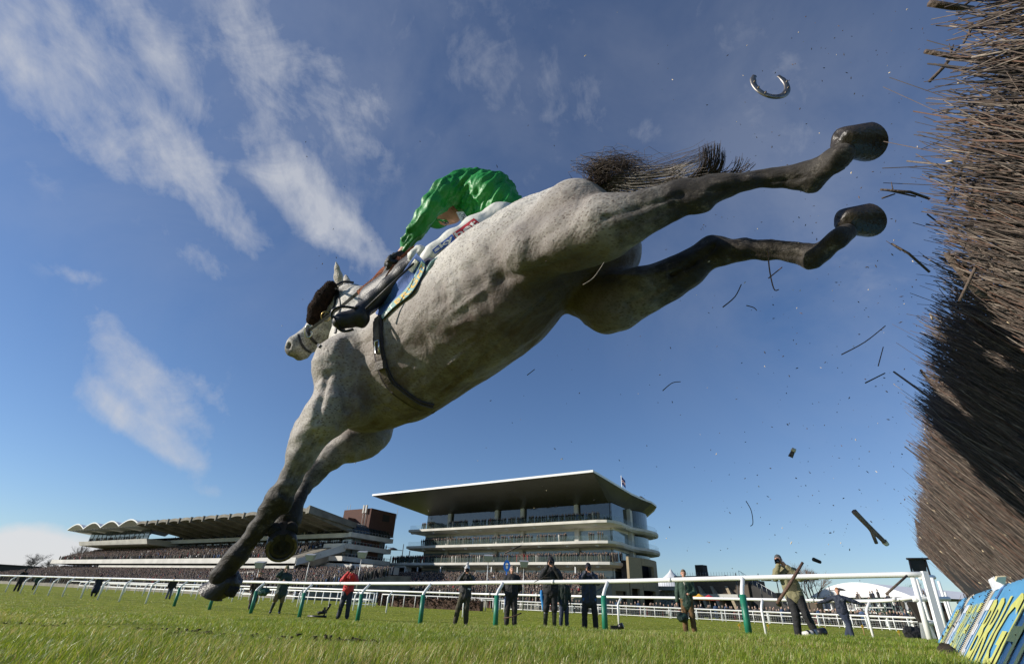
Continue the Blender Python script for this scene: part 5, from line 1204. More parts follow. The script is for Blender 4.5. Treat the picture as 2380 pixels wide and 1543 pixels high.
# saddle cloth draped on the near side
def cloth_uv(u, v):
    """u 0..1 from the rear top corner to the front lower one; v 0 (top edge) .. 1 (hanging edge)"""
    top = [(968, 588), (950, 612), (925, 650), (895, 692), (872, 728)]; bot = [(1003, 600), (988, 640), (958, 682), (915, 718), (890, 744)]
    t = spline([np.array([*q, 0.]) for q in top], 41); b = spline([np.array([*q, 0.]) for q in bot], 41)
    i = int(round(u*40)); return t[i]*(1-v)+b[i]*v
def cl_grid(nu, nv, Zf):
    return [[None]*nv for _ in range(nu)]
CT = spline([np.array([*q, 0.]) for q in [(968, 588), (950, 612), (925, 650), (895, 692), (872, 728)]], 61)
CB = spline([np.array([*q, 0.]) for q in [(990, 612), (984, 636), (957, 682), (915, 716), (890, 742)]], 61)
def cpt(u, v, off=0.):
    f = min(max(u, 0), 1)*60; i = min(int(f), 59); f -= i
    a = CT[i]*(1-f)+CT[i+1]*f; b = CB[i]*(1-f)+CB[i+1]*f; q = a*(1-v)+b*v
    Z = 2.06+.13*u-.02*v
    # it swings clear of the flank and ripples along the hem
    Z -= .012*math.sin(u*13+v*2)*(.3+v)
    p = PT(q[0], q[1], Z); h = HB.ray_cast(Vector(CAMP), Vector((p-CAMP)/np.linalg.norm(p-CAMP)), 10)
    if h[0] is not None:
        dd = np.linalg.norm(np.array(h[0])-CAMP)-np.linalg.norm(p-CAMP)
        if dd < .022: p = p-(p-CAMP)/np.linalg.norm(p-CAMP)*(.022-dd)
    r = (CAMP-p)/np.linalg.norm(CAMP-p)
    return p+r*off
def patch(name, u0, u1, v0, v1, m, parent, off, nu=50, nv=8, th=.003):
    V = []
    for s_ in (off, off-th):
        V += [cpt(u0+(u1-u0)*i/nu, v0+(v1-v0)*j/nv, s_) for i in range(nu+1) for j in range(nv+1)]
    w_ = nv+1; n0 = (nu+1)*w_; F = []
    for i in range(nu):
        for j in range(nv):
            a = i*w_+j; F.append((a, a+1, a+w_+1, a+w_)); F.append((n0+a, n0+a+w_, n0+a+w_+1, n0+a+1))
    for i in range(nu): a = i*w_; F.append((a, a+w_, n0+a+w_, n0+a)); a = i*w_+nv; F.append((a, n0+a, n0+a+w_, a+w_))
    for j in range(nv): F.append((j, n0+j, n0+j+1, j+1)); a = nu*w_+j; F.append((a, a+1, n0+a+1, n0+a))
    mb = MB(); mb.add(V, F, 0, True); return mb.build(name, m, parent)
blue = mat('cloth_blue', (.035, .10, .32), .75, 0, .2, 20, .3, 220)
navy = mat('cloth_navy', (.012, .018, .045), .8, 0, .3, 20, .3, 200)
teal = mat('cloth_teal', (.22, .38, .36), .7, 0, .2, 20, .2, 200)
whitec = mat('white_cloth', (.78, .77, .72), .75, 0, .06, 12, .3, 70)
CLOTH = patch('saddle_cloth', 0, 1, 0, 1, blue, HORSE, 0)
patch('cloth_band', .06, .985, .60, .97, teal, CLOTH, .003, th=.002)
patch('cloth_panel', .13, .33, .14, .46, whitec, CLOTH, .003, 12, 4, .002)
gold = mat('gold_print', (.75, .42, .04), .6, 0, .15)
# the word runs from the front lower end up to the rear corner
textmesh('BRIGHT', lambda x, y: cpt(.70-.58*x, .92-.26*y, .0055), gold, 'lettering', CLOTH, bold=.015)
textmesh('BET', lambda x, y: cpt(.95-.22*x, .92-.26*y, .0055), whitec, 'lettering', CLOTH, bold=.012)
# rear flap turned over, dark lining, and the pale pad edge below
mb = MB(); V = [PT(968, 588, 2.12), PT(985, 596, 2.1), PT(1004, 600, 2.06), PT(1022, 600, 2.04), PT(1000, 612, 2.03), PT(988, 640, 2.05), PT(984, 622, 2.06), PT(978, 606, 2.09)]
mb.add(V+[v+cF*.004 for v in V], [(0, 1, 7), (1, 6, 7), (1, 2, 4, 6), (2, 3, 4), (4, 5, 6)]+[(8+a, 8+b_, 8+c_) for a, b_, c_ in ((7, 1, 0), (7, 6, 1))]+[(14, 12, 10, 9), (12, 11, 10), (14, 13, 12)], 0, True); mb.build('cloth_lining', navy, CLOTH)
def pipe(name, pts, r, m, parent, k=30, n=8):
    mb = MB(); mb.tube(spline([PT(*p) for p in pts], k), r, n); return mb.build(name, m, parent)
pipe('pad_edge', [(1022, 599, 2.05), (1003, 612, 2.03), (993, 632, 2.03), (985, 655, 2.04), (960, 688, 2.08), (925, 716, 2.13), (896, 740, 2.17), (886, 756, 2.19)], .008, teal, HORSE)
# saddle : panel on the far side of the cloth, seat, flap
S = SDF(); S.cone(PT(985, 620, 2.3), PT(880, 700, 2.45), .09, .10, k=.05); S.cone(PT(1000, 610, 2.36), PT(1040, 585, 2.3), .06, .05, k=.05)
S.cone(PT(955, 640, 2.25), PT(850, 735, 2.32), .045, .045, k=.05); S.cone(PT(895, 715, 2.27), PT(850, 750, 2.30), .05, .035, k=.04)
V, Q = S.mesh(.009); SAD = link('saddle', npmesh('saddle', V, Q, True), leather, HORSE)
# forward corner of the number cloth and pad under the boot
mb = MB(); Vf = [PT(886, 742, 2.2), PT(868, 752, 2.22), PT(835, 762, 2.26), PT(812, 780, 2.27), PT(850, 776, 2.24), PT(893, 766, 2.19), PT(898, 750, 2.19)]
mb.add(Vf+[v+cF*.006 for v in Vf], [tuple(range(7)), tuple(range(13, 6, -1))]+[(i, (i+1) % 7, 7+(i+1) % 7, 7+i) for i in range(7)]); mb.build('cloth_corner', navy, CLOTH)
pipe('pad_edge', [(837, 757, 2.24), (822, 772, 2.24), (811, 789, 2.235), (822, 788, 2.225), (850, 778, 2.2), (874, 770, 2.18), (892, 766, 2.17)], .010, teal, HORSE)
# stirrup
ST = pipe('stirrup', [(826, 716, 2.08), (800, 713, 2.06), (780, 717, 2.05), (771, 727, 2.05), (773, 740, 2.05), (786, 762, 2.05), (800, 770, 2.05), (822, 765, 2.06)], .006, mat('stirrup_alloy', (.05, .05, .055), .3, 1., .1), SAD)
mb = MB(); q = [(773, 734, 2.03), (789, 764, 2.03), (803, 769, 2.09), (786, 738, 2.09)]; Vq = [PT(*a) for a in q]; mb.add(Vq+[v+cF*.008 for v in Vq], [(0, 1, 2, 3), (7, 6, 5, 4), (0, 4, 5, 1), (1, 5, 6, 2), (2, 6, 7, 3), (3, 7, 4, 0)]); mb.build('tread', leather, ST)
pipe('stirrup_leather', [(826, 716, 2.08), (850, 705, 2.14), (900, 665, 2.24)], .009, leather, SAD)
# bridle
BR = pipe('bridle', [(772, 668, 2.86), (783, 662, 2.87), (800, 655, 2.9), (822, 657, 2.93)], .007, leather, HORSE)
ribbon('cheek_strap', [(783, 668), (782, 690), (778, 712), (770, 726), (752, 742), (728, 757)], .018, .003, leather, BR, 30, .004)
ribbon('throat_strap', [(784, 668), (788, 690), (790, 712), (786, 745), (780, 775)], .012, .003, leather, BR, 24, .004)
ribbon('nose_band', [(713, 757), (716, 772), (726, 790), (738, 800), (745, 806)], .016, .003, leather, BR, 20, .004)
ribbon('nose_band', [(694, 778), (698, 795), (706, 808), (716, 816), (722, 818)], .012, .003, leather, BR, 20, .004)
cB = PT(717, 770, 2.74); mb = MB()
mb.tube([cB+.035*(math.cos(a)*cR*.62+math.sin(a)*cU) for a in np.linspace(0, 2*math.pi, 25)], .0045, 8); mb.build('bit_ring', steel, BR)
cB = PT(757, 735, 2.7); mb = MB(); mb.tube([cB+.026*(math.cos(a)*cR+math.sin(a)*cU) for a in np.linspace(0, 2*math.pi, 25)], .003, 6); mb.build('martingale_ring', mat('brass', (.4, .3, .12), .3, 1, .1), BR)
# sheepskin cheek piece
S = SDF(); S.chain([(PT(768, 668, 2.86), .038), (PT(752, 692, 2.84), .046), (PT(736, 718, 2.81), .044), (PT(726, 742, 2.79), .034)], k=.02, flat=(cF, .8))
V, Q = S.mesh(.006); cc = V.mean(0); d_ = V-cc; V = V+d_/np.linalg.norm(d_, axis=1)[:, None]*(rng.random(len(V))[:, None]*.004-.001)
fl = link('cheek_piece', npmesh('cheek_piece', V, Q, True), mat('sheepskin', (.03, .016, .011), .95, 0, .6, 40, 1., 160, .2), BR)
hs = []
for i in rng.choice(len(V), 1500): n_ = d_[i]/np.linalg.norm(d_[i]); hs.append(([V[i]-n_*.004, V[i]+n_*.002+rng.normal(0, .001, 3), V[i]+n_*.004+rng.normal(0, .0015, 3)], .001))
strands('fleece', hs, MATS['sheepskin'], fl)
# reins : rubber part in the hand, plain leather to the bit
RN = ribbon3 = None
def strap3(name, pts, wd, th, m, parent, k=24, wdir=None):
    P = spline([PT(*p) for p in pts], k); mb = MB(); V = []
    for i in range(k):
        t = P[min(i+1, k-1)]-P[max(i-1, 0)]; t /= np.linalg.norm(t); n = -cF-(-cF@t)*t; n /= np.linalg.norm(n); b = np.cross(t, n)
        w_ = wd(i/(k-1)) if callable(wd) else wd
        V += [P[i]+b*w_/2-n*th/2, P[i]+b*w_/2+n*th/2, P[i]-b*w_/2+n*th/2, P[i]-b*w_/2-n*th/2]
    F = [(4*i+a, 4*i+(a+1) % 4, 4*i+4+(a+1) % 4, 4*i+4+a) for i in range(k-1) for a in range(4)]+[(3, 2, 1, 0), tuple(4*(k-1)+a for a in range(4))]
    mb.add(V, F); return mb.build(name, m, parent)
REIN = strap3('rein', [(966, 578, 2.36), (930, 606, 2.36), (885, 640, 2.42), (832, 681, 2.5)], lambda t: .034-.008*t, .006, orange, HORSE)
strap3('rein_end', [(833, 680, 2.5), (812, 697, 2.55), (788, 716, 2.62), (718, 768, 2.74)], .016, .004, leather, REIN)
strap3('rein', [(945, 590, 2.44), (915, 612, 2.46), (890, 628, 2.5), (870, 650, 2.6)], .024, .006, orange, HORSE)
strap3('rein', [(930, 598, 2.34), (918, 620, 2.3), (905, 640, 2.3), (898, 652, 2.3)], .028, .006, orange, HORSE)
strap3('rein', [(950, 592, 2.4), (962, 598, 2.42), (975, 606, 2.45)], .016, .005, orange, HORSE)
# ------------------------------------------------------------------ the jockey
skin = mat('skin', (.50, .27, .19), .55, 0, .12, 20, .1, 120)
silk = mat('green_silk', (.009, .21, .034), .48, 0, .12, 3., .3, 30, .45)
breech = mat('white_breeches', (.66, .65, .60), .6, 0, .06, 6, .25, 30)
glove = mat('black_glove', (.016, .016, .018), .6, 0, .4, 30, .3, 120)
def organic(S, name, m, parent, res, wr=0., fr=14., dirs=None, it=1):
    V, Q = S.mesh(res); V = smoothmesh(V, Q, it)
    if wr:
        # folds of loose cloth : ridged displacement along the surface normal
        me0 = npmesh('t', V, Q, True); N_ = np.empty(len(V)*3, dtype=np.float32); me0.vertices.foreach_get('normal', N_); N_ = N_.reshape(-1, 3); bpy.data.meshes.remove(me0)
        from mathutils import noise
        A = np.eye(3) if dirs is None else np.array(dirs)
        W = V@A.T*fr
        d = np.array([(1-abs(noise.noise(Vector(w)))*2.2)+.5*(1-abs(noise.noise(Vector(w*2.1+7)))*2.2) for w in W])
        V = V+N_*((d-.9)*wr)[:, None]
    return link(name, npmesh(name, V, Q, True), m) if parent is None else _child(link(name, npmesh(name, V, Q, True), m), parent)
def Q_(px, py, Z, r): return (PT(px, py, Z), r*Z/FPX)
def jockey():
    # skin : one continuous figure under the clothes
    S = SDF()
    hip = PT(1165, 505, 2.36); 
    S.chain([Q_(1160, 485, 2.40, 26), Q_(1120, 450, 2.48, 30), Q_(1075, 446, 2.56, 28), Q_(1062, 465, 2.6, 17), Q_(1050, 486, 2.6, 15)], k=.03)
    S.cone(PT(1034, 490, 2.58), PT(1026, 495, 2.60), .075, .07, k=.03)            # skull
    # face, seen from below and from the side, turned down and to the left
    S.cone(PT(1052, 499, 2.56), PT(1036, 504, 2.57), .048, .04, k=.02)               # jaw and cheek
    S.cone(PT(1040, 508, 2.54), PT(1034, 512, 2.535), .013, .016, k=.01)             # nose
    S.cone(PT(1049, 509, 2.53), PT(1045, 510, 2.528), .012, .012, k=.01)             # lips
    S.cone(PT(1056, 508, 2.54), PT(1060, 505, 2.55), .018, .02, k=.015)              # chin
    S.cone(PT(1060, 484, 2.57), PT(1063, 489, 2.57), .014, .012, k=.008, flat=(cF, .5))  # ear
    S.chain([Q_(1060, 432, 2.5, 20), Q_(998, 492, 2.42, 15), Q_(966, 538, 2.41, 11), Q_(938, 584, 2.42, 9), Q_(928, 598, 2.42, 12)], k=.02)
    S.chain([Q_(1050, 440, 2.75, 17), Q_(990, 510, 2.7, 11), Q_(955, 565, 2.56, 8), Q_(945, 590, 2.5, 11)], k=.02)
    S.chain([Q_(1165, 512, 2.30, 22), Q_(1060, 565, 2.18, 17), Q_(985, 600, 2.15, 12), Q_(905, 664, 2.17, 11), Q_(835, 728, 2.12, 9), Q_(800, 743, 2.08, 8)], k=.03)
    body = organic(S, 'person', skin, None, .009)
    tag(body, 'jockey crouched over the horse in emerald green silks and white breeches holding the reins', 'person')
    me = body.data
    # silks
    S = SDF()
    S.chain([Q_(1170, 478, 2.38, 40), Q_(1145, 452, 2.42, 44), Q_(1108, 444, 2.5, 46), Q_(1080, 443, 2.56, 43), Q_(1062, 445, 2.6, 32)], k=.04)
    S.cone(PT(1188, 474, 2.4), PT(1155, 448, 2.45), .05, .085, k=.04)
    S.chain([Q_(1068, 432, 2.5, 31), Q_(1036, 448, 2.45, 29), Q_(1008, 478, 2.42, 26), Q_(988, 506, 2.41, 24), Q_(966, 536, 2.41, 19), Q_(949, 564, 2.42, 15), Q_(938, 584, 2.42, 13)], k=.02)
    S.cone(PT(996, 508, 2.40), PT(980, 528, 2.40), .038, .028, k=.03)               # bagging at the elbow
    S.cone(PT(1086, 470, 2.48), PT(1090, 496, 2.42), .055, .026, k=.04)               # chest cloth
    S.cone(PT(1115, 470, 2.44), PT(1122, 492, 2.38), .06, .03, k=.04)
    S.cone(PT(1150, 470, 2.4), PT(1165, 488, 2.34), .06, .035, k=.04)
    S.chain([Q_(1052, 440, 2.72, 28), Q_(998, 495, 2.68, 20), Q_(962, 550, 2.58, 14)], k=.02)
    ax_ = PT(968, 545, 2.41)-PT(1040, 452, 2.45); ax_ /= np.linalg.norm(ax_); e2 = np.cross(ax_, cF); e2 /= np.linalg.norm(e2); e3 = np.cross(ax_, e2)
    sk = organic(S, 'silks', silk, body, .0065, .016, 1., (ax_*4.5, e2*17, e3*16))
    # collar patch
    mb = MB(); q = [(1060, 493, 2.40), (1077, 492, 2.39), (1090, 510, 2.35), (1083, 520, 2.33), (1072, 517, 2.35)]; V = [PT(*a) for a in q]; mb.add(V+[v+cF*.004 for v in V], [(0, 1, 2, 3, 4), (9, 8, 7, 6, 5)]+[(i, (i+1) % 5, 5+(i+1) % 5, 5+i) for i in range(5)]); mb.build('neck_patch', whitec, sk)
    o_ = PT(1097, 514, 2.36); 
    textmesh('THE', lambda x, y: PT(1088-5*x+12*(1-y)*.6+6, 507+3+26*x*.9+1*y, 2.385-.05*x)-cF*.004 if False else PT(1070+9*y+6*x, 499-3*y+14*x, 2.372-.03*x), mat('black_print', (.02, .02, .025), .7), 'lettering', sk, bold=.012)
    # breeches
    S = SDF()
    S.chain([Q_(1190, 500, 2.34, 28), Q_(1160, 512, 2.27, 37), Q_(1110, 536, 2.21, 33), Q_(1060, 565, 2.16, 29), Q_(1008, 595, 2.13, 25), Q_(984, 606, 2.13, 20)], k=.04)
    S.chain([Q_(1165, 505, 2.5, 34), Q_(1085, 560, 2.52, 26), Q_(1010, 605, 2.52, 20)], k=.03)
    br_ = organic(S, 'breeches', breech, body, .0075, .005, 1., (ax_*4, e2*11, e3*11))
    # printed panels following the thigh
    bv = np.array([v.co[:] for v in br_.data.vertices]); TB = BVHTree.FromPolygons([tuple(v) for v in bv.tolist()], [tuple(p.vertices) for p in br_.data.polygons])
    def thigh(px, py, off):
        r = ray(px, py); r = r/np.linalg.norm(r); h = TB.ray_cast(Vector(CAMP), Vector(r), 10)
        p = PT(px, py, 2.1) if h[0] is None else np.array(h[0]); return p-r*off
    def panel(name, C0, C1, C2, C3, m, off, n=18, th=.003):
        c = [np.array(q, float) for q in (C0, C1, C2, C3)]; V = []
        for o_ in (off, off-th):
            for i in range(n+1):
                for j in range(n//2+1): a, b = i/n, j/(n//2); p = (c[0]*(1-a)+c[1]*a)*(1-b)+(c[3]*(1-a)+c[2]*a)*b; V.append(thigh(p[0], p[1], o_))
        w_ = n//2+1; F = [(i*w_+j, i*w_+j+1, (i+1)*w_+j+1, (i+1)*w_+j) for i in range(n) for j in range(n//2)]; N0 = (n+1)*w_; F += [tuple(N0+q for q in f[::-1]) for f in F]
        mb = MB(); mb.add(V, F, 0, True); return mb.build(name, m, br_)
    red = mat('red_print', (.40, .02, .03), .65, 0, .12, 20); bl = mat('blue_print', (.03, .10, .42), .65, 0, .2, 30)
    # image coordinates of the near thigh : from the knee end up to the hip
    A0, A1, A2, A3 = (1052, 543), (1101, 507), (1117, 520), (1061, 557)
    panel('red_panel', A0, A1, A2, A3, red, .008)
    B0, B1, B2, B3 = (1004, 581), (1051, 544), (1060, 558), (1011, 590)
    panel('blue_panel', B0, B1, B2, B3, bl, .008)
    def qm(c0, c1, c2, c3, off):
        c = [np.array(q, float) for q in (c0, c1, c2, c3)]
        return lambda x, y: thigh(*((c[0]*(1-x)+c[1]*x)*(1-y)+(c[3]*(1-x)+c[2]*x)*y), off)
    textmesh('bet', qm((1062, 554), (1112, 520), (1099, 510), (1054, 543), .0115), whitec, 'lettering', br_, bold=.02)
    textmesh('sky', qm((1013, 588), (1058, 558), (1049, 546), (1006, 580), .0115), whitec, 'lettering', br_, bold=.03)
    # boot
    S = SDF()
    S.chain([Q_(970, 604, 2.16, 18), Q_(940, 634, 2.17, 20), Q_(905, 665, 2.17, 20), Q_(870, 696, 2.16, 18), Q_(842, 722, 2.13, 17), Q_(828, 738, 2.11, 18)], k=.02)
    S.chain([Q_(838, 735, 2.1, 20), Q_(812, 742, 2.09, 18), Q_(793, 745, 2.07, 17), Q_(786, 748, 2.06, 13)], k=.02)
    S.cone(PT(846, 745, 2.1), PT(842, 752, 2.1), .02, .02, k=.02)
    organic(S, 'boot', leather, body, .0065, .0015, 1., (ax_*6, e2*16, e3*16))
    S = SDF(); S.cone(PT(962, 598, 2.13), PT(976, 588, 2.13), .03, .034, k=.02); organic(S, 'sock', breech, body, .007, .006, 1., (ax_*20, e2*20, e3*20))
    pipe_ = MB(); pipe_.tube([PT(962, 612, 2.07), PT(905, 665, 2.05), PT(850, 718, 2.05)], .005, 6); pipe_.build('boot_seam', leather, body)
    # helmet with green cap cover, peak and goggles
    S = SDF(); S.cone(PT(1021, 488, 2.60), PT(1016, 496, 2.61), .090, .082, k=.04); hm = organic(S, 'helmet', silk, body, .007, .002, 1., (ax_*8, e2*8, e3*8))
    S = SDF(); S.cone(PT(1022, 511, 2.55), PT(1036, 514, 2.53), .018, .016, k=.02, flat=(cU, .4)); organic(S, 'helmet_peak', silk, hm, .006)
    S = SDF(); S.cone(PT(1030, 510, 2.545), PT(1037, 515, 2.54), .017, .016, k=.01); organic(S, 'goggles', glassd, body, .005)
    # gloves : palm, four curled fingers and a thumb closed on the rein
    def hand(w, g, bend, side, m, nm):
        """w wrist, g grip centre"""
        w = np.array(w); g = np.array(g); a = g-w; a /= np.linalg.norm(a); s_ = np.array(side); s_ = s_-(s_@a)*a; s_ /= np.linalg.norm(s_); b = np.cross(a, s_); b = b if b@np.array(bend) > 0 else -b
        S = SDF(); S.cone(w, w+a*.035, .027, .028, k=.02, flat=(b, .75)); S.cone(w+a*.03, w+a*.085, .032, .038, k=.02, flat=(b, .45))
        for i, (o_, L_) in enumerate(((-.030, .034), (-.010, .040), (.010, .037), (.029, .028))):
            k0 = w+a*.088+s_*o_; k1 = k0+a*L_*.75+b*L_*.45; k2 = k1+b*L_*.85-a*L_*.15; k3 = k2-a*L_*.65+b*L_*.1
            S.chain([(k0, .0125), (k1, .0112), (k2, .0105), (k3, .0095)], k=.004)
        t0 = w+a*.04-s_*.035; t1 = t0+a*.03-s_*.012+b*.022; t2 = t1+a*.018+s_*.016+b*.018; S.chain([(t0, .0145), (t1, .0125), (t2, .011)], k=.008)
        return organic(S, nm, m, body, .0045)
    hand(PT(934, 594, 2.41), PT(916, 604, 2.37), -cF-cU*.4, cU*.5+cR*.2-cF*.4, glove, 'glove')
    hand(PT(945, 592, 2.5), PT(930, 612, 2.44), -cF, cR+cU*.3, glove, 'glove')
    # the whip hand rein stop below
    S = SDF(); S.chain([(PT(905, 622, 2.36), .02), (PT(896, 640, 2.36), .016), (PT(891, 652, 2.36), .012)], k=.01); organic(S, 'glove_strap', glove, body, .005)
    S = SDF(); S.cone(PT(963, 605, 2.16), PT(957, 612, 2.16), .012, .012, k=.01)
jockey()
# ------------------------------------------------------------------ photographers and bystanders
def V3(*a): return np.array(a, float)
GLASSBLK = mat('camera_black', (.012, .012, .013), .35, 0, .3, 20)
lensg = glass_mat('lens_glass', (.01, .012, .02), .03)
def fingers(S, wrist, d, side, pal, curl=.6, k=1.):
    """palm with four unequal fingers and a thumb"""
    d = d/np.linalg.norm(d); side = side-(side@d)*d; side /= np.linalg.norm(side); pal = np.cross(d, side)*np.sign(np.cross(d, side)@pal+1e-9)
    S.cone(wrist, wrist+d*.075*k, .026*k, .034*k, k=.012, flat=(pal, .5))
    for o_, L_ in ((-.028, .05), (-.010, .058), (.009, .055), (.027, .043)):
        a = wrist+d*.082*k+side*o_*k; b = a+(d*(1-curl*.6)+pal*curl)*L_*k*.6; c = b+(d*(1-curl*1.3)+pal*curl*1.1)*L_*k*.5; S.chain([(a, .0105*k), (b, .0095*k), (c, .0085*k)], k=.004)
    a = wrist+d*.03*k-side*.03*k; b = a+(d*.7-side*.5+pal*.35)*.036*k; c = b+(d*.8+side*.1+pal*.4)*.026*k; S.chain([(a, .013*k), (b, .0115*k), (c, .010*k)], k=.006)
def person(px, Y, H, label, coat, trouser, shoe, pose, head=('hair', (.06, .05, .045)), yaw=0., coat_len=.80, boots=None, extra=None, loc=None, group=None, wide=1.):
    wide *= 1.14
    H *= .972; k = H/1.78; g = GX(px, Y) if loc is None else np.array(loc); yaw = yaw-math.atan2(g[0], g[1])
    T = None
    P = dict(head=V3(0, -.01, 1.66), neck=V3(0, .01, 1.48), chest=V3(0, 0, 1.28), waist=V3(0, .01, 1.05), hip=V3(0, .01, .95),
             sl=V3(-.19, .02, 1.42), sr=V3(.19, .02, 1.42), el=V3(-.26, .03, 1.13), er=V3(.26, .03, 1.13), hl=V3(-.27, -.06, .88), hr=V3(.27, -.06, .88),
             kl=V3(-.11, -.02, .50), kr=V3(.11, -.02, .50), al=V3(-.13, .02, .08), ar=V3(.13, .02, .08))
    if pose.get('camera'):
        P.update(el=V3(-.27, -.16, 1.27), er=V3(.27, -.16, 1.27), hl=V3(-.075, -.24, 1.565), hr=V3(.08, -.27, 1.53))
    P.update({q: V3(*v) for q, v in pose.items() if q in P})
    lean = V3(*pose.get('lean', (0, 0, 0)))
    for q in ('head', 'neck', 'chest', 'waist', 'sl', 'sr', 'el', 'er', 'hl', 'hr'):
        if not (q in pose and q[0] in 'eh' and pose.get('abs')): P[q] = P[q]+lean*(P[q][2]-.95)/.7*(P[q][2] > .95)
    for q in P: P[q] = P[q]*k
    hd = P['head']; S = SDF()
    # head with face
    S.cone(hd+V3(0, .015, .02)*k, hd+V3(0, .005, .035)*k, .092*k, .09*k, flat=((1, 0, 0), .86), k=.02)
    S.cone(hd+V3(0, -.045, -.03)*k, hd+V3(0, -.055, -.075)*k, .06*k, .038*k, flat=((1, 0, 0), .9), k=.03)
    S.cone(hd+V3(0, -.098, .01)*k, hd+V3(0, -.118, -.03)*k, .010*k, .016*k, k=.01)
    S.cone(hd+V3(-.018, -.094, -.062)*k, hd+V3(.018, -.094, -.062)*k, .010*k, .010*k, k=.006)
    for s_ in (-1, 1):
        S.cone(hd+V3(s_*.083, .01, -.01)*k, hd+V3(s_*.086, .018, .03)*k, .014*k, .017*k, flat=((1, 0, 0), .5), k=.006)
        S.cone(hd+V3(s_*.034, -.10, .013)*k, hd+V3(s_*.04, -.10, .013)*k, .013*k, .012*k, k=.012, neg=True)
        S.cone(hd+V3(s_*.02, -.088, .032)*k, hd+V3(s_*.05, -.078, .032)*k, .011*k, .009*k, k=.008)
    S.chain([(P['neck']+V3(0, .01, .08)*k, .055*k), (P['neck'], .05*k), (P['chest'], .085*k), (P['waist'], .08*k), (P['hip'], .08*k)], k=.04)
    for sh, e, h in (('sl', 'el', 'hl'), ('sr', 'er', 'hr')):
        S.chain([(P[sh], .06*k), (P[e], .04*k), (P[h], .026*k)], k=.02); d = P[h]-P[e]
        fd = pose.get('hand_dir_'+sh[1]); d = V3(*fd) if fd else d; sd = V3(0, -1, .2) if not pose.get('camera') else V3(0, -.2, 1)
        fingers(S, P[h], d, sd, V3(-np.sign(P[sh][0]), -.2, 0), .7 if not fd else .25, k)
    for kn, an, s_ in (('kl', 'al', -1), ('kr', 'ar', 1)): S.chain([(P['hip']+V3(s_*.09, 0, -.02)*k, .085*k), (P[kn], .05*k), (P[an], .035*k)], k=.03)
    V, Q = S.mesh(.0105); Rz = np.array([[math.cos(yaw), -math.sin(yaw), 0], [math.sin(yaw), math.cos(yaw), 0], [0, 0, 1]])
    T = link('person', npmesh('person', smoothmesh(V, Q, 1), Q, True), skin); T.location = tuple(g); T.rotation_euler = (0, 0, yaw); tag(T, label, 'person', group)
    def part(S, nm, m, res=.014, wr=.006, fr=9.):
        return organic(S, nm, m, T, res, wr, 1., (V3(fr, 0, 0), V3(0, fr, 0), V3(0, 0, fr*.8)), it=1)
    # eyes
    if not pose.get('camera'):
        for s_ in (-1, 1):
            mb = MB(); c = hd+V3(s_*.034, -.088, .012)*k; mb.tube([c+V3(-.012, 0, 0), c, c+V3(.012, 0, 0)], [.003, .008, .003], 6); mb.build('eye', mat('eye_dark', (.03, .02, .018), .2), T)
    # trousers
    S = SDF(); S.cone(P['waist']-V3(0, 0, .04)*k, P['hip'], .13*k, .145*k, flat=((0, 1, 0), .72), k=.04)
    for kn, an, s_ in (('kl', 'al', -1), ('kr', 'ar', 1)):
        a = P[an]+(P[kn]-P[an])*(.05 if not boots else .75); S.chain([(P['hip']+V3(s_*.085, 0, -.03)*k, .118*k), (P[kn], .088*k), (a, (.080 if not boots else .06)*k)], k=.035)
    part(S, 'trousers', trouser, wr=.007)
    # shoes or boots
    for kn, an in (('kl', 'al'), ('kr', 'ar')):
        S = SDF(); a = P[an]; S.cone(a+V3(0, .03, -.04)*k, a+V3(np.sign(a[0])*.02, -.15, -.05)*k, .05*k, .042*k, flat=((0, 0, 1), .8), k=.03)
        S.cone(a+V3(0, 0, 0), a+(P[kn]-a)*(.12 if not boots else .72), .05*k, (.05 if not boots else .068)*k, k=.03); part(S, 'boot' if boots else 'shoe', boots or shoe, .012, 0)
    # coat : body, collar, sleeves
    S = SDF(); z0 = coat_len*k
    S.cone(P['chest']+V3(0, 0, .04)*k, P['waist'], .185*wide*k, .165*wide*k, flat=((0, 1, 0), .68), k=.06); b0 = V3(P['hip'][0], P['hip'][1], z0)+V3(0, 0, .04)
    S.cone(P['waist'], b0, .165*wide*k, .185*wide*k, flat=((0, 1, 0), .68), k=.05); S.cone(P['sl']+V3(.02, 0, 0), P['sr']-V3(.02, 0, 0), .085*k, .085*k, k=.06)
    S.cone(P['neck']-V3(0, -.01, .02)*k, P['neck']+V3(0, .005, .03)*k, .08*k, .075*k, k=.03)
    for sh, e, h in (('sl', 'el', 'hl'), ('sr', 'er', 'hr')): S.chain([(P[sh], .092*k), (P[e], .076*k), (P[h]*.93+P[e]*.07, .052*k)], k=.03)
    ct = part(S, 'coat', coat, .013, .010)
    # coat front : zip line and pockets
    mb = MB(); zs = np.linspace(z0+.05, P['neck'][2]-.02, 10); 
    cvv = np.array([v.co[:] for v in ct.data.vertices]); CB_ = BVHTree.FromPolygons([tuple(v) for v in cvv.tolist()], [tuple(p.vertices) for p in ct.data.polygons])
    def front(x, z, off=.004):
        h = CB_.ray_cast(Vector((x, -1.2, z)), Vector((0, 1, 0)), 3); return (np.array(h[0]) if h[0] is not None else V3(x, -.13, z))+V3(0, -off, 0)
    if pose.get('zip', True): mb.tube([front(P['chest'][0]*(z/P['chest'][2]), z) for z in zs], .006, 5); mb.build('zip', mat('zip_grey', (.10, .10, .10), .4, .5), ct)
    for s_ in (-1, 1):
        mb = MB(); z = max(z0+.13, .9*k); c = front(s_*.1*k, z, .003); mb.box(c, (.11*k, .012, .018)); mb.build('pocket_flap', coat, ct)
    # head covering
    kind, hc = head
    hm = mat('head_%s_%d' % (kind, int(hc[0]*1000+hc[1]*100)), hc, .85, 0, .4, 30, .6, 150)
    S = SDF()
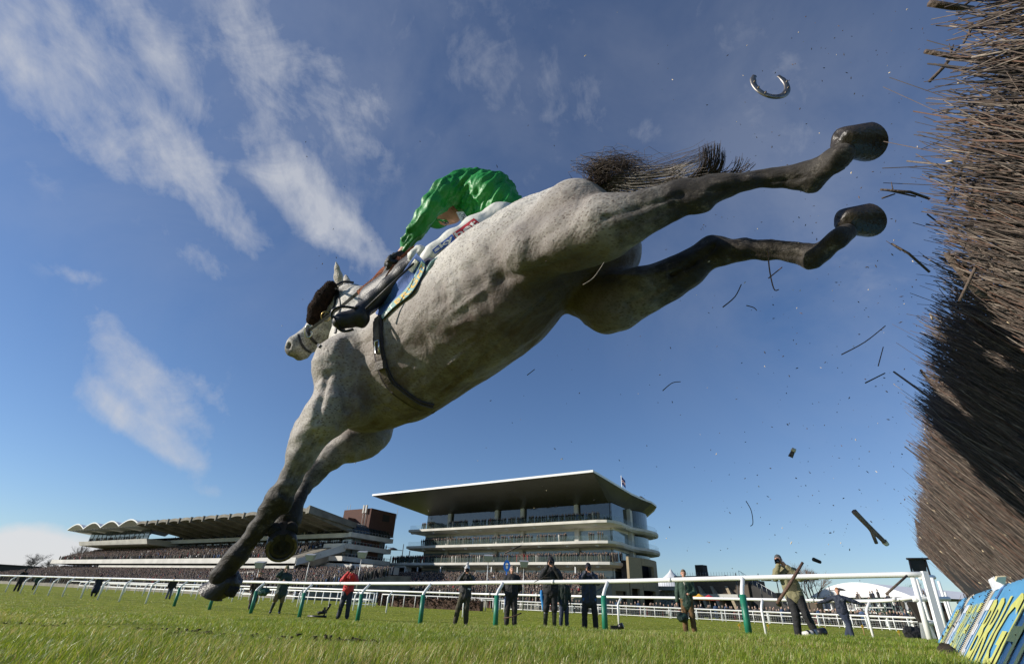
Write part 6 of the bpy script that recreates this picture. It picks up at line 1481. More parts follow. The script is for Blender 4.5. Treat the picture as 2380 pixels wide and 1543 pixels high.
    if kind == 'hair':
        S.cone(hd+V3(0, .03, .045)*k, hd+V3(0, .005, .062)*k, .093*k, .086*k, flat=((1, 0, 0), .92), k=.02); S.cone(hd+V3(0, .05, 0)*k, hd+V3(0, .05, -.02)*k, .07*k, .06*k, k=.03)
        S.cone(hd+V3(0, -.09, -.01)*k, hd+V3(0, -.10, .02)*k, .06*k, .05*k, k=.015, neg=True)
    else:
        S.cone(hd+V3(0, .01, .05)*k, hd+V3(0, .01, .085)*k, .106*k, .085*k, flat=((1, 0, 0), .92), k=.03)
        if kind == 'pompom': S.cone(hd+V3(0, .01, .2)*k, hd+V3(0, .01, .205)*k, .05*k, .05*k, k=.01)
        if kind == 'hood': S.cone(hd+V3(0, .04, .02)*k, hd+V3(0, .06, -.1)*k, .11*k, .10*k, k=.04)
        if kind == 'cap': S.cone(hd+V3(0, -.08, .06)*k, hd+V3(0, -.15, .045)*k, .05*k, .04*k, flat=((0, 0, 1), .3), k=.02)
        if kind == 'brim': S.cone(hd+V3(0, 0, .075)*k, hd+V3(0, .01, .075)*k, .17*k, .17*k, flat=((0, 0, 1), .12), k=.01)
        S.cone(hd+V3(0, -.12, -.06)*k, hd+V3(0, -.13, 0)*k, .07*k, .05*k, k=.015, neg=True)
    part(S, 'hair' if kind == 'hair' else 'hat', hm, .010, .006 if kind == 'hair' else .003, 25.)
    if pose.get('camera'):
        mx = T.matrix_basis.copy() if False else Matrix.Translation(Vector(g))@Matrix.Rotation(yaw, 4, 'Z')
        c = hd+V3(0, -.155, -.03)*k; photo_camera(mx, c, pose.get('lens', .14), label)
    return T, P, front, ct
def photo_camera(mx, c, L_, label):
    T = bpy.data.objects.new('photo_camera', None); COL.objects.link(T); T.matrix_world = mx@Matrix.Translation(Vector(c)); T.empty_display_size = .1
    who = label.split(' photographer')[0] if ' photographer' in label else label
    tag(T, CAML.pop(0), 'camera')
    mb = MB(); mb.box((0, 0, 0), (.145, .06, .10)); mb.box((0, 0, .06), (.06, .055, .035)); mb.box((-.06, -.015, 0), (.03, .06, .10)); mb.build('body', GLASSBLK, T)
    mb = MB(); mb.tube([(0, -.02, -.005), (0, -.06, -.005), (0, -.065, -.005), (0, -L_, -.005)], [.036, .036, .042, .045], 16); mb.build('lens', GLASSBLK, T)
    mb = MB(); mb.tube([(0, -L_, -.005), (0, -L_-.05, -.005)], [.045, .054], 16, caps=False); mb.build('lens_hood', GLASSBLK, T); mb = MB(); mb.tube([(0, -L_-.001, -.005), (0, -L_-.004, -.005)], [.04, .036], 16); mb.build('front_glass', lensg, T)
CAML = ['black camera held up by the gloved man in the khaki jacket', 'black camera held up by the photographer in midnight blue', 'black camera held up by the hooded photographer in wellingtons', 'black camera held up by the photographer in the pale bobble hat', 'black camera held up by the photographer in the red jacket', 'tiny camera held up by the photographer at the far left rail end', 'tiny camera held by the crouching photographer at the far left']
black = mat('cloth_black', (.014, .014, .016), .82, 0, .35, 5, .4, 60); blackn = mat('cloth_navyblack', (.012, .018, .036), .7, 0, .3, 5, .4, 60); olive = mat('cloth_olive', (.22, .20, .11), .85, 0, .15, 5, .4, 60)
dgreen = mat('coat_green', (.022, .052, .034), .75, 0, .2, 5, .3, 60); brown = mat('cord_brown', (.13, .075, .03), .9, 0, .2, 5, .5, 90); redc = mat('jacket_red', (.50, .025, .025), .7, 0, .15, 5, .3, 60)
navyt = mat('navy_trousers', (.025, .035, .065), .85, 0, .2, 5, .4, 60); dol = mat('trouser_olive', (.05, .045, .025), .85, 0, .25, 5, .4, 60); khaki = mat('breeks_khaki', (.16, .115, .045), .9, 0, .2, 5, .4, 60); rub = mat('rubber_boot', (.02, .022, .02), .35, 0, .2); shoeb = mat('shoe_black', (.015, .014, .014), .5, 0, .3)
def straight(): return {}
# olive jacket, legs wide
T, P, fr_, ct = person(1868, 12.9, 1.80, 'photographer in a khaki jacket over an olive jumper and black trousers, nearest the corner', olive, black, shoeb, dict(camera=True, lean=(-.12, 0, 0), head=(-.06, -.03, 1.66), kl=(-.05, -.04, .5), al=(-.09, 0, .08), kr=(.17, -.03, .5), ar=(.30, 0, .08), zip=False), ('hair', (.075, .08, .085)), yaw=-.05, coat_len=.86)
g = Vector(T.location)
mb = MB(); z = np.linspace(.98, 1.36, 8)
V = []
for zz in z: V += [fr_(-.09-.02*math.sin(zz*9), zz, .008), fr_(0, zz, .014), fr_(.085+.02*math.sin(zz*7), zz, .008)]
mb.add(V, [(3*i+j, 3*i+j+1, 3*i+j+4, 3*i+j+3) for i in range(7) for j in range(2)], 0, True); mb.build('jumper', mat('jumper_olive', (.055, .052, .028), .9, 0, .2, 8, .4, 60), T)
# second camera hanging at his hip with a brown stick-like strap
T2 = bpy.data.objects.new('photo_camera', None); COL.objects.link(T2); T2.location = tuple(PY(1812, 1392, 12.6)); tag(T2, 'second camera with a long lens hanging at the hip of the khaki-jacketed photographer', 'camera'); mb = MB(); mb.box((0, 0, .08), (.12, .07, .10)); mb.build('body', GLASSBLK, T2); mb = MB(); mb.tube([(0, 0, .04), (-.03, -.01, -.06), (-.06, -.02, -.13)], [.04, .045, .055], 12); mb.build('lens', GLASSBLK, T2)
# boy leaning on the second rail
T, P, fr_, ct = person(1975, 18.3, 1.52, 'red-haired boy in a navy sweatshirt leaning back on the rail with arms spread', blackn, navyt, mat('trainer', (.45, .45, .6), .6, 0, .3), dict(abs=True, el=(-.48, .02, 1.31), hl=(-.80, .05, 1.22), er=(.48, .02, 1.31), hr=(.80, .05, 1.22), hand_dir_l=(-1, 0, -.15), hand_dir_r=(1, 0, -.15), kl=(.10, -.06, .5), al=(.12, -.1, .08), kr=(.10, .0, .5), ar=(-.08, .0, .08), zip=False), ('hair', (.25, .11, .04)), coat_len=.9)
mb = MB(); c = fr_(.07, 1.13, .008); mb.tube([c+.035*V3(math.cos(a), 0, math.sin(a)) for a in np.linspace(0, 2*math.pi, 17)], .004, 4); mb.tube([c+V3(-.015, 0, -.012), c+V3(0, 0, .014), c+V3(.016, 0, -.01)], .004, 4); mb.build('crest', mat('crest_pale', (.3, .33, .38), .7), ct)
# green coat
T, P, fr_, ct = person(1605, 17.3, 1.80, 'man in a long dark green coat and brown trousers carrying a dark green bag', dgreen, brown, brown, dict(hr=(.12, -.22, 1.08), er=(.27, .0, 1.12), hl=(-.30, -.02, .86)), ('hair', (.16, .11, .07)), coat_len=.76)
mb = MB(); mb.add([fr_(-.05, 1.42, .006), fr_(.05, 1.42, .006), fr_(0, 1.30, .006)], [(0, 1, 2)]); mb.build('shirt_collar', mat('cream_shirt', (.6, .55, .45), .8), ct)
def bag(px, py, Y, w_, h_, label, m, strap=True):
    c = PY(px, py, Y); T = bpy.data.objects.new('bag', None); COL.objects.link(T); T.location = tuple(c); tag(T, label, 'bag'); S = SDF(); S.chain([(V3(-w_*.3, 0, -h_*.1), h_*.42), (V3(w_*.3, 0, -h_*.1), h_*.42)], k=.05, flat=((0, 1, 0), .55)); S.cone(V3(-w_*.2, 0, -h_*.3), V3(w_*.2, 0, -h_*.3), h_*.35, h_*.35, k=.05); organic(S, 'bag_body', m, T, .016, .02, 1., (V3(8, 0, 0), V3(0, 8, 0), V3(0, 0, 8)))
    if strap: mb = MB(); mb.tube([V3(-w_*.3, 0, h_*.1), V3(-w_*.12, 0, h_*.62), V3(w_*.12, 0, h_*.62), V3(w_*.3, 0, h_*.1)], .012, 5); mb.build('handle', black, T)
bag(1586, 1430, 17.2, .26, .27, 'dark green holdall held low by the man in the long green coat', mat('bag_green', (.012, .03, .022), .5, 0, .6, 9))
# dark blue photographer by the third green post
bl2 = mat('coat_midnight', (.012, .018, .04), .6, 0, .4, 5, .4, 50)
T, P, fr_, ct = person(1372, 16.2, 1.78, 'midnight blue open-coated photographer left of the thickest green post', bl2, black, shoeb, dict(camera=True, kl=(-.15, -.02, .5), al=(-.16, .02, .08), kr=(.15, -.02, .5), ar=(.17, .02, .08)), ('hat', (.012, .012, .02)), yaw=.05, coat_len=.78, wide=1.12)
mb = MB(); [mb.tube([fr_(x, .82, .0), fr_(x*1.05, .72, -.02)+V3(0, .02, 0)], [.03, .02], 6) for x in (-.16, .17)]; mb.build('blue_lining', mat('lining_blue', (.01, .10, .32), .6), ct)
# hooded photographer in wellingtons
T, P, fr_, ct = person(1280, 16, 1.90, 'hooded black-clad photographer in wellington boots with a yellow collar', black, black, shoeb, dict(camera=True, kl=(-.13, -.02, .5), al=(-.15, .0, .08), kr=(.1, -.02, .5), ar=(.10, .0, .08)), ('hood', (.014, .014, .017)), boots=rub, coat_len=.9, wide=1.1)
mb = MB(); mb.tube([P['neck']+V3(.10, .0, .05), P['neck']+V3(.11, -.05, 0), P['neck']+V3(.12, -.06, -.06)], [.02, .03, .02], 8); mb.build('yellow_collar', mat('yellow', (.7, .42, .02), .7), ct)
mb = MB(); mb.tube(spline([V3(-.27, 0, .98), V3(-.26, -.02, .8), V3(-.22, -.01, .62), V3(-.2, 0, .45)], 8), [.03, .045, .05, .05, .045, .05, .04, .02], 7); mb.build('blue_cloth', mat('towel_blue', (.02, .20, .5), .8), T)
person(1311, 20.8, 1.66, 'woman in a long dark green coat standing behind the hooded photographer', mat('coat_bottle', (.014, .024, .018), .8, 0, .2, 5, .3, 50), navyt, shoeb, {}, ('hair', (.10, .05, .03)), yaw=.35, coat_len=.72)
person(1186, 17.9, 1.78, 'bareheaded man in a black jacket standing with hands behind his back', black, mat('trouser_char', (.022, .02, .02), .8, 0, .2, 5, .3, 50), shoeb, dict(el=(-.29, .1, 1.13), er=(.29, .1, 1.13), hl=(-.12, .17, .98), hr=(.12, .17, .98), kl=(-.12, -.02, .5), kr=(.12, -.02, .5)), ('hair', (.22, .17, .13)), coat_len=.92, wide=1.08)
T, P, fr_, ct = person(1076, 17.9, 1.74, 'photographer in a dark wax jacket and pale grey bobble hat', mat('wax_jacket', (.022, .022, .022), .6, 0, .35, 5, .4, 60), dol, shoeb, dict(camera=True, kl=(-.20, -.02, .5), al=(-.27, .02, .08), kr=(.07, -.02, .5), ar=(.09, .02, .08)), ('pompom', (.5, .5, .5)), coat_len=.82)
mb = MB(); mb.box(fr_(.11, 1.02, .006), (.09, .006, .045)); mb.build('name_badge', white, ct)
T, P, fr_, ct = person(797, 20.6, 1.78, 'photographer in a bright red jacket and grey woollen hat', redc, blackn, shoeb, dict(camera=True, kl=(-.13, -.02, .5), al=(-.19, .02, .08), kr=(.11, -.02, .5), ar=(.13, .02, .08)), ('hat', (.05, .05, .055)), coat_len=.92, yaw=-.1)
for s_ in (-1, 1):
    S = SDF(); a = P['er' if s_ > 0 else 'el']; b = P['sr' if s_ > 0 else 'sl']; S.chain([(a+V3(s_*.02, .01, -.03), .055), (a*.35+b*.65+V3(s_*.02, .02, 0), .06)], k=.02); organic(S, 'sleeve_panel', black, ct, .016)
T, P, fr_, ct = person(642, 23.2, 1.80, 'man in dark green waxed coat, woolly hat and khaki breeches phoning', mat('coat_wax_green', (.02, .04, .028), .65, 0, .25, 5, .4, 60), khaki, shoeb, dict(hl=(-.13, -.06, 1.62), el=(-.30, -.12, 1.40), hr=(.05, -.26, 1.22), er=(.27, -.05, 1.12), kl=(-.16, -.02, .5), al=(-.24, .02, .08), kr=(.11, -.02, .5), ar=(.10, .02, .08)), ('hat', (.16, .14, .07)), coat_len=.72, boots=mat('boot_darkgreen', (.015, .025, .02), .4), wide=1.12)
bag(613, 1371, 22.9, .4, .32, 'shiny dark green holdall slung beside the man in the woolly hat', mat('bag_shiny', (.015, .06, .04), .3, 0, .5, 9))
person(583, 27.5, 1.68, 'woman in a long brown coat, blue scarf and brimmed hat', mat('long_coat_brown', (.05, .028, .018), .85, 0, .25, 5, .3, 60), shoeb, shoeb, dict(kl=(-.07, -.02, .5), kr=(.07, -.02, .5), al=(-.09, 0, .08), ar=(.09, 0, .08)), ('brim', (.25, .17, .10)), coat_len=.38)
person(389, 43, 1.62, 'distant person in dark clothes bending by the second rail', black, mat('trouser_grey', (.12, .13, .16), .8), shoeb, dict(lean=(0, -.3, 0)), ('hat', (.02, .02, .025)))
person(36, 47.5, 1.75, 'distant photographer in black at the far left end of the near rail', black, black, shoeb, dict(camera=True), ('hat', (.02, .02, .02)))
person(78, 62, 1.7, 'distant steward in a dark green coat between the two rails', dgreen, black, shoeb, {}, ('hat', (.03, .04, .03)), wide=1.1)
person(216, 40, 1.45, 'distant photographer in a navy coat crouching by the near rail', blackn, blackn, shoeb, dict(camera=True, kl=(-.2, -.2, .42), kr=(.2, -.2, .42)), ('cap', (.12, .03, .03)), wide=1.4, coat_len=.5)
# gear on the grass
def gear():
    g = GX(752, 21.2); T = empty('remote_camera', g, 'remote camera on a low plate left of the red-jacketed photographer', 'camera'); mb = MB(); mb.box(g+V3(0, 0, .2), (.16, .1, .13)); mb.box(g+V3(-.02, 0, .3), (.07, .07, .08)); mb.tube([g+V3(0, 0, .18), g+V3(-.2, -.15, .14)], [.05, .06], 10); mb.tube([g, g+V3(0, 0, .2)], .03, 6); mb.tube([g+V3(-.6, 0, .02), g+V3(.1, 0, .03)], .05, 6); mb.tube([g+V3(.08, 0, .25), g+V3(.16, 0, .46)], [.04, .05], 8); mb.build('body', GLASSBLK, T, loc=g)
    g = GX(1437, 15.6); T = empty('camera_bag', g, 'small black camera with lens lying on the grass right of the thickest green post', 'camera'); mb = MB(); mb.box(g+V3(-.1, 0, .09), (.2, .13, .14)); mb.build('body', GLASSBLK, T, loc=g); mb = MB(); mb.tube([g+V3(.0, 0, .12), g+V3(.13, -.06, .17)], [.06, .08], 12); mb.build('lens', GLASSBLK, T, loc=g)
    g = GX(1893, 11.9); T = empty('telephoto_lens', g, 'white and black telephoto lens lying on the grass by the right photographer', 'lens'); a = g+V3(-.22, -.02, .10); b = g+V3(.26, -.02, .16); mb = MB(); mb.tube([a, a+(b-a)*.62], [.055, .07], 16); mb.build('barrel', mat('lens_white', (.62, .60, .56), .45), T, loc=g); mb = MB()
    for f in (.18, .40): mb.tube([a+(b-a)*f, a+(b-a)*(f+.08)], .073, 16)
    mb.tube([a+(b-a)*.62, b], [.082, .09], 16); mb.build('rubber_ring', GLASSBLK, T, loc=g)
    bag(2122, 1466, 14., .4, .34, 'black rucksack on the grass by the corner of the white rails', black, False)
    g = GX(2073, 16.5); T = empty('dark_cloth', g, 'small dark garment dropped on the grass right of the boy', 'garment'); S = SDF(); S.chain([(V3(-.18, 0, .06), .05), (V3(0, .03, .09), .06), (V3(.2, 0, .05), .04)], k=.04, flat=((0, 0, 1), .6)); organic(S, 'fabric', blackn, T, .016, .015, 1., (V3(9, 0, 0), V3(0, 9, 0), V3(0, 0, 9)))
    for i, (px, Y, lb) in enumerate(((1918, 30, 'small yellow marker peg in the grass left of the boy'), (2010, 27, 'taller orange and yellow marker peg right of the boy'), (2030, 30, 'tiny yellow marker peg behind the post right of the boy'), (2092, 29, 'tiny yellow marker peg near the rucksack'), (1787, 31, 'tiny yellow marker peg between the two posts left of the photographer'), (1720, 27, 'white and yellow marker flag peg right of the green sleeved post'))):
        g = GX(px, Y); T = empty('marker_peg', g, lb, 'marker', 'yellow marker pegs in the grass'); h = .16 if i != 1 else .34; mb = MB(); mb.tube([g, g+V3(0, 0, h)], .02, 5); mb.build('peg', mat('peg_wood', (.4, .25, .1), .7), T, loc=g); mb = MB(); mb.box(g+V3(0, 0, h+.03), (.12, .02, .10), (V3(.8, 0, .6), V3(0, 1, 0), V3(-.6, 0, .8))); mb.build('flag', mat('peg_yellow', (.85, .5, .03), .7), T, loc=g)
gear()
# ------------------------------------------------------------------ birch fence
FD = np.array([.584, .812, 0]); FD /= np.linalg.norm(FD); FN = np.array([FD[1], -FD[0], 0]); UPV = np.array([0, 0, 1.])
C0 = np.array([0, 0, 0.])
def FP(t, l, z): return C0+FD*t+FN*l+UPV*z
bcol = [(.098, .070, .054), (.06, .043, .034), (.15, .12, .096), (.035, .027, .022), (.12, .066, .044), (.24, .2, .165)]
bm_ = [mat('birch_%s' % 'abcdef'[i], c, .7, 0, .35, 30, .4, 90) for i, c in enumerate(bcol)]+[mat('birch_cut', (.72, .58, .38), .8, 0, .15, 40)]
def sticks(n, tr, lat_of, zb, zt, rscale, parent, name, lean, jit=.10, seed=1, depth=.16, tpow=1.6, org=None, minr=.0009, short=.32):
    r = np.random.default_rng(seed); K = 5; S_ = 4
    u = r.random(n); t = tr[0]+(tr[1]-tr[0])*u**tpow
    dist = np.hypot(t, .5)
    dep = np.abs(r.normal(0, depth, n)); big = r.random(n)
    rad = np.maximum(minr, rscale*(.55+.45*r.random(n))*(1+2.2*(big > .985)+1.0*(big > .93)))*(1+.10*dist)
    z0 = zb+r.random(n)*(zt-zb)*.72*(r.random(n) < .55); L_ = zt-z0+r.normal(0, .022, n)*(1+dist*.04)-dep*.15+.012*np.sin(t*2.3)+.018*np.sin(t*7.1)+.02*np.sin(t*13.7)
    L_ = np.where(r.random(n) < .05, L_+np.abs(r.normal(0, .06, n)), L_)
    part_ = r.random(n) < short; L_ = np.where(part_, L_*r.uniform(.3, .9, n), L_)
    dl = lean[0]+r.normal(0, jit, n); dt = lean[1]+r.normal(0, jit*1.25, n)
    wild = r.random(n) < .035; dl = np.where(wild, dl+r.normal(0, .35, n), dl); dt = np.where(wild, dt+r.normal(0, .5, n), dt)
    # no tip may stand proud of the clipped face by more than a little
    tipl = lat_of(z0)+dep+dl*L_; lim = lat_of(z0+L_)-np.abs(r.normal(0, .012, n))-.03*(r.random(n) < .015); dl = np.where(tipl < lim, dl+(lim-tipl)/np.maximum(L_, .1), dl)
    f = np.linspace(0, 1, K)
    bl, bt = r.normal(0, .015, n), r.normal(0, .045, n); kx = r.normal(0, .005, (n, K)); ky = r.normal(0, .012, (n, K))
    z = z0[:, None]+L_[:, None]*f; lat = lat_of(z0)[:, None]+.022*t[:, None]+dep[:, None]+dl[:, None]*L_[:, None]*f+bl[:, None]*np.sin(math.pi*f)+kx; tt = t[:, None]-.0+dt[:, None]*L_[:, None]*f-lean[1]*(L_[:, None]*.5)+bt[:, None]*np.sin(math.pi*f)+ky
    P = tt[..., None]*FD+lat[..., None]*FN+z[..., None]*UPV
    if org is not None: P = P+org
    ax_ = FD*lean[1]+FN*lean[0]+UPV; ax_ /= np.linalg.norm(ax_); e1 = np.cross(ax_, FN); e1 /= np.linalg.norm(e1); e2 = np.cross(ax_, e1)
    R = rad[:, None]*(1-.5*f**1.2)
    th = np.arange(S_)*2*math.pi/S_
    V = P[:, :, None, :]+R[:, :, None, None]*(np.cos(th)[:, None]*e1+np.sin(th)[:, None]*e2)
    V = V.reshape(-1, 3); base = (np.arange(n)*K*S_)[:, None, None, None]
    k, i = np.meshgrid(np.arange(K-1), np.arange(S_), indexing='ij'); q = np.stack([k*S_+i, k*S_+(i+1) % S_, (k+1)*S_+(i+1) % S_, (k+1)*S_+i], -1)
    F = (base+q[None]).reshape(-1, 4); mi = r.choice(6, n, p=[.27, .24, .14, .2, .10, .05]); M = np.repeat(mi, (K-1)*S_)
    cap = (np.arange(n)*K*S_)[:, None]+np.array([(K-1)*S_+j for j in range(S_)]); F = np.concatenate([F, cap]); cm = np.where(r.random(n) < .5, 6, mi); M = np.concatenate([M, cm])
    me = npmesh(name, V, F, mi=M); o = link(name, me, bm_); o.parent = parent; o['kind'] = 'stuff'; return o
def birch():
    T = empty('birch_fence', (0, 0, 0), 'tall dark brushwood steeplechase fence leaning overhead at the right edge', 'fence')
    lat = lambda z: .325+.50*(1.40-z)
    br = sticks(18000, (-.8, 9.2), lat, .62, 1.40, .0022, T, 'birch_brush', (-.50, .40), seed=2, jit=.09)
    s2 = sticks(20000, (-.9, 2.8), lat, .60, 1.38, .0020, T, 'birch_brush', (-.48, .36), seed=15, jit=.20, tpow=1., depth=.10, short=.7)
    sticks(17000, (2.0, 9.2), lat, .62, 1.42, .0016, T, 'birch_brush', (-.52, .42), seed=7, jit=.10, tpow=1.1, depth=.09, short=.6)
    # solid heart of the brush, set well back
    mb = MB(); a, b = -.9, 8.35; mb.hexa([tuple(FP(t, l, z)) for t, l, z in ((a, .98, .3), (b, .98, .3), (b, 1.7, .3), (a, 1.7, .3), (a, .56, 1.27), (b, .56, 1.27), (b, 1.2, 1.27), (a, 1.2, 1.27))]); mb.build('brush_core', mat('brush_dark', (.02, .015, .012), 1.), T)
    # stray branches and torn pale splinters
    r = random.Random(5)
    for (x0, y0, x1, y1, Z, rr) in ((2072, 566, 2160, 632, 1.5, .004), (2105, 640, 2048, 442, 1.4, .0), (2200, 470, 2300, 250, 1.2, .004), (2048, 441, 2160, 462, 1.45, .0045), (2230, 110, 2160, 190, 1.2, .004), (2260, 20, 2160, 8, 1.15, .008), (2250, 290, 2380, 270, 1.15, .006), (2330, 560, 2230, 700, 1.25, .004), (2240, 100, 2300, 40, 1.2, .004), (2200, 590, 2380, 720, 1.3, .011), (2250, 480, 2380, 540, 1.2, .010), (2150, 120, 2380, 170, 1.2, .008)):
        if rr == 0: continue
        mb = MB(); a = PT(x0, y0, Z); b = PT(x1, y1, Z); m_ = (a+b)/2+np.array([r.gauss(0, .01) for _ in range(3)]); mb.tube([a, m_, b], [rr*.7, rr, rr], 6); c = a+(b-a)*.25; mb.tube([c, c+cU*.03+cR*r.gauss(0, .02)], [rr*.5, rr*.2], 4); mb.build('stray_branch', bm_[0], T)
    mb = MB()
    for i in range(170):
        t = r.random()**1.5*9-.3; z = r.uniform(.7, 1.42); l = lat(z)+.022*t-.01; p = FP(t, l, z); s_ = .0026*(1+.35*t)*r.uniform(.4, 1.3); q = np.array([r.gauss(0, 1), r.gauss(0, 1), r.gauss(0, 1)]); q /= np.linalg.norm(q); ax = (FD*.4-FN*.5+UPV); ax /= np.linalg.norm(ax); ax = ax+q*.5; ax /= np.linalg.norm(ax); mb.tube([p, p+ax*s_*r.uniform(1.5, 5)], [s_*.7, s_*.35], 4)
    o = mb.build('splinters', bm_[6], T); o['kind'] = 'stuff'
    return T
BF = birch()
# padded apron boards in front of the brush
bb = mat('board_blue', (.10, .34, .60), .42, 0, .10, 5, .25, 14); by = mat('board_yellow', (.62, .62, .14), .5, 0, .14, 26, .2, 40); bw = mat('board_white', (.74, .76, .80), .5, 0, .15, 30); bsh = mat('board_scuff', (.07, .12, .28), .6, 0, .6, 25)
PROF = [(.27, .14), (.33, .24), (.45, .40), (.56, .54), (.66, .67), (.72, .745), (.80, .80), (.92, .82)]
def prof(v, puff=0.):
    L_ = [0]; 
    for a, b in zip(PROF[:-1], PROF[1:]): L_.append(L_[-1]+math.hypot(a[0]-b[0], a[1]-b[1]))
    s = v*L_[-1]; i = max(0, min(len(PROF)-2, next((j for j in range(len(L_)-1) if L_[j+1] >= s), len(PROF)-2))); f = (s-L_[i])/(L_[i+1]-L_[i]); a, b = PROF[i], PROF[i+1]
    n = np.array([-(b[1]-a[1]), b[0]-a[0]]); n /= np.linalg.norm(n)
    return a[0]+(b[0]-a[0])*f+n[0]*puff, a[1]+(b[1]-a[1])*f+n[1]*puff
def board(t0, t1, puff=.012):
    def S(u, v, off=0.):
        e = min(u, 1-u)*(t1-t0)/.12; pf = puff*min(1, e) ; l, z = prof(v, pf+off); return FP(t0+(t1-t0)*u, l, z)
    nu, nv = 40, 44; V = [S(i/nu, j/nv) for i in range(nu+1) for j in range(nv+1)]+[S(i/nu, j/nv, -.06) for i in range(nu+1) for j in range(nv+1)]; w_ = nv+1; N0 = (nu+1)*w_
    F = [(i*w_+j, i*w_+j+1, (i+1)*w_+j+1, (i+1)*w_+j) for i in range(nu) for j in range(nv)]; F += [tuple(N0+q for q in f[::-1]) for f in F]
    F += [(i*w_, (i+1)*w_, N0+(i+1)*w_, N0+i*w_) for i in range(nu)]+[(i*w_+nv, N0+i*w_+nv, N0+(i+1)*w_+nv, (i+1)*w_+nv) for i in range(nu)]+[(j, N0+j, N0+j+1, j+1) for j in range(nv)]+[(nu*w_+j, nu*w_+j+1, N0+nu*w_+j+1, N0+nu*w_+j) for j in range(nv)]
    mb = MB(); mb.add(V, F, 0, True); return mb.build('apron_board', bb, BF), S
def overlay(parent, S, u0, u1, v0, v1, m, name, off=.003, n=14, ragged=0.):
    r = random.Random(int(u0*100)); V = []
    for i in range(n+1):
        a = u0+(u1-u0)*i/n; r0, r1 = r.gauss(0, ragged), r.gauss(0, ragged)
        for j in range(n+1): V.append(S(a, (v0+r0)+(v1+r1-v0-r0)*j/n, off))
    w_ = n+1; mb = MB(); mb.add(V, [(i*w_+j, i*w_+j+1, (i+1)*w_+j+1, (i+1)*w_+j) for i in range(n) for j in range(n)], 0, True); return mb.build(name, m, parent)
def boards():
    for (t0, t1, words) in ((7.96, 9.3, None), (6.02, 7.9, (7.2, 6.12, 7.6, 7.25)), (1.0, 5.96, (5.47, 3.3, 5.88, 5.52))):
        b, S = board(t0, t1); U = lambda t, t0=t0, t1=t1: (t-t0)/(t1-t0)
        if words:
            a0, a1, b0, b1 = words
            textmesh('BRIGHT', lambda x, y, S=S: S(U(a0+(a1-a0)*x), .13+.54*y, .007), by, 'lettering', b, bold=.02, cuts=4)
            textmesh('BET', lambda x, y, S=S: S(U(b0+(b1-b0)*x), .13+.54*y, .007), bw, 'lettering', b, bold=.02, cuts=3)
            if t0 < 2: overlay(b, S, U(5.50), U(5.40), .03, .80, bsh, 'scuff', .004, ragged=.05)
        else: textmesh('BRI', lambda x, y, S=S: S(.5-.4*x, .14+.5*y, .007), by, 'lettering', b, bold=.02, cuts=2)
        r = random.Random(int(t0*10)); mb = MB()
        for i in range(90):
            u, v = r.random(), r.random()*.9; p = S(u, v, .003); s_ = .0022*r.uniform(.5, 2.5)*(1+.25*t0); mb.tube([p, p+FD*s_*r.gauss(0, 1.5)+UPV*s_*r.gauss(0, 1.5)], s_*.6, 4)
        o = mb.build('mud_spots', mat('mud', (.03, .02, .012), .9), b); o['kind'] = 'stuff'
    for t in (5.97, 7.91):
        mb = MB()
        for j in range(64):
            v = j/64; a = prof(v, .018); c = prof((j+.55)/64, .018); mb.tube([FP(t+.02, *a), FP(t+.02, *c)], .014, 4)
        mb.build('seam_lacing', mat('lacing_black', (.015, .013, .012), .8), BF)
        mb = MB(); mb.tube([FP(t+.02, *prof(j/20, .008)) for j in range(21)], .015, 5); mb.build('seam_edge', mat('lacing_pale', (.45, .42, .36), .8), BF)
    # clod of earth at the foot and torn white corner
    S = SDF(); q = FP(6.0, .30, .25); S.chain([(q, .05), (q+FD*.5+UPV*.02, .06), (q+FD*.9, .04)], k=.05); organic(S, 'earth', mat('mud'if False else 'earth_dark', (.03, .022, .012), .95, 0, .5, 12, .8, 40), BF, .02, .03, 1., (V3(9, 0, 0), V3(0, 9, 0), V3(0, 0, 9)))
    mb = MB(); p = FP(5.8, .73, .78); mb.hexa([tuple(p+FD*a+FN*b+UPV*c) for a, b, c in ((-.12, -.03, -.03), (.12, -.03, -.04), (.12, .05, -.02), (-.12, .05, 0), (-.1, -.02, .06), (.14, -.03, .05), (.1, .05, .07), (-.12, .05, .08))]); mb.build('torn_corner', bw, BF)
boards()
